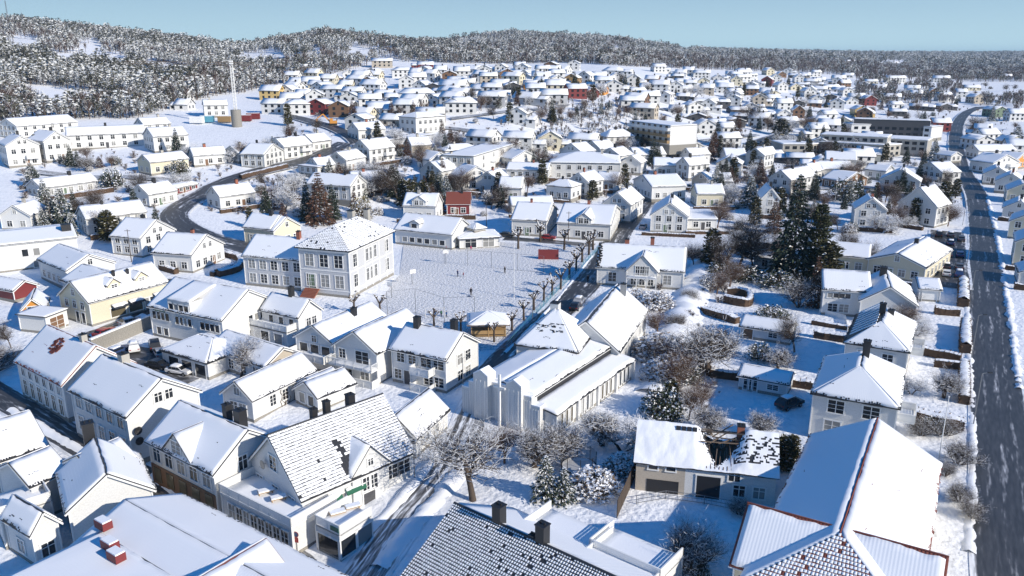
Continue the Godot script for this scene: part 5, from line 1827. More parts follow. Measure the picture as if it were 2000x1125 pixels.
# houses of the middle distance: [ax, ay, bx, by, depth, eave, rise, type, colour, label, extras]
func mid_houses():
	var d := [
		[11, 284, 75, 280, 12, 7.5, 3, "x", "white", "white apartment block gable with small square windows beside the snowy lawn"],
		[85, 275, 136, 271, 12, 7.5, 3, "x", "white", "white apartment block gable with glazed balcony beside the snowy lawn"],
		[130, 264, 283, 258, 12, 5.5, 2.6, "g", "white", "long white apartment row joining the gabled blocks"],
		[299, 266, 366, 262, 12, 6, 2.8, "g", "white", "white apartment block end with red gable edge"],
		[32, 246, 150, 237, 12, 5, 2.8, "g", "white", "white building with red roof edge and strip dormer behind the apartment row"],
		[281, 243, 332, 240, 9, 5, 2.4, "g", "white", "white house with brick chimney behind the apartment row"],
		[293, 316, 367, 308, 8, 4.5, 2.2, "g", "cream", "cream bungalow with wide picture window and long terrace"],
		[81, 366, 190, 352, 9, 3.4, 2.2, "g", "grey", "long grey house in two stepped parts below the lawn"],
		[290, 379, 344, 370, 8, 4, 2.6, "g", "white", "white house with dark ridge beside the red garage"],
		[345, 366, 385, 358, 5, 2.4, 0.8, "g", "red", "low red garage beside the curving road"],
		[58, 419, 95, 407, 8, 4.2, 2.6, "g", "white", "small white house beside the clipped cypresses"],
		[168, 426, 284, 412, 9, 5, 2.6, "g", "white", "broad white house with stepped roofs and an entrance porch"],
		[274, 464, 340, 446, 9, 5, 3.4, "x", "white", "white gabled house with round window beside the road bend"],
		[373, 496, 435, 473, 10, 4.5, 3.3, "x", "white", "white gabled house with shed dormer inside the hairpin bend"],
		[429, 383, 497, 374, 8, 4.2, 2.6, "g", "white", "white house with lean-to porch on the outer side of the bend"],
		[476, 441, 528, 446, 8, 4.6, 2.8, "g", "cream", "pale yellow house with red chimney across from the school"],
		[534, 450, 586, 438, 8, 4.6, 2.8, "x", "cream", "pale yellow gable wing across from the school"],
		[378, 303, 441, 299, 8, 4, 2.4, "g", "white", "white house with four small windows above the hedge lane"],
		[465, 298, 500, 294, 8, 3.6, 2.2, "g", "white", "small white house beside the tall gabled one"],
		[515, 301, 553, 293, 9, 5, 3, "x", "white", "tall narrow white gabled house on the slope lane"],
		[398, 205, 444, 204, 9, 5.5, 2.2, "g", "white", "long white two-storey house under the forest edge"],
		[555, 286, 608, 280, 9, 5, 3, "g", "white", "white house with dark bare roof side and cross gable", {"rc": "tile_black", "gap": 0.5}],
		[610, 276, 645, 272, 8, 4, 2.6, "g", "white", "white house with three small windows beside the bend"],
		[621, 322, 653, 319, 8, 4, 2.4, "g", "white", "white house with dark ridge on the lane corner", {"gap": 0.4}],
		[583, 322, 620, 326, 7, 3, 0.6, "f", "white", "white flat-roofed extension on the lane corner"],
		[676, 312, 713, 305, 8, 4.2, 2.6, "g", "white", "white house with stone basement above the gardens"],
		[721, 291, 770, 285, 9, 5.6, 3.2, "g", "white", "tall white house with wide dormer above the gardens"],
		[804, 283, 842, 281, 8, 4.6, 2.8, "g", "beige", "pink-beige house with balcony below the grey terrace row"],
		[599, 357, 684, 363, 9, 5, 2.8, "g", "white", "long white house with arched dormer behind the dark conifers"],
		[690, 352, 760, 348, 8, 4, 2.4, "g", "white", "white house half hidden behind the big bare tree"],
		[788, 399, 850, 401, 8, 4.8, 3, "g", "white", "white house with gabled bay beside the red house", {"bay": true}],
		[873, 396, 917, 396, 7.5, 4, 2.8, "g", "red", "dark red house with its roof half bare of snow", {"rc": "tile_red", "bare": [0]}],
		[1000, 427, 1067, 430, [1084, 408], 4.6, 3.3, "g", "white", "white house with four front windows facing the school yard"],
		[1089, 433, 1192, 438, [1207, 408], 4.6, 3.2, "g", "white", "white house with pale tiled roof and central dormer facing the school yard", {"sm": "snow_rib", "bay": true}],
		[1178, 395, 1232, 399, 14, 5.6, 3.4, "x", "white", "tall white gabled house beside the brick-walled street"],
		[1238, 350, 1274, 364, 12, 4.8, 2.8, "x", "white", "long white house running down to the street"],
		[1272, 418, 1343, 421, 15, 5.2, 3.6, "x", "white", "white meeting house with round gable window and small entrance gable"],
		[1344, 428, 1400, 428, 9, 3.2, 1.2, "s", "white", "low white wing with four square windows on the meeting house"],
		[1362, 377, 1414, 377, 9, 4.6, 2.4, "g", "cream", "cream hall with arched window behind the meeting house"],
		[1278, 322, 1335, 323, 8, 4, 2.6, "g", "white", "white house with five windows at the street corner"],
		[1322, 318, 1346, 322, 10, 5.5, 2.6, "x", "white", "tall white house end at the street corner"],
		[1350, 302, 1387, 300, 8, 4, 2.4, "g", "white", "white house with black chimneys behind the street corner"],
		[1388, 353, 1430, 353, 8, 4, 2.4, "g", "white", "white house with square dormer beside the dark conifers"],
		[1352, 347, 1387, 352, 9, 4, 2.6, "x", "beige", "brownish gable house beside the street"],
		[1458, 300, 1493, 303, 9, 5.5, 2.6, "x", "white", "white house with lit gable and balcony above the hedge"],
		[1418, 303, 1457, 303, 9, 4.2, 2.6, "g", "white", "white house joined to the lit gable house"],
		[1488, 385, 1522, 386, 11, 6, 3, "x", "white", "tall white house with black chimneys behind the big spruce"],
		[1503, 346, 1545, 351, 18, 5.5, 3, "x", "white", "long white house with three chimneys on its ridge"],
		[1607, 329, 1668, 328, 9, 4.6, 2.4, "g", "white", "white house with carport and red car in front"],
		[1614, 310, 1673, 312, 10, 7, 2.6, "g", "white", "large white house behind the carport"],
		[1650, 353, 1694, 346, 9, 3.4, 2.6, "x", "brown", "brown wooden gabled house beside the snowy round shrub"],
		[1720, 349, 1797, 354, 9, 5, 3.8, "x", "white", "white villa with broad gable and red-leaved tree in front"],
		[1790, 329, 1841, 337, 9, 5.4, 3.2, "x", "white", "tall white gabled villa beside the main road"],
		[1756, 393, 1830, 403, 9, 6.4, 5, "x", "white", "large white villa with steep gable, arched attic window and flagpole"],
		[1671, 406, 1732, 409, 8, 5.8, 3.2, "x", "white", "white half-hipped house with black chimney and porch"],
		[1610, 495, 1697, 503, 14, 4, 1.6, "g", "cream", "low cream workshop with small windows behind the bare trees"],
		[1697, 504, 1808, 521, 22, 4, 2.2, "x", "cream", "wide low cream hall with shallow gable beside the car park"],
		[1478, 472, 1530, 479, 9, 4.5, 0, "f", "beige", "grey flat-roofed block behind the tall spruce"],
		[1474, 500, 1516, 507, 6, 3.0, 0, "f", "white", "white flat-roofed annex below the tall spruce"],
		[1922, 338, 1974, 341, 11, 4, 2.6, "x", "white", "white house with blue-shaded roof, first in the row across the main road"],
		[1945, 352, 2003, 356, 11, 4.2, 2.8, "x", "white", "white house with lit gable in the row across the main road"],
		[1968, 370, 2030, 374, 11, 4.2, 2.6, "x", "cream", "cream house in the row across the main road"],
		[1960, 404, 2020, 409, 10, 3.6, 2.4, "x", "white", "low white house behind the snowy kerb across the main road"],
		[1973, 430, 2056, 438, 11, 5, 2.8, "x", "cream", "cream house with long shaded roof across the main road"],
		[1985, 470, 2090, 480, 11, 6, 3, "x", "cream", "large cream house with garage across the main road"],
		[1992, 530, 2072, 538, 8, 3, 1.8, "x", "white", "low white house behind the snow bank across the main road"],
		[1912, 294, 1985, 293, 9, 4, 2.4, "g", "white", "long white house beyond the road junction"],
		[1940, 318, 1990, 314, 10, 4.6, 3, "x", "white", "white gabled house beside the orange one"],
		[1985, 312, 2012, 308, 8, 4, 2.6, "x", "orange", "orange house at the road junction"],
		[1824, 300, 1858, 304, 7, 3, 1.6, "g", "white", "small white house with blue roof side beside the main road"],
		[700, 253, 752, 250, 10, 4.6, 2.6, "g", "white", "white house with cross gable above the grey terrace row"],
		[735, 276, 848, 262, 9, 4.6, 0.4, "f", "grey", "grey terraced row with flat snowy roof and red end"],
		[812, 230, 868, 226, 11, 7, 2, "h", "white", "tall white hip-roofed house with arched window and long veranda"],
		[925, 305, 1045, 268, 12, 9, 0.4, "f", "white", "white terraced apartment block stepping up the rock slope"],
		[870, 295, 940, 290, 10, 3, 2, "h", "white", "low hip-roofed house below the apartment block"],
		[1071, 322, 1212, 324, [1228, 300], 6.4, 2.8, "h", "white", "long white two-storey hip-roofed block with rows of windows"],
		[990, 330, 1070, 332, 10, 3.4, 2, "g", "white", "low white house with blue-shaded roof beside the long block"],
		[1212, 316, 1252, 318, 9, 4.4, 2.8, "x", "white", "white half-hipped house beside the long block"],
		[930, 350, 975, 353, 9, 4.4, 3, "x", "white", "white gabled house with dark basement in the old quarter"],
		[975, 365, 1018, 366, 9, 4.4, 3, "g", "white", "white house with sunlit gable and dark lower wall in the old quarter"],
		[1000, 400, 1080, 398, 8, 3, 2, "g", "white", "low white house behind the bare hedge tree in the old quarter"],
		[1068, 362, 1115, 366, 8, 4.4, 2, "h", "white", "white hip-roofed house with glazed veranda in the old quarter"],
		[1110, 352, 1150, 356, 10, 5, 3, "x", "white", "white gabled house with dark ground floor in the old quarter"],
		[1165, 350, 1205, 352, 8, 4, 2.4, "g", "white", "white house with dark dormer in the old quarter"],
		[820, 330, 862, 334, 9, 4.6, 3, "x", "white", "white gabled house with arched door in the old quarter"],
		[868, 322, 912, 318, 9, 5, 3, "g", "white", "white house with stacked verandas in the old quarter"],
		[838, 312, 880, 308, 8, 4.4, 2.6, "x", "white", "small white gabled house above the verandas in the old quarter"],
		[900, 345, 962, 340, 9, 5, 3.2, "x", "white", "large white gabled house with porch gables in the old quarter"],
		[920, 318, 965, 314, 8, 3.6, 2.4, "g", "white", "white house with small chimney pots in the old quarter"],
		[1000, 310, 1052, 306, 9, 4, 2.8, "x", "white", "white house below the rock slope with lit gable"],
		[1095, 292, 1135, 296, 9, 4.4, 3, "x", "white", "white gabled house at the foot of the rock slope"],
		[1140, 286, 1172, 290, 9, 4.4, 2.8, "x", "white", "white house with steep gable at the foot of the rock slope"],
		[1170, 300, 1212, 304, 9, 4.4, 2.8, "x", "white", "white house with lean-to at the foot of the rock slope"],
		[1186, 268, 1240, 266, 9, 5, 3, "h", "white", "white hip-roofed villa at the top of the old quarter"],
		[1240, 302, 1300, 300, 9, 4.2, 2.6, "g", "white", "white house with two conifers in front"],
		[1330, 290, 1380, 287, 10, 4.2, 2.8, "x", "white", "white house with stepped gables beside the brown trees"],
		[1555, 330, 1590, 334, 9, 4, 2.6, "x", "white", "white house beside the car park lane"],
		[1690, 330, 1730, 334, 8, 3.4, 2, "g", "white", "low white house between the brown house and the villas"]]
	for e in d:
		var ex: Dictionary = e[10].duplicate() if e.size() > 10 else {}
		var v := vol(e[0], e[1], e[2], e[3], e[4], e[5], e[6], e[7], e[8], ex)
		v.W = minf(v.W, 24.0)
		var dd := depth_of(v.T.origin)
		var h = house([v], e[9])
		if e[7] != "f" and e[6] > 1.9:
			var p := Vector3(v.L * rng.randf_range(-0.25, 0.25), v.e + v.rise - 0.2, 0.3)
			if e[7] == "x": p = Vector3(0.3, v.e + v.rise - 0.2, v.W * rng.randf_range(-0.3, 0.2))
			chimney(h, v.rel, p, rng.randf_range(0.9, 1.4), rng.randf_range(0.6, 0.9), ["black", "black", "stone", "brick"][rng.randi() % 4])
		if ex.get("bay", false):
			var f = gable_dormer(h, v.rel, 0, 0, v.W / 2 + 0.4, v.e - 0.3, 4.2, 1.5, 1.6)
			windows(h, f.rel, f, "f", 2, 0.3, 1.0, 1.2, 0.15, 0.85)
			door(h, v.rel, v, "f", 0.5, "dark")
		elif dd < 330 and e[7] != "f": door(h, v.rel, v, "f", rng.randf_range(0.3, 0.7), ["dark", "brown", "green"][rng.randi() % 3])
		if dd > 150.0 and dd < 340.0 and e[1] > 285 and rng.randf() < 0.75:
			var hz: float = v.W / 2 + rng.randf_range(3.5, 6.0)
			var pa: Vector2 = to_px(v.T * Vector3(-v.L * rng.randf_range(0.5, 0.8), 0, hz))
			var pb: Vector2 = to_px(v.T * Vector3(v.L * rng.randf_range(0.4, 0.8), 0, hz))
			var clear := true
			for t in road_pts:
				var m: Vector3 = v.T * Vector3(0, 0, hz)
				if t.distance_to(Vector2(m.x, m.z)) < 9.0: clear = false
			var words: PackedStringArray = e[9].split(" ")
			if clear: hedge([[pa.x, pa.y], [pb.x, pb.y]], 0.9, rng.randf_range(0.8, 1.4), "garden hedge before the " + " ".join(words.slice(0, 12)), "", "hedge", 0.18)
		if e[8] == "white" and e[5] > 4.5 and rng.randf() < 0.4 and dd < 350: balcony(h, v.rel, v.L * 0.05, v.L * 0.45, v.W / 2, v.W / 2 + 1.5, 2.7)

# far houses: [px, py of the foot, width in px, colour, kind]
func far_houses():
	var d := [
		[529, 194, 42, "yellow"], [535, 222, 45], [577, 224, 50, "white", "h"], [605, 174, 34], [640, 168, 32, "cream"], [650, 191, 44], [676, 181, 26, "cream"], [612, 203, 45], [682, 207, 52], [742, 222, 56], [705, 161, 36], [725, 153, 42, "cream"], [727, 181, 45], [785, 151, 42, "white", "h"], [792, 171, 44], [812, 156, 22], [842, 158, 28], [812, 201, 70, "white", "h"], [622, 223, 44, "red"], [880, 186, 40], [890, 221, 40], [745, 131, 40, "beige"], [830, 133, 30, "red"], [700, 255, 52],
		[886, 184, 54], [900, 222, 60, "white", "h"], [962, 208, 54, "grey"], [975, 196, 44], [1032, 202, 52, "grey"], [1082, 204, 52, "grey"], [1015, 243, 56], [1037, 183, 28, "orange"], [1060, 174, 25], [1087, 171, 30], [1120, 168, 27, "wood"], [1147, 163, 25], [1170, 158, 30, "red"], [1200, 146, 42, "white", "h"], [1205, 158, 32], [925, 143, 30], [965, 143, 25], [980, 144, 22], [1015, 141, 22], [1027, 153, 25], [1060, 148, 27], [1082, 148, 27], [1102, 143, 25], [1122, 136, 38], [1125, 191, 38, "red"], [1155, 188, 22, "red"], [1176, 184, 18, "orange"], [1182, 173, 38], [1200, 181, 32], [1287, 141, 25],
		[1262, 181, 20], [1290, 180, 38], [1322, 181, 28], [1332, 166, 25], [1332, 148, 22], [1372, 153, 32], [1380, 181, 30], [1432, 150, 25], [1452, 151, 32], [1450, 161, 35], [1449, 181, 28, "cream"], [1477, 168, 25], [1502, 166, 28, "red"], [1517, 161, 32], [1527, 178, 32], [1562, 161, 24], [1602, 161, 25], [1625, 176, 32], [1640, 162, 25], [1300, 201, 40], [1336, 196, 24, "dark"], [1375, 206, 56, "dark"], [1437, 206, 35], [1435, 193, 28], [1325, 223, 28], [1355, 223, 32], [1387, 218, 28], [1365, 237, 50, "dark"], [1455, 236, 48, "dark"], [1400, 249, 32, "dark"], [1437, 246, 38, "dark"], [1420, 259, 30], [1380, 263, 35], [1532, 231, 28], [1540, 246, 40], [1485, 226, 24, "dark"], [1562, 231, 22, "brown"], [1605, 251, 38, "white", "h"], [1620, 231, 28], [1487, 248, 38], [1500, 186, 28], [1470, 186, 26, "brown"],
		[1675, 201, 30, "blue"], [1700, 206, 28, "red"], [1750, 161, 40], [1745, 201, 32], [1685, 228, 48, "yellow"], [1840, 161, 30], [1900, 176, 30, "cream"], [1910, 201, 25, "beige"], [1847, 214, 62, "dark"], [1840, 256, 34, "red"], [1950, 228, 48, "green"], [1987, 236, 30], [1925, 268, 30, "brown"], [1967, 156, 20], [1650, 181, 40], [1582, 190, 34], [1660, 126, 22], [1690, 130, 20], [1742, 126, 25], [1790, 128, 20], [1720, 182, 26], [1784, 183, 28], [1880, 190, 20], [1560, 208, 30, "dark"], [1600, 205, 36], [1640, 212, 30], [1510, 205, 26], [1410, 170, 26], [1350, 175, 24], [1240, 168, 26], [860, 150, 24], [895, 165, 28], [915, 178, 26], [940, 160, 26], [765, 200, 30], [850, 205, 30], [560, 192, 30], [590, 195, 28], [1235, 215, 44], [1260, 230, 50, "beige"], [350, 196, 34], [355, 215, 26]]
	var tones := {"white": "white wooden", "cream": "cream wooden", "yellow": "yellow wooden", "grey": "grey wooden", "red": "dark red", "orange": "orange", "dark": "black-stained", "brown": "brown wooden", "wood": "wood-brown", "beige": "beige", "blue": "pale blue", "green": "dark green"}
	var taken := []
	for c in get_children():
		if c.has_meta("category") and c is Node3D: taken.append(Vector2(c.position.x, c.position.z))
	for e in d:
		var q0 := at(e[0], e[1])
		taken.append(Vector2(q0.x, q0.z - 4.0))
	var zones := [[560, 145, 900, 260, 34], [900, 138, 1090, 215, 20], [1240, 145, 1660, 275, 44], [1660, 165, 1860, 235, 12], [800, 290, 1260, 350, 10], [1400, 285, 1720, 345, 10], [1895, 275, 1995, 330, 6]]
	var r3 := RandomNumberGenerator.new()
	r3.seed = 91
	for zn in zones:
		var got := 0
		for tr in 400:
			if got >= zn[4]: break
			var qx := r3.randf_range(zn[0], zn[2])
			var qy := r3.randf_range(zn[1], zn[3])
			var q := at(qx, qy)
			var ok := true
			for t in taken:
				if t.distance_to(Vector2(q.x, q.z - 4.0)) < 13.5: ok = false
			for t in road_pts:
				if t.distance_to(Vector2(q.x, q.z - 4.0)) < 9.0: ok = false
			if not ok: continue
			got += 1
			taken.append(Vector2(q.x, q.z - 4.0))
			d.append([qx, qy, r3.randf_range(9.0, 13.0) * FPX / depth_of(q), ["white", "white", "white", "white", "white", "grey", "cream", "dark", "beige", "brown", "dark"][r3.randi() % 11]])
	for e in d:
		var col: String = e[3] if e.size() > 3 else "white"
		var kind: String = e[4] if e.size() > 4 else ("x" if rng.randf() < 0.4 else "g")
		var p := at(e[0], e[1])
		var dep := depth_of(p)
		var wid: float = clampf(e[2] * dep / FPX, 6.0, 26.0)
		var e2: float = 3.1 if col == "dark" or rng.randf() < 0.35 else 5.3
		var ang := rng.randf_range(-0.5, 0.25)
		var W: float = rng.randf_range(7.5, 9.5)
		var L := wid
		if kind == "x":
			L = minf(L, 9.5)
			W = rng.randf_range(9.0, 12.0)
		p.y -= 0.3
		var v := {"L": L, "W": W, "e": e2, "rise": rng.randf_range(2.0, 3.0) if col != "dark" else 1.6, "t": kind, "c": col, "o": 0.45, "snow": 0.22, "T": Transform3D(Basis(Vector3.UP, ang), p - Vector3(0, 0, W * 0.5))}
		if col == "red": v.rc = "tile_red"
		var where: String
		if e[0] < 860 and e[1] < 165: where = "under the hillside forest"
		elif e[0] < 860: where = "above the building site"
		elif e[0] < 1240 and e[1] < 160: where = "along the ridge foot"
		elif e[0] < 1240: where = "above the rock slope"
		elif e[1] < 185 and e[0] < 1660: where = "below the dark wood"
		elif e[0] < 1660: where = "in the valley"
		elif e[1] < 140: where = "on the far wooded rise"
		else: where = "by the road bend"
		var sz := ("two-storey " if e2 > 4 else "one-storey ")
		var rt: String = {"g": "ridge-roofed house", "x": "gable-fronted house", "h": "hip-roofed house"}[kind]
		var stack := rng.randf() < 0.6
		var wing := rng.randf() < 0.5
		var feat := (" with chimney and lower wing" if stack and wing else (" with chimney" if stack else (" with lower wing" if wing else " without chimney")))
		var h = house([v], tones[col] + " " + sz + rt + feat + " " + where, "houses " + where, "house", "house", true, dep > 260)
		if stack: chimney(h, v.rel, Vector3(L * 0.15 if kind != "x" else 0.0, v.e + v.rise - 0.2, 0.2), 1.1, 0.8)
		# a lower wing or porch beside about half of them, with its own roof
		if wing:
			var w2 := {"L": L * 0.45, "W": W * 0.7, "e": 2.6, "rise": 1.4, "t": "g", "c": col, "o": 0.35, "snow": 0.2}
			var rel: Transform3D = v.rel * Transform3D(Basis(), Vector3((L * 0.7) * (1 if rng.randf() < 0.5 else -1), 0, rng.randf_range(-1, 2)))
			block(h, rel, w2, true)
			auto_windows(h, rel, w2, true, "f")

func long_school():
	var v; var T
	var parts := []
	for s in [[1530, 281, 1576, 281, 16, 5.4], [1600, 276, 1727, 283, 14, 5.4], [1727, 284, 1760, 281, 18, 5.4], [1604, 262, 1733, 268, 14, 8.4], [1734, 270, 1812, 274, 16, 7.0], [1576, 283, 1602, 279, 10, 4.6]]:
		v = vol(s[0], s[1], s[2], s[3], s[4], s[5], 0.0, "f", "stone", {"win": false, "o": 0.5, "snow": 0.25, "rc": "trim"})
		parts.append(v)
	var h = house(parts, "long low concrete school with flat snowy roofs in stepped blocks", "", "school_complex", "school")
	for p in parts:
		windows(h, p.rel, p, "f", maxi(2, int(p.L / 3.2)), p.e - 2.4, 2.0, 1.4, 0.03, 0.97, "plain", true)
		windows(h, p.rel, p, "f", maxi(2, int(p.L / 3.2)), p.e - 4.9, 2.0, 1.4, 0.03, 0.97, "plain", true)
	# white modern block behind
	parts = []
	for s in [[1664, 243, 1712, 243, 12, 6.5], [1733, 242, 1820, 248, 12, 6.5]]:
		parts.append(vol(s[0], s[1], s[2], s[3], s[4], s[5], 0.0, "f", "white", {"win": false, "o": 0.2, "snow": 0.25}))
	parts.append(vol(1668, 232, 1818, 236, 9, 9.2, 0.0, "f", "dark", {"win": false, "o": 0.2, "snow": 0.25}))
	h = house(parts, "modern white and black block with flat roofs behind the long school", "", "modern_block", "building")
	for p in parts:
		windows(h, p.rel, p, "f", maxi(2, int(p.L / 3.5)), 3.9, 2.2, 1.5, 0.03, 0.97, "plain", true)
		windows(h, p.rel, p, "f", maxi(2, int(p.L / 3.5)), 0.9, 2.2, 1.5, 0.03, 0.97, "plain", true)
	# terraced apartment block on the rock slope's far side
	v = vol(1230, 236, 1310, 246, 14, 8.5, 0.0, "f", "white", {"win": false, "o": 0.1, "snow": 0.25})
	h = house([v], "apartment block with white upper floor and rows of ochre balconies on the slope", "", "apartment_block", "building")
	for k in 3:
		balcony(h, v.rel, -v.L / 2, v.L / 2, v.W / 2, v.W / 2 + 1.5, 1.4 + 2.6 * k, "", "wood" if k < 2 else "trim", false)
		windows(h, v.rel, v, "f", 7, 1.6 + 2.6 * k, 1.8, 1.7, 0.02, 0.98, "plain", true)

# ---------------------------------------------------------------- ground
func build_ground():
	var st := new_st()
	st.set_smooth_group(0)
	var rows := []
	var d := -40.0
	while d < 9000.0:
		var row := []
		for i in 97:
			var u := lerpf(-1.15, 1.15, i / 96.0)
			var p := Vector3(u * maxf(d, 60.0), 0, -d)
			p.y = th(p.x, p.z)
			if d > 260.0: p.y += 0.9 * noi.get_noise_2d(p.x * 0.8, p.z * 0.8) * clampf((d - 260.0) / 200.0, 0, 1) - 0.4
			row.append(p)
		rows.append(row)
		d += maxf(5.0, d * 0.022)
	for j in rows.size() - 1:
		for i in 96:
			for q in [rows[j][i], rows[j + 1][i + 1], rows[j][i + 1], rows[j][i], rows[j + 1][i], rows[j + 1][i + 1]]: st.add_vertex(q)
	st.generate_normals()
	struct("ground", done(st), M.ground)
	# trodden snow of the school yard
	var yd := [[690, 612], [780, 538], [788, 478], [880, 470], [1000, 474], [1160, 484], [1128, 530], [1075, 590], [1030, 640], [988, 678], [930, 684], [900, 650], [800, 636], [735, 632]]
	var c := Vector3.ZERO
	var w := []
	for p in yd:
		var q := at(p[0], p[1])
		q.y = th(q.x, q.z) + 0.03
		w.append(q)
		c += q
	c /= w.size()
	var ys := new_st()
	for k in w.size():
		for q in [c, w[k], w[(k + 1) % w.size()]]:
			ys.set_normal(Vector3.UP)
			ys.set_uv(Vector2.ZERO)
			ys.add_vertex(q)
	struct("school_yard", done(ys), M.trodden)

func build_roads():
	road("main_road", [[2004, 1240], [1979, 1110], [1950, 800], [1932, 600], [1919, 450], [1906, 379], [1878, 330], [1868, 290], [1867, 262], [1874, 236], [1890, 219], [1915, 209]], 7.6, "road_main", 0.06, 60.0)
	road("lane", [[672, 1180], [717, 1117], [800, 1000], [867, 927], [905, 860], [930, 795], [952, 748]], 5.6, "road_snowy", 0.05)
	road("school_street", [[945, 760], [990, 702], [1040, 655], [1090, 608], [1150, 550], [1190, 490], [1227, 436], [1270, 388], [1326, 345], [1362, 320]], 7.2, "road_side", 0.07)
	road("harbour_street", [[-40, 748], [20, 785], [83, 822], [160, 868], [240, 915], [320, 960], [383, 995], [483, 1047], [575, 1110], [650, 1180]], 5.0, "road_side", 0.05)
	road("upper_street", [[-30, 725], [40, 695], [110, 676], [170, 660], [240, 634], [295, 606], [325, 575], [333, 545]], 6.0, "road_side", 0.05)
	road("hairpin_road", [[520, 498], [469, 483], [420, 471], [375, 453], [347, 436], [340, 419], [360, 401], [398, 380], [430, 361], [494, 339], [585, 317], [640, 297], [676, 280]], 8.5, "road_side", 0.3)
	road("site_road", [[560, 226], [600, 236], [650, 250], [690, 272], [705, 290]], 7.0, "road_main", 0.3)
	road("yard_road", [[200, 694], [262, 702], [320, 724], [385, 742]], 11.0, "road_side", 0.09)
	road("car_park", [[1852, 562], [1851, 520], [1850, 452]], 9.5, "road_side", 0.1)
	road("far_car_park", [[1478, 285], [1512, 274], [1545, 264]], 14.0, "road_side", 0.3)
	road("cross_street", [[985, 466], [1070, 472], [1160, 480]], 4.5, "road_side", 0.1)
	for l in [["hill_lane", [[715, 266], [780, 256], [870, 250], [950, 262]]], ["terrace_lane", [[880, 232], [960, 222], [1050, 214], [1110, 204]]], ["valley_lane", [[1245, 330], [1300, 296], [1400, 272], [1480, 264]]], ["far_lane", [[1290, 214], [1400, 209], [1500, 208], [1600, 218]]], ["old_quarter_lane", [[850, 346], [940, 336], [1010, 346], [1080, 344]]], ["lawn_lane", [[40, 332], [160, 346], [250, 346], [330, 352]]], ["garden_lane", [[560, 345], [640, 334], [710, 328], [790, 345]]], ["ridge_lane", [[640, 205], [720, 196], [800, 190], [880, 196]]], ["east_lane", [[1560, 372], [1640, 366], [1720, 368], [1840, 382]]]]:
		road(l[0], l[1], 4.2, "road_snowy", 0.25)
	bank([[1300, 690], [1325, 640], [1345, 590], [1368, 545], [1385, 515]], 8.0, 1.9, "snow_slope", 0.8, 0.7)
	bank([[1270, 770], [1290, 730], [1305, 690]], 4.5, 1.1, "snow_slope", 0.8, 0.7)
	bank([[20, 800], [83, 838], [150, 876], [190, 900]], 1.6, 0.5)
	bank([[300, 930], [320, 945], [383, 985], [470, 1030], [520, 1062]], 1.5, 0.6)
	bank([[1893, 1080], [1898, 950], [1899, 800], [1893, 700], [1890, 620], [1884, 560]], 1.2, 0.22, "snow_bank", 0.5, 1.3)
	bank([[1992, 760], [1970, 600], [1958, 520], [1945, 450], [1928, 385]], 1.4, 0.4, "snow_bank", 0.5, 1.7)
	bank([[740, 1110], [830, 1000], [895, 925], [925, 880]], 2.6, 0.6)
	bank([[690, 1060], [760, 1000], [820, 930], [850, 880]], 1.6, 0.4)
	bank([[985, 690], [1026, 650], [1086, 588], [1156, 500]], 0.8, 0.25)
	bank([[375, 1000], [470, 1052], [560, 1110]], 1.2, 0.4)
	bank([[175, 660], [230, 640], [280, 616]], 1.8, 0.5)

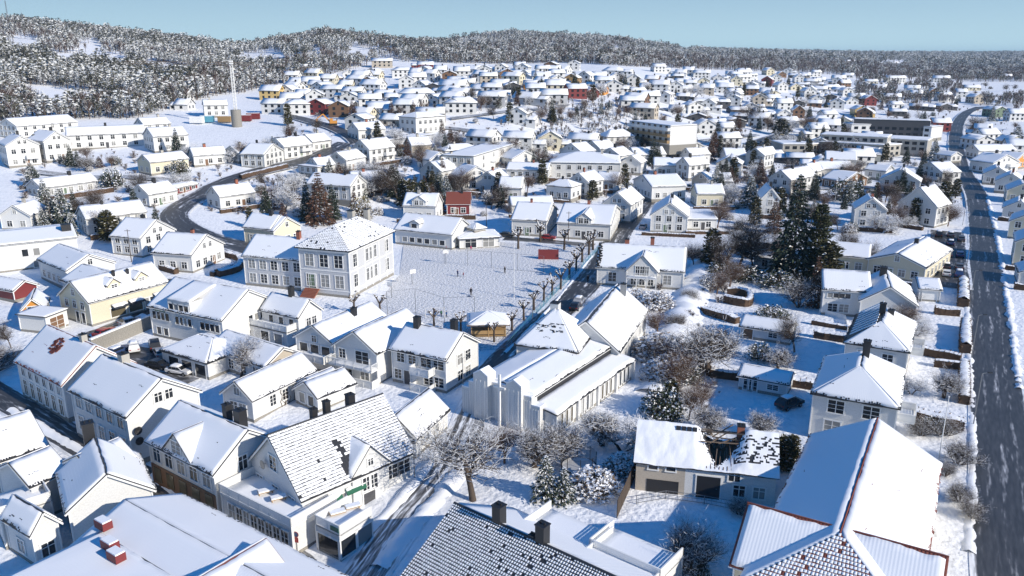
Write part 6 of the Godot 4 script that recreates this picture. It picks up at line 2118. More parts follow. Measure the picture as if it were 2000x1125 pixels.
# ---------------------------------------------------------------- plants
func build_plants():
	plant_src = {
		"big": [bare_tree({"seed": 4, "h": 9.0, "r": 0.25, "levels": 3, "kids": 5, "bend": 0.38, "trunk": 0.5, "snow": 0.38, "along": 0.5}, "bare_tree", "bark"), 9.0],
		"garden": [bare_tree({"seed": 9, "h": 6.0, "r": 0.2, "levels": 3, "kids": 5, "bend": 0.4, "trunk": 0.42, "snow": 0.25, "along": 0.45, "stems": 2, "lean": 0.3}, "bare_tree", "bark"), 5.6],
		"brown": [bare_tree({"seed": 14, "h": 8.0, "r": 0.17, "levels": 3, "kids": 5, "bend": 0.22, "trunk": 0.55, "snow": 0.06, "along": 0.9, "stems": 2, "lean": 0.16}, "bare_tree", "twig_brown"), 8.2],
		"dark": [bare_tree({"seed": 23, "h": 12.0, "r": 0.32, "levels": 3, "kids": 6, "bend": 0.25, "trunk": 0.55, "snow": 0.05, "along": 0.8}, "bare_tree", "bark"), 12.0],
		"brush": [bare_tree({"seed": 31, "h": 3.0, "r": 0.06, "levels": 3, "kids": 4, "bend": 0.3, "trunk": 0.6, "snow": 0.08, "along": 0.8, "stems": 9, "lean": 0.7}, "bare_bush", "bark"), 3.2],
		"frost": [bare_tree({"seed": 37, "h": 5.0, "r": 0.13, "levels": 3, "kids": 4, "bend": 0.4, "trunk": 0.5, "snow": 0.42, "along": 0.5, "stems": 3, "lean": 0.5, "sr": 0.014}, "snowy_tree", "bark"), 5.0],
		"pollard": [pollard(5), 4.3], "pollard2": [pollard(8), 4.3],
		"spruce": [conifer(3, 18, 4.4, Color(0.03, 0.045, 0.028), 0.05, 30, 11, 12), 18.0],
		"ivy": [conifer(6, 14, 2.2, Color(0.05, 0.055, 0.02), 0.0, 26, 10, 14, 0.8), 14.0],
		"snowspruce": [conifer(8, 10, 2.8, Color(0.04, 0.055, 0.03), 0.4, 20, 9, 10), 10.0],
		"redspruce": [conifer(11, 12, 3.0, Color(0.1, 0.05, 0.03), 0.03, 22, 9, 10), 12.0],
		"thuja": [conifer(13, 6, 1.1, Color(0.06, 0.055, 0.018), 0.06, 18, 8, 12, 0.7), 6.0],
		"dome": [shrub(3, 2.6, 2.0, Color(0.03, 0.045, 0.02), 0.25, 900), 2.6],
		"snowbush": [shrub(5, 2.2, 1.9, Color(0.16, 0.115, 0.075), 0.74, 1500), 2.2],
		"gold": [shrub(7, 4.0, 2.6, Color(0.16, 0.12, 0.02), 0.4, 1300), 4.0]}
	var G := "snow-dusted garden trees"
	var list := [
		["big", 925, 978, 168, "gnarled bare tree with snow on every limb beside the lane below the church", 1.25],
		["garden", 1040, 912, 100, "bare spreading tree standing against the church facade", 1.1], ["brown", 985, 905, 95, "brown leafless tree between the gnarled tree and the church fins", 1.2], ["garden", 1092, 895, 85, "bare tree beside the church's tall windows", 1.1],
		["snowspruce", 1065, 975, 90, "snow-laden dark evergreen beside the trampoline", 1.2], ["snowspruce", 1100, 978, 70, "smaller snow-laden evergreen beside the trampoline", 1.3],
		["frost", 1215, 880, 90, "frosted tree at the corner of the church lawn", 1.3], ["garden", 1180, 872, 80, "bare tree below the church's side windows", 1.2], ["snowbush", 1160, 960, 45, "snow-heaped shrubs beside the red-topped fence", 1.6], ["snowbush", 1215, 925, 40, "snow-heaped bush before the barn", 1.3],
		["dome", 1290, 812, 62, "dense dark evergreen bush below the church wall", 1.0], ["thuja", 1310, 800, 60, "upright dark evergreen beside the garden trees", 1.5],
		["brown", 1325, 760, 100, "thin brown leafless tree in the garden gully", 1.0], ["brown", 1345, 820, 90, "thin brown leafless tree by the yard fence", 0.9], ["garden", 1388, 730, 118, "spreading snow-lined old fruit tree in the middle garden", 1.2], ["garden", 1518, 722, 48, "small fruit tree beside the white garden annex", 1.5],
		["dome", 1482, 702, 34, "dark round rhododendron in the garden", 1.2], ["dark", 1552, 688, 95, "dark leaning bare tree by the hedge", 0.9], ["brush", 1560, 600, 75, "tall dark thicket beside the garden wall", 0.9], ["dome", 1508, 625, 30, "snow-speckled evergreen shrub behind the garden shed", 1.8],
		["garden", 1390, 850, 62, "old fruit tree in front of the barn", 1.4], ["garden", 1480, 848, 55, "small fruit tree between barn and yard", 1.2], ["brush", 1352, 1110, 125, "big twiggy bush in the snowy drive", 1.0], ["dome", 1360, 1125, 40, "dark evergreen bush at the foot of the twiggy bush", 1.0],
		["spruce", 1545, 545, 195, "tall dark spruce standing over the gardens", 0.95], ["ivy", 1590, 550, 150, "ivy-clad column tree beside the tall spruce", 1.1], ["dark", 1440, 530, 140, "large dark leafless tree behind the villa garden", 1.0], ["dark", 1400, 540, 100, "dark leafless tree beside the snowy bank", 0.8], ["thuja", 1388, 525, 80, "dark narrow evergreen by the white slope", 1.2], ["redspruce", 1590, 600, 100, "brown shaggy tree beside the garden wall", 0.7],
		["dark", 1645, 505, 75, "bare tree before the cream workshop", 0.8], ["dark", 1672, 508, 65, "second bare tree before the cream workshop", 0.8], ["snowspruce", 1463, 405, 60, "dark conifers between the white houses", 1.2], ["thuja", 1157, 388, 36, "dark small conifer by the tall gabled house", 1.6], ["spruce", 1275, 322, 50, "pair of dark conifers in the old quarter", 1.0], ["spruce", 1284, 322, 42, "shorter of the paired conifers in the old quarter", 1.0],
		["spruce", 601, 432, 80, "dark green spruce behind the school wing", 0.8], ["redspruce", 626, 438, 98, "rusty brown spruce behind the school", 1.1], ["spruce", 651, 428, 66, "dark spruce beside the rusty one", 1.0], ["gold", 707, 428, 46, "golden evergreen bush capped with snow behind the school", 0.9], ["dark", 778, 392, 95, "big dark leafless tree above the school", 1.2], ["dark", 712, 385, 52, "bare tree before the long white house", 1.3],
		["thuja", 203, 465, 48, "clipped cypress beside the broad white house", 1.0], ["thuja", 214, 470, 60, "taller clipped cypress beside the gabled house", 1.4], ["thuja", 226, 462, 40, "low clipped cypress beside the gabled house", 1.3], ["snowspruce", 125, 440, 70, "snow-laden conifer beside the small white house", 1.2], ["snowspruce", 105, 438, 50, "lower snow-laden conifer beside the small white house", 1.2], ["snowspruce", 66, 365, 45, "snowy conifer beside the grey house", 1.5], ["dome", 220, 365, 36, "dark round conifer below the apartment lawn", 1.0], ["dome", 352, 340, 30, "dark bush below the cream bungalow", 1.0],
		["brush", 168, 332, 34, "twiggy grey bush on the apartment lawn", 1.2], ["redspruce", 195, 326, 20, "reddish bush on the apartment lawn", 1.8],
		["big", 470, 738, 90, "gnarled pruned tree in the court of the low white house", 0.9], ["dark", 22, 680, 70, "bare street tree beside the white garage", 0.8], ["brush", -10, 720, 60, "bare thicket at the dark street corner", 1.5],
		["dark", 1755, 612, 60, "bare tree in front of the L-shaped house", 1.3], ["frost", 1790, 655, 45, "frosted bush beside the striped-roof villa", 1.3], ["garden", 1843, 778, 62, "snowy fruit tree on the lawn by the main road", 1.2], ["frost", 1780, 770, 50, "frosted young tree beside the big villa", 0.9], ["brush", 1870, 905, 60, "frosted thicket along the main road", 1.2], ["brush", 1845, 930, 40, "twiggy bush beside the flagpole", 1.2],
		["dome", 1652, 388, 40, "snow-spotted dark round tree beside the brown house", 1.3], ["thuja", 1866, 385, 36, "dark conifer by the main road", 1.2], ["thuja", 1843, 400, 45, "dark broad conifer beside the large villa", 1.6], ["snowspruce", 1985, 275, 30, "dark pine beside the orange house", 1.5], ["dark", 1888, 262, 40, "leafless trees at the road bend", 1.3],
		["brush", 1345, 590, 34, "brown scrub on the white slope beside the villa", 1.2], ["snowbush", 1390, 560, 26, "snow-buried shrubs at the foot of the white slope", 1.4], ["brown", 1372, 520, 50, "brown leafless trees at the top of the white slope", 1.2], ["brush", 1320, 640, 36, "brown scrub below the villa", 1.3], ["snowbush", 1290, 700, 50, "snowy scrub beside the church steps", 1.5], ["snowbush", 1300, 740, 45, "snow-heaped shrubs along the church path", 1.5], ["brown", 1355, 520, 55, "brown leafless trees behind the villa", 1.2], ["brush", 1190, 600, 36, "twiggy bushes in the villa's front garden", 1.6], ["snowbush", 1280, 600, 30, "snowy shrubs under the villa veranda", 1.8], ["snowbush", 1240, 590, 26, "snowy rose bushes before the veranda", 1.6],
		["dark", 1415, 520, 110, "leafless tree in the dark grove behind the yew hedge", 1.1], ["dark", 1470, 535, 105, "leafless tree in the dark grove beside the drive", 1.1], ["brown", 1425, 560, 70, "brown leafless tree before the dark grove", 1.2], ["brown", 1400, 575, 60, "brown sapling beside the yew hedge", 1.1], ["dark", 1500, 520, 90, "leafless tree close before the tall spruce", 1.0], ["dome", 1452, 545, 30, "dark undergrowth of the grove", 2.0], ["dome", 1520, 560, 28, "dark evergreen undergrowth below the spruce", 2.2], ["dome", 1412, 540, 30, "dark undergrowth beside the white slope", 1.8], ["thuja", 1612, 560, 90, "dark evergreen column beside the ivy-clad tree", 1.6],
		["brown", 1300, 720, 80, "brown leafless tree beside the church steps", 1.1], ["brown", 1285, 660, 70, "brown leafless tree behind the steep church hall", 1.1], ["dome", 1302, 815, 55, "second dense dark evergreen below the church wall", 1.0], ["brown", 1370, 800, 85, "slender leafless tree beside the shaded yard", 0.9], ["dome", 1345, 745, 34, "dark garden evergreen beside the fruit tree", 1.2], ["brush", 1420, 690, 40, "brown bush beside the garden annex", 1.2], ["thuja", 1525, 915, 70, "dark evergreen at the barn's corner", 1.5], ["thuja", 1545, 905, 60, "dark evergreen between barn and tiled building", 1.5], ["brush", 1445, 1005, 40, "dark bush against the barn wall", 1.4],
		["brush", 1800, 850, 45, "rusty bush in the hedge below the fruit tree lawn", 1.3], ["brush", 1850, 850, 42, "rusty thicket by the main road hedge", 1.4], ["dome", 1825, 838, 26, "dark low evergreen below the fruit tree lawn", 1.6], ["brush", 1875, 980, 50, "frosted scrub beside the tiled building", 1.2], ["brush", 1895, 1010, 45, "low scrub along the main road kerb", 1.2], ["dark", 1700, 520, 60, "bare tree beside the wide cream hall", 0.9], ["brown", 1770, 640, 60, "brown bush tree beside the striped-roof villa", 1.3],
		["dark", 1465, 245, 50, "brown tree in the valley houses", 1.0], ["redspruce", 1440, 265, 42, "rusty tree among the valley houses", 1.0], ["spruce", 1400, 285, 48, "dark spruce beside the valley lane", 0.9], ["redspruce", 1393, 300, 45, "rusty larch behind the old quarter", 1.2], ["thuja", 1525, 262, 30, "block of clipped dark hedge trees", 2.6], ["spruce", 1580, 232, 26, "dark spruce by the brown house", 1.1], ["brown", 1575, 260, 40, "bare tree before the far villa", 1.4], ["brush", 1670, 330, 26, "twiggy bush beside the carport", 1.6]]
	for kk in plant_src:
		var top := 0.1
		for c in plant_src[kk][0].get_children(): top = maxf(top, c.mesh.get_aabb().end.y)
		plant_src[kk][1] = top
	for e in list: plant(e[0], e[1], e[2], e[3], e[4], "", e[5])
	var k := 0
	for p in [[965, 668], [1000, 646], [1023, 626], [1043, 606], [1062, 589], [1078, 576], [1095, 565], [1112, 544], [1125, 529], [1137, 512], [1150, 498], [1158, 488], [900, 650], [848, 640], [743, 616], [692, 610], [1012, 487], [1055, 472], [1102, 488]]:
		k += 1
		plant("pollard" if k % 2 else "pollard2", p[0], p[1], 42, "pollarded street tree with knuckled limbs along the school yard", "pollarded trees round the school yard")
	# bushes and small trees between the houses, too many alike to single out
	var r2 := RandomNumberGenerator.new()
	r2.seed = 77
	var spots := [[[560, 330], [900, 215]], [[900, 240], [1230, 160]], [[1240, 290], [1660, 165]], [[60, 470], [560, 300]], [[780, 380], [1260, 290]], [[1400, 400], [1850, 290]], [[1660, 260], [1990, 170]], [[1390, 455], [1870, 345]], [[560, 425], [1000, 330]], [[1230, 330], [1660, 250]]]
	var kinds := ["frost", "snowbush", "snowspruce", "brown", "dome", "dark", "spruce", "brown", "dome", "dark", "spruce", "thuja", "redspruce", "dome"]
	var names := {"frost": "frosted small tree among the houses of the town", "snowbush": "snow-covered bush among the houses of the town", "snowspruce": "snow-dusted spruce among the houses of the town", "brown": "thin brown tree among the houses of the town", "dome": "dark evergreen bush among the houses of the town", "dark": "dark leafless tree among the houses of the town", "spruce": "dark spruce among the houses of the town", "thuja": "narrow dark cypress among the houses of the town", "redspruce": "rusty brown conifer among the houses of the town"}
	for s in spots:
		for i in 84:
			var px := r2.randf_range(s[0][0], s[1][0])
			var py := r2.randf_range(s[1][1], s[0][1])
			var kd: String = kinds[r2.randi() % kinds.size()]
			var hh: float = r2.randf_range(1.5, 3.2) if kd in ["snowbush", "dome"] else r2.randf_range(4.5, 9.5)
			var q := at(px, py)
			var on_road := false
			for t in road_pts:
				if t.distance_squared_to(Vector2(q.x, q.z)) < 64.0:
					on_road = true
					break
			if on_road or (px > 310 and px < 480 and py > 375 and py < 500): continue
			plant(kd, px, py, hh * FPX / depth_of(q), names[kd], names[kd] + "s")

func build_woods():
	var r2 := RandomNumberGenerator.new()
	r2.seed = 5
	var xs := {"snowpine": [], "pine": [], "spruce": [], "bare": []}
	var edge := [[-400, 240], [0, 237], [280, 230], [345, 206], [420, 186], [480, 182], [560, 162], [610, 155], [690, 134], [760, 122], [840, 120], [900, 124], [1000, 124], [1120, 122], [1240, 130], [1400, 136], [1560, 142], [1700, 150], [1760, 152], [1830, 152], [1900, 158], [2000, 160], [2300, 160]]
	var holes := [[515, 116, 60, 20], [40, 84, 46, 18], [180, 98, 34, 24], [640, 60, 0, 0], [700, 106, 56, 18], [620, 100, 20, 10], [420, 96, 16, 8], [1340, 100, 30, 4], [860, 82, 30, 5], [870, 102, 30, 6], [1945, 174, 75, 16], [1750, 124, 50, 7], [960, 98, 22, 4], [120, 125, 24, 9], [760, 118, 30, 6]]
	var tries := 0
	while tries < 180000:
		tries += 1
		var u := r2.randf_range(-0.85, 0.85)
		var f := r2.randf()
		var d := 330.0 * pow(15.0, f)
		# thin out so that the spacing grows slowly with distance
		if r2.randf() > clampf(d / 900.0, 0.25, 1.0): continue
		var p := Vector3(u * d, 0, -d)
		p.y = th(p.x, p.z)
		var q := to_px(p)
		if q.y > 246.0: continue
		var ey := 0.0
		for k in edge.size() - 1:
			if q.x >= edge[k][0] and q.x < edge[k + 1][0]:
				ey = lerpf(edge[k][1], edge[k + 1][1], (q.x - edge[k][0]) / (edge[k + 1][0] - edge[k][0]))
				break
		if q.y > ey: continue
		var skip := false
		for h in holes:
			if h[2] > 0 and pow((q.x - h[0]) / h[2], 2.0) + pow((q.y - h[1]) / h[3], 2.0) < 0.9 + 1.6 * noi.get_noise_2d(p.x * 3.0, p.z * 3.0) + r2.randf_range(-0.25, 0.25): skip = true
		if skip: continue
		var rel := ey - q.y
		var dn := noi.get_noise_2d(p.x * 0.9, p.z * 0.9)
		var stand := noi.get_noise_2d(p.x * 0.35 + 700.0, p.z * 0.35)
		if noi.get_noise_2d(p.x * 0.55 - 300.0, p.z * 0.55) > 0.3 and rel > 14.0: continue
		var kind := "snowpine"
		if q.x > 1240.0: kind = "bare" if rel < 22.0 and r2.randf() < 0.75 else ("pine" if r2.randf() < 0.32 else "snowpine")
		elif rel < 38.0: kind = "bare" if r2.randf() < 0.45 else ("spruce" if r2.randf() < 0.4 else "snowpine")
		elif stand > 0.2 and r2.randf() < 0.7: kind = "pine"
		elif stand < -0.24 and r2.randf() < 0.7: kind = "bare"
		elif r2.randf() < 0.14 + 0.25 * dn: kind = "pine"
		# the crest against the sky is blown clear of snow
		var sk := to_px(p + Vector3(0, 9, 0)).y
		if sk < 86.0 and q.x < 900.0 and r2.randf() < 0.35 and d > 750.0: kind = "pine"
		if d > 1300.0 and r2.randf() < 0.22: kind = "pine"
		var s := r2.randf_range(0.5, 1.0) * (1.0 if d < 1400 else 1.3) * (1.35 if r2.randf() < 0.12 else 1.0)
		xs[kind].append(Transform3D(Basis(Vector3.UP, r2.randf() * TAU).scaled(Vector3(s * 1.1, s, s * 1.1)), p))
	# brown leafless band in the valley
	for k in 1500:
		var px := r2.randf_range(1670, 1995)
		var py := r2.randf_range(146, 204) if px < 1880 else (r2.randf_range(190, 210) if r2.randf() < 0.5 else r2.randf_range(140, 160))
		if absf(px - 1890) < 26.0 and py > 190: continue
		if noi.get_noise_2d(px * 2.2, py * 5.0) < -0.08: continue
		var p := at(px, py)
		var s := r2.randf_range(0.6, 1.0)
		xs["bare" if r2.randf() < 0.75 else "pine"].append(Transform3D(Basis(Vector3.UP, r2.randf() * TAU).scaled(Vector3(s, s, s)), p))
	# brush on the rock slope
	for k in 420:
		var px := r2.randf_range(1050, 1270)
		var py := r2.randf_range(205, 300) - absf(px - 1150) * 0.12
		var p := at(px, py)
		var s := r2.randf_range(0.15, 0.45)
		xs["bare" if r2.randf() < 0.7 else "snowpine"].append(Transform3D(Basis(Vector3.UP, r2.randf() * TAU).scaled(Vector3(s, s, s)), p))
	var tw := []
	for zn in [[560, 150, 1650, 400, 2200], [40, 290, 560, 420, 400], [1270, 540, 1420, 800, 90], [1400, 290, 1900, 400, 400], [1660, 165, 1990, 260, 500]]:
		for k in zn[4]:
			var p := at(r2.randf_range(zn[0], zn[2]), r2.randf_range(zn[1], zn[3]))
			var ok := true
			for t in road_pts:
				if t.distance_squared_to(Vector2(p.x, p.z)) < 20.0:
					ok = false
					break
			if not ok: continue
			var q := to_px(p)
			if q.x > 690 and q.x < 1180 and q.y > 455 and q.y < 690: continue
			var s := pow(r2.randf(), 2.0) * 0.3 + 0.06
			tw.append(Transform3D(Basis(Vector3.UP, r2.randf() * TAU).scaled(Vector3(s * r2.randf_range(1.2, 2.6), s, s * r2.randf_range(1.2, 2.6))), p - Vector3(0, s * r2.randf_range(2.0, 4.5), 0)))
	scatter("garden_brush", wood_tree(9, "bare"), tw, "low leafless brush sticking out of the snow between the houses", "brush")
	print("woods ", xs.snowpine.size(), " ", xs.pine.size(), " ", xs.spruce.size(), " ", xs.bare.size())
	scatter("snowy_pine_wood", wood_tree(2, "snowpine"), xs.snowpine, "snow-laden pine wood covering the hills behind the town")
	scatter("pine_wood", wood_tree(3, "pine"), xs.pine, "dark pines along the hill crests and among the snowy wood")
	scatter("spruce_wood", wood_tree(5, "spruce"), xs.spruce, "spruces along the lower edge of the hillside wood")
	scatter("leafless_wood", wood_tree(7, "bare"), xs.bare, "brown leafless trees and brush at the foot of the woods and on the rock slope")

# ---------------------------------------------------------------- things in the streets and yards
func build_things():
	car_src = [car_source(false), car_source(true)]
	car(207, 655, [225, 648], "c_red", "dark red car parked beside the concrete wall", false)
	car(257, 634, [272, 630], "c_silver", "silver car parked behind the dark red one", true)
	car(262, 684, [260, 674], "c_white", "snow-topped white estate car in the parking yard", true, true)
	car(231, 692, [240, 688], "c_blue", "dark blue car half under snow in the parking yard", true)
	car(303, 680, [301, 671], "c_black", "black car between the snow heaps of the parking yard", false, true)
	car(313, 695, [309, 688], "c_silver", "silver-blue car nose-in at the office house", false)
	car(311, 719, [330, 722], "c_black", "black car in the middle of the parking yard", false)
	car(352, 730, [372, 733], "c_white", "car buried in snow before the garage bays", true)
	car(20, 569, [30, 568], "c_white", "white car by the dark red shed", true)
	car(990, 463, [1005, 464], "c_black", "black car on the cross street beside the pavilion", false)
	car(1070, 468, [1085, 469], "c_red", "red car on the cross street behind the yard trees", false)
	car(1131, 594, [1137, 586], "c_silver", "silver van on the school street beside the pyramid hall", true, true)
	car(1124, 603, [1129, 596], "c_black", "dark car behind the silver van", false)
	car(1256, 446, [1262, 439], "c_silver", "silver car parked before the meeting house", true)
	car(1308, 359, [1313, 353], "c_black", "dark car far up the school street", false)
	car(1541, 795, [1556, 790], "c_black", "black off-road car standing in the shaded garden yard", true, true)
	car(1613, 343, [1624, 344], "c_red", "red car under the carport of the white house", false)
	car(1527, 268, [1533, 266], "c_yellow", "yellow car at the end of the far car park", false)
	var k := 0
	for p in [[1833, 462], [1877, 470], [1856, 478], [1832, 495], [1852, 501], [1874, 501], [1848, 524], [1873, 525], [1872, 540], [1835, 512], [1856, 462]]:
		car(p[0], p[1], [p[0] - 0.5, p[1] - 8], ["c_black", "c_grey", "c_blue"][k % 3], ["black", "grey", "dark blue"][k % 3] + " car in the car park beside the main road", k % 2 == 0, k % 4 == 0, "cars in the car park by the main road")
		k += 1
	car(1848, 538, [1848, 529], "c_white", "white car in the car park beside the main road", false)
	for i in 12:
		var t := i / 12.0
		car(1482 + 56 * t, 284 - 18 * t + (i % 2) * 4, [1488 + 56 * t, 281 - 18 * t + (i % 2) * 4 + 3], ["c_black", "c_grey"][i % 2], ["black", "grey"][i % 2] + " car in the far car park beside the long school", i % 3 == 0, false, "cars in the far car park")
	# people
	person(920, 577, 1.75, Color(0.02, 0.02, 0.03), Color(0.02, 0.02, 0.03), "person in dark clothes standing beside a sledge in the school yard", 0.4)
	person(894, 541, 1.7, Color(0.03, 0.04, 0.12), Color(0.02, 0.02, 0.04), "person in navy jacket standing in the school yard", 2.0)
	person(905, 541, 1.15, Color(0.3, 0.04, 0.06), Color(0.04, 0.03, 0.08), "small child in red jacket beside the person in navy", -1.0)
	person(986, 534, 1.7, Color(0.02, 0.02, 0.02), Color(0.02, 0.02, 0.02), "person in black beside the ball net", 1.0)
	person(862, 618, 1.3, Color(0.02, 0.12, 0.06), Color(0.02, 0.02, 0.04), "child in green jacket inside the goal", 0.0)
	person(872, 620, 1.3, Color(0.03, 0.08, 0.2), Color(0.02, 0.02, 0.04), "child in blue jacket beside the goal", 1.0)
	person(850, 618, 1.35, Color(0.05, 0.03, 0.05), Color(0.02, 0.02, 0.04), "child in dark jacket near the goal", 2.0)
	person(873, 488, 1.3, Color(0.45, 0.03, 0.03), Color(0.03, 0.02, 0.03), "child in bright red snowsuit by the annex ramp", 0.5)
	person(920, 489, 1.25, Color(0.5, 0.05, 0.15), Color(0.3, 0.03, 0.1), "child in pink snowsuit by the pavilion", 0.0)
	person(906, 487, 1.25, Color(0.35, 0.02, 0.03), Color(0.05, 0.02, 0.02), "child in dark red snowsuit by the pavilion", 2.2)
	person(1148, 552, 1.75, Color(0.015, 0.015, 0.015), Color(0.015, 0.015, 0.02), "person in black walking up the school street", 2.6)
	var sl = thing("sledge", "small blue sledge at the dark-clothed person's feet", "sledge", Transform3D(Basis(Vector3.UP, 0.5), at(917, 580)))
	var st := new_st()
	box(st, Vector3(0, 0.18, 0), Vector3(0.45, 0.1, 0.9))
	part(sl, "seat", done(st), M.c_blue)
	for s in [-1, 1]:
		st = new_st()
		bar(st, Vector3(s * 0.2, 0.04, -0.5), Vector3(s * 0.2, 0.04, 0.5), 0.05, 0.05)
		part(sl, "runner", done(st), M.metal)
	# school yard
	fence([[868, 516], [960, 524], [1062, 533]], 4.0, "tall ball net fence across the school yard", "metal", 5.5, "net")
	fence([[757, 618], [812, 612], [868, 631], [927, 629]], 5.0, "tall ball net fence behind the goal", "metal", 6.5, "net")
	fence([[938, 686], [990, 682], [1017, 650], [1055, 606], [1093, 565], [1130, 530], [1170, 486]], 1.2, "dark steel railing along the school yard and street", "blue_paint", 2.4)
	var gz = thing("gazebo", "open timber gazebo with snowy hipped roof in the yard corner", "gazebo", vol(922, 634, 986, 633, 5.5, 2.5, 1.5, "p").T)
	var gv := {"L": 6.6, "W": 5.5, "e": 2.5, "rise": 1.5, "t": "p", "o": 0.5}
	var gf := roof_faces(gv)
	var rf := part(gz, "roof", deck_mesh(gf), M.bark_pale)
	st = new_st()
	st.set_smooth_group(0)
	for f in gf: snow_sheet(st, f[0], f[1], f[2], f[3], 0.25, 8, 5, [0.03, 0.0, 0.03, 0.03], 2.0)
	st.generate_normals()
	part(rf, "roof_snow", done(st), M.snow)
	for c in [[-1, -1], [1, -1], [1, 1], [-1, 1], [0, 1], [0, -1]]:
		st = new_st()
		box(st, Vector3(c[0] * 3.0, 1.2, c[1] * 2.5), Vector3(0.18, 2.5, 0.18))
		part(gz, "post", done(st), M.wood)
	st = new_st()
	box(st, Vector3(0, 0.25, 0), Vector3(6.2, 0.12, 5.2))
	for s in [-1, 1]: box(st, Vector3(0, 0.9, s * 2.5), Vector3(6.0, 0.7, 0.06))
	part(gz, "floor_and_rails", done(st), M.wood)
	var bw = thing("ball_wall", "dark red ball wall at the top of the school yard", "wall", Transform3D(Basis(Vector3.UP, -0.05), at(1071, 507)))
	st = new_st()
	box(st, Vector3(0, 1.3, 0), Vector3(5.0, 2.5, 0.12))
	part(bw, "panel", done(st), M.red)
	for s in [-1, 0, 1]:
		st = new_st()
		box(st, Vector3(s * 2.3, 1.3, -0.12), Vector3(0.12, 2.7, 0.12))
		part(bw, "post", done(st), M.bark)
	for p in [[805, 556, 0.6, "basketball hoop on a forked post in the middle of the yard"], [765, 582, -0.4, "basketball hoop on a post beside the school wall"], [871, 515, 0.2, "basketball hoop on a post before the ball net"]]:
		var hp = thing("basketball_hoop", p[3], "basketball hoop", Transform3D(Basis(Vector3.UP, p[2]), at(p[0], p[1])))
		st = new_st()
		tube(st, Vector3(0, -0.1, 0), Vector3(0, 2.6, 0), 0.07, 0.06, 6)
		tube(st, Vector3(0, 2.5, 0), Vector3(0, 3.0, 0.5), 0.05, 0.05, 5)
		part(hp, "post", done(st), M.metal)
		st = new_st()
		box(st, Vector3(0, 3.1, 0.55), Vector3(1.3, 0.9, 0.05))
		part(hp, "backboard", done(st), M.trim)
		st = new_st()
		for i in 12: tube(st, Vector3(cos(TAU * i / 12) * 0.23, 2.8, 0.85 + sin(TAU * i / 12) * 0.23), Vector3(cos(TAU * (i + 1) / 12) * 0.23, 2.8, 0.85 + sin(TAU * (i + 1) / 12) * 0.23), 0.015, 0.015, 4)
		part(hp, "rim", done(st), M.tile_red)
	var gl = thing("football_goal", "football goal frame with children in it", "goal", Transform3D(Basis(Vector3.UP, 0.1), at(850, 621)))
	st = new_st()
	for s in [-1, 1]:
		tube(st, Vector3(s * 1.8, 0, 0), Vector3(s * 1.8, 2.0, 0), 0.05, 0.05, 6)
		tube(st, Vector3(s * 1.8, 2.0, 0), Vector3(s * 1.8, 0, -1.2), 0.03, 0.03, 5)
	tube(st, Vector3(-1.8, 2.0, 0), Vector3(1.8, 2.0, 0), 0.05, 0.05, 6)
	part(gl, "frame", done(st), M.trim)
	pole(1004, 582, 12.0, "tall white flagpole in the middle of the school yard")
	pole(1833, 899, 8.5, "white flagpole in the garden of the big villa")
	pole(1829, 446, 10.0, "white flagpole beside the steep-gabled villa")
	pole(1631, 392, 7.0, "white flagpole beside the snow-spotted round tree")
	lamp_post(905, 781, 6.5, "dark street lamp at the corner of the apartment house", true, 0.6)
	lamp_post(810, 935, 4.6, "old style lantern post beside the restaurant house", false)
	lamp_post(430, 1010, 4.6, "old style lantern post beside the brown shop front", false)
	lamp_post(1040, 632, 6.0, "street lamp with curved arm beside the pollarded trees", true, 0.2)
	for p in [[1897, 700], [1901, 830], [1893, 600], [1888, 520], [1880, 440]]:
		lamp_post(p[0], p[1], 7.5, "grey street lamp along the main road kerb", true, 0.0, "street_lamp", "street lamps along the main road")
	for p in [[257, 512, "wooden utility pole beside the gabled house at the bend"], [290, 392, "wooden utility pole beside the dark-ridged house"], [102, 445, "wooden utility pole beside the cypresses"], [555, 400, "wooden utility pole behind the conifers"], [1110, 470, "wooden utility pole before the pale tiled house"], [950, 444, "wooden utility pole beside the pavilion"]]:
		pole(p[0], p[1], 8.0, p[2], "bark", 0.11, "utility_pole")
	# hedges and garden walls
	hedge([[1884, 640], [1884, 690]], 1.6, 1.7, "tall snow-topped hedge beside the main road below the brown hedges", "", "hedge", 0.4)
	hedge([[1880, 556], [1880, 600]], 1.8, 1.9, "tall snow-topped hedge beside the main road at the car park", "", "hedge", 0.5)
	hedge([[1882, 716], [1882, 790]], 1.3, 1.3, "snow-capped hedge along the main road by the fruit tree lawn", "", "hedge", 0.25)
	hedge([[1825, 613], [1873, 617]], 1.1, 1.3, "dark brown hedge across the lawn of the L-shaped house", "", "hedge", 0.15)
	hedge([[1792, 690], [1875, 708]], 1.1, 1.4, "rust-brown beech hedge beside the striped-roof villa", "", "hedge", 0.05)
	hedge([[1825, 715], [1878, 722]], 1.0, 1.2, "brown hedge with compost bins beside it", "", "hedge", 0.2)
	hedge([[1590, 658], [1652, 668]], 1.4, 1.3, "rusty hedge between the gardens", "", "hedge", 0.3)
	hedge([[1585, 633], [1660, 645]], 0.8, 0.8, "low dark hedge behind the rusty hedge", "", "hedge", 0.2)
	hedge([[1372, 610], [1440, 632]], 1.4, 1.3, "brown hedge along the top of the middle garden", "", "hedge", 0.1)
	hedge([[1388, 735], [1445, 742]], 1.2, 1.3, "dark hedge above the white garden annex yard", "", "hedge", 0.15)
	hedge([[1415, 590], [1458, 598], [1460, 580], [1420, 575]], 1.2, 1.5, "clipped dark yew hedge curved round a snowy seat", "", "hedge", 0.3)
	hedge([[1545, 753], [1590, 760]], 1.2, 1.2, "dark evergreen hedge beside the garden annex", "", "hedge", 0.05)
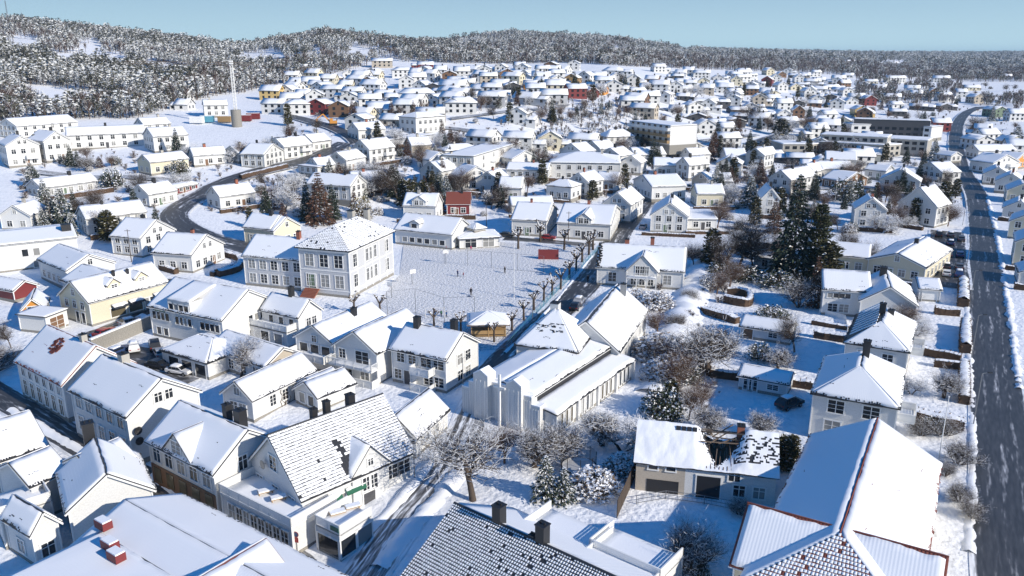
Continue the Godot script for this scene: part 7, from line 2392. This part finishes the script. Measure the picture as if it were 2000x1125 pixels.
	hedge([[1780, 815], [1830, 830], [1880, 838]], 1.6, 1.4, "mixed dark hedge below the fruit tree lawn", "", "hedge", 0.12)
	hedge([[300, 522], [345, 535]], 1.2, 1.2, "dark clipped hedge below the hairpin house", "", "hedge", 0.3)
	hedge([[436, 500], [470, 510], [462, 530], [425, 540]], 1.5, 1.3, "curved snow-topped hedge inside the hairpin bend", "", "hedge", 0.4)
	hedge([[745, 290], [842, 284]], 1.5, 1.3, "snowy hedge rows before the tall hip-roofed house", "", "hedge", 0.3)
	hedge([[470, 350], [560, 328]], 1.6, 1.5, "dark hedge along the slope lane", "", "hedge", 0.2)
	# retaining wall at the yard, board fence with red top
	var a := at(180, 690)
	var b := at(298, 640)
	var rw = thing("retaining_wall", "ochre concrete retaining wall of the parking yard with snow on top", "wall", Transform3D(Basis(), a))
	st = new_st()
	bar(st, Vector3(0, 1.1, 0), b - a + Vector3(0, 1.1, 0), 0.4, 2.6)
	part(rw, "wall", done(st), M.concrete)
	st = new_st()
	bar(st, Vector3(0, 2.52, 0), b - a + Vector3(0, 2.52, 0), 0.5, 0.24)
	part(rw, "wall_snow", done(st), M.snow)
	fence([[1205, 1012], [1243, 925]], 2.2, "dark board fence with red top beside the barn", "bark", 2.0, "boards")
	fence([[1243, 985], [1300, 975], [1375, 985], [1450, 1000]], 1.1, "thin wire fence before the barn", "metal", 3.0)
	fence([[1600, 612], [1650, 625], [1655, 650]], 1.0, "white picket fence round the deck of the L-shaped house", "trim", 2.0, "boards")
	fence([[1000, 445], [960, 418], [985, 408]], 1.1, "white garden fence beside the red house", "trim", 2.4)
	# trampoline
	var tp = thing("trampoline", "round trampoline with safety net beside the snowy evergreen", "trampoline", Transform3D(Basis(), at(1130, 920)))
	st = new_st()
	for i in 20:
		var p0 := Vector3(cos(TAU * i / 20), 0, sin(TAU * i / 20)) * 2.1 + Vector3(0, 0.75, 0)
		var p1 := Vector3(cos(TAU * (i + 1) / 20), 0, sin(TAU * (i + 1) / 20)) * 2.1 + Vector3(0, 0.75, 0)
		tube(st, p0, p1, 0.07, 0.07, 5)
		if i % 4 == 0: tube(st, p0 - Vector3(0, 0.75, 0), p0, 0.04, 0.04, 5)
	part(tp, "frame", done(st), M.black)
	st = new_st()
	for i in 20: poly(st, [Vector3(0, 0.74, 0), Vector3(cos(TAU * (i + 1) / 20), 0, sin(TAU * (i + 1) / 20)) * 2.0 + Vector3(0, 0.8, 0), Vector3(cos(TAU * i / 20), 0, sin(TAU * i / 20)) * 2.0 + Vector3(0, 0.8, 0)])
	part(tp, "snowy_mat", done(st), M.snow)
	for i in 8:
		st = new_st()
		tube(st, Vector3(0, 0.7, 0), Vector3(0, 2.6, 0), 0.04, 0.04, 5, null, true)
		part(tp, "net_post", done(st), M.black, Transform3D(Basis(), Vector3(cos(TAU * i / 8) * 2.1, 0, sin(TAU * i / 8) * 2.1)))
	var net: StandardMaterial3D = M.black.duplicate()
	net.transparency = BaseMaterial3D.TRANSPARENCY_ALPHA
	net.albedo_color.a = 0.35
	st = new_st()
	for i in 24:
		var p0 := Vector3(cos(TAU * i / 24), 0, sin(TAU * i / 24)) * 2.08
		var p1 := Vector3(cos(TAU * (i + 1) / 24), 0, sin(TAU * (i + 1) / 24)) * 2.08
		poly(st, [p0 + Vector3(0, 0.8, 0), p1 + Vector3(0, 0.8, 0), p1 + Vector3(0, 2.5, 0), p0 + Vector3(0, 2.5, 0)])
	part(tp, "net", done(st), net)
	# red terrace furniture
	for p in [[228, 1092, "red box table with snow on it on the roof terrace"], [216, 1070, "red bench frame on the roof terrace"], [203, 1030, "red storage box at the terrace edge"]]:
		var q := at_y(p[0], p[1], 3.6)
		var o = thing("terrace_box", p[2], "furniture", Transform3D(Basis(Vector3.UP, -0.6), q))
		st = new_st()
		box(st, Vector3(0, 0.4, 0), Vector3(1.6, 0.8, 1.0))
		part(o, "box", done(st), M.red)
		st = new_st()
		box(st, Vector3(0, 0.87, 0), Vector3(1.5, 0.14, 0.9))
		part(o, "snow_cap", done(st), M.snow)
	# terrace table and chairs of the restaurant
	for p in [[545, 983, "snow-covered picnic table on the restaurant terrace", 3.9], [520, 970, "snow-covered bench set on the restaurant terrace", 3.9], [660, 1012, "round snowy table on the corner terrace", 3.5], [690, 1000, "covered grill on the corner terrace", 3.5]]:
		var q := at_y(p[0], p[1], p[3] - 2.6)
		var o = thing("terrace_table", p[2], "table", Transform3D(Basis(Vector3.UP, 0.5), q))
		st = new_st()
		box(st, Vector3(0, 0.72, 0), Vector3(1.7, 0.07, 0.8))
		part(o, "table_top", done(st), M.wood)
		for s in [-1, 1]:
			st = new_st()
			bar(st, Vector3(s * 0.7, 0, -0.5), Vector3(s * 0.7, 0.7, 0.2), 0.08, 0.06)
			bar(st, Vector3(s * 0.7, 0, 0.5), Vector3(s * 0.7, 0.7, -0.2), 0.08, 0.06)
			part(o, "leg", done(st), M.wood)
		st = new_st()
		box(st, Vector3(0, 0.84, 0), Vector3(1.6, 0.16, 0.74))
		part(o, "snow_cap", done(st), M.snow)
	# sign post at the restaurant corner
	var sp = thing("road_sign", "round no-stopping sign above a red sign on a post at the restaurant corner", "sign", Transform3D(Basis(Vector3.UP, -0.3), at(582, 1088)))
	st = new_st()
	tube(st, Vector3(0, -0.1, 0), Vector3(0, 3.0, 0), 0.04, 0.04, 6)
	part(sp, "post", done(st), M.metal)
	st = new_st()
	tube(st, Vector3(0, 2.75, 0.05), Vector3(0, 2.75, 0.08), 0.34, 0.34, 16, null, true)
	var dsc := part(sp, "disc", done(st), M.c_red)
	st = new_st()
	tube(st, Vector3(0, 2.75, 0.08), Vector3(0, 2.75, 0.095), 0.26, 0.26, 16, null, true)
	part(dsc, "blue_field", done(st), M.c_blue)
	st = new_st()
	box(st, Vector3(0, 2.1, 0.06), Vector3(0.5, 0.6, 0.04))
	part(sp, "plate", done(st), M.c_red)
	# building site: crane, containers, excavator
	var cp := at(463, 246)
	var cr = thing("tower_crane", "white tower crane on a concrete foot at the building site", "crane", Transform3D(Basis(), cp))
	st = new_st()
	tube(st, Vector3(0, -0.5, 0), Vector3(0, 7, 0), 2.2, 2.2, 14, null, true)
	part(cr, "foot", done(st), M.concrete)
	st = new_st()
	for sx in [-1, 1]:
		for sz in [-1, 1]: tube(st, Vector3(sx * 0.5, 7, sz * 0.5), Vector3(sx * 0.5, 26, sz * 0.5), 0.12, 0.12, 4)
	for i in 12:
		for s in [-1, 1]:
			bar(st, Vector3(-0.5, 7 + i * 1.5, s * 0.5), Vector3(0.5, 8.5 + i * 1.5, s * 0.5), 0.1, 0.1)
			bar(st, Vector3(s * 0.5, 7 + i * 1.5, -0.5), Vector3(s * 0.5, 8.5 + i * 1.5, 0.5), 0.1, 0.1)
	part(cr, "mast", done(st), M.trim)
	st = new_st()
	for e in [[0.0, 0.0], [0.9, 0.6], [0.9, -0.6]]: tube(st, Vector3(10, 26 + e[0], e[1]), Vector3(-46, 26.5 + e[0], e[1]), 0.1, 0.1, 4)
	for i in 29: bar(st, Vector3(10 - i * 2, 26, 0), Vector3(9 - i * 2, 26.9, 0.6 if i % 2 else -0.6), 0.08, 0.08)
	part(cr, "jib", done(st), M.bark_pale)
	st = new_st()
	box(st, Vector3(0, 27.0, 0), Vector3(1.4, 1.6, 1.2))
	part(cr, "cab", done(st), M.trim)
	for p in [[405, 238, "blue_paint", "bright blue container at the building site"], [385, 240, "trim", "white site cabin beside the blue container"], [425, 226, "c_grey", "dark site cabin beside the crane"], [495, 232, "red", "dark red container beside the crane"], [478, 236, "red", "dark red skip beside the crane foot"], [440, 238, "wood", "stack of timber at the crane foot"]]:
		var o = thing("container", p[3], "container", Transform3D(Basis(Vector3.UP, rng.randf_range(-0.2, 0.2)), at(p[0], p[1])))
		st = new_st()
		box(st, Vector3(0, 1.3, 0), Vector3(6.0, 2.6, 2.5))
		for i in 14: box(st, Vector3(-2.8 + i * 0.43, 1.3, 1.28), Vector3(0.2, 2.4, 0.08))
		part(o, "shell", done(st), M[p[2]])
		st = new_st()
		box(st, Vector3(0, 2.68, 0), Vector3(5.8, 0.16, 2.3))
		part(o, "roof_snow", done(st), M.snow)
	var ex = thing("excavator", "orange excavator with raised arm on the site road", "excavator", Transform3D(Basis(Vector3.UP, 0.3), at(650, 245)))
	st = new_st()
	for s in [-1, 1]: box(st, Vector3(0, 0.45, s * 1.0), Vector3(3.6, 0.9, 0.6))
	part(ex, "tracks", done(st), M.rubber)
	st = new_st()
	box(st, Vector3(0.3, 1.5, 0), Vector3(3.2, 1.1, 2.4))
	box(st, Vector3(-0.6, 2.5, 0.6), Vector3(1.4, 1.3, 1.1))
	part(ex, "body", done(st), M.orange)
	st = new_st()
	bar(st, Vector3(-1.2, 1.8, -0.3), Vector3(-4.0, 5.0, -0.3), 0.5, 0.6)
	bar(st, Vector3(-4.0, 5.0, -0.3), Vector3(-6.6, 3.2, -0.3), 0.4, 0.45)
	box(st, Vector3(-6.8, 2.5, -0.3), Vector3(0.9, 1.0, 1.1))
	part(ex, "arm", done(st), M.orange)
	# radio masts on the left crest
	for p in [[18, 52, 26.0, "tall lattice radio mast on the forested crest"], [46, 52, 14.0, "shorter radio mast on the forested crest"]]:
		var q := at(p[0], p[1])
		if depth_of(q) > 3000: q = Vector3((p[0] - 1000) / FPX * 1000.0, th((p[0] - 1000) / FPX * 1000.0, -1000), -1000)
		var o = thing("radio_mast", p[3], "mast", Transform3D(Basis(), q))
		st = new_st()
		for i in 3: tube(st, Vector3(cos(TAU * i / 3) * 0.9, 0, sin(TAU * i / 3) * 0.9), Vector3(cos(TAU * i / 3) * 0.3, p[2], sin(TAU * i / 3) * 0.3), 0.14, 0.1, 4)
		for i in 12:
			for j in 3: bar(st, Vector3(cos(TAU * j / 3) * 0.8, p[2] * i / 12.0, sin(TAU * j / 3) * 0.8), Vector3(cos(TAU * (j + 1) / 3) * 0.75, p[2] * (i + 1) / 12.0, sin(TAU * (j + 1) / 3) * 0.75), 0.1, 0.1)
		part(o, "lattice", done(st), M.metal)
		st = new_st()
		tube(st, Vector3(0, p[2], 0), Vector3(0, p[2] + 4, 0), 0.08, 0.04, 4)
		part(o, "antenna", done(st), M.metal)

func _ready():
	rng.seed = 11
	noi.seed = 3
	noi.frequency = 0.012
	noi.fractal_octaves = 4
	cam = Camera3D.new()
	cam.name = "camera"
	cam.position = Vector3(0, CAM_H, 0)
	cam.rotation_degrees = Vector3(-PITCH, 0, 0)
	cam.fov = rad_to_deg(2.0 * atan(562.5 / FPX))
	cam.near = 0.5
	cam.far = 12000.0
	add_child(cam)
	cam.current = true
	var env := Environment.new()
	env.background_mode = Environment.BG_SKY
	var sm := ProceduralSkyMaterial.new()
	sm.sky_top_color = Color(0.02, 0.38, 0.66)
	sm.sky_horizon_color = Color(0.74, 0.86, 0.90)
	sm.sky_curve = 0.1
	sm.ground_bottom_color = Color(0.5, 0.55, 0.6)
	sm.ground_horizon_color = Color(0.74, 0.86, 0.90)
	sm.sun_angle_max = 1.0
	var sky := Sky.new()
	sky.sky_material = sm
	env.sky = sky
	env.tonemap_mode = Environment.TONE_MAPPER_LINEAR
	env.tonemap_exposure = 1.12
	env.sdfgi_enabled = true
	env.ssao_enabled = true
	env.ssil_enabled = true
	env.fog_enabled = true
	env.fog_density = 0.00007
	env.fog_light_color = Color(0.62, 0.76, 0.88)
	var we := WorldEnvironment.new()
	we.name = "world"
	we.environment = env
	add_child(we)
	var sun := DirectionalLight3D.new()
	sun.name = "sun"
	sun.light_color = Color(1.0, 0.965, 0.91)
	sun.light_energy = 1.5
	sun.light_angular_distance = 0.53
	sun.shadow_enabled = true
	add_child(sun)
	var el := deg_to_rad(26.0)
	var az := deg_to_rad(33.0)
	sun.look_at_from_position(Vector3(cos(el) * cos(az), sin(el), cos(el) * sin(az)), Vector3.ZERO)
	make_materials()
	build_ground()
	build_roads()
	build_woods()
	near_buildings()
	right_buildings()
	long_school()
	mid_houses()
	far_houses()
	build_plants()
	build_things()
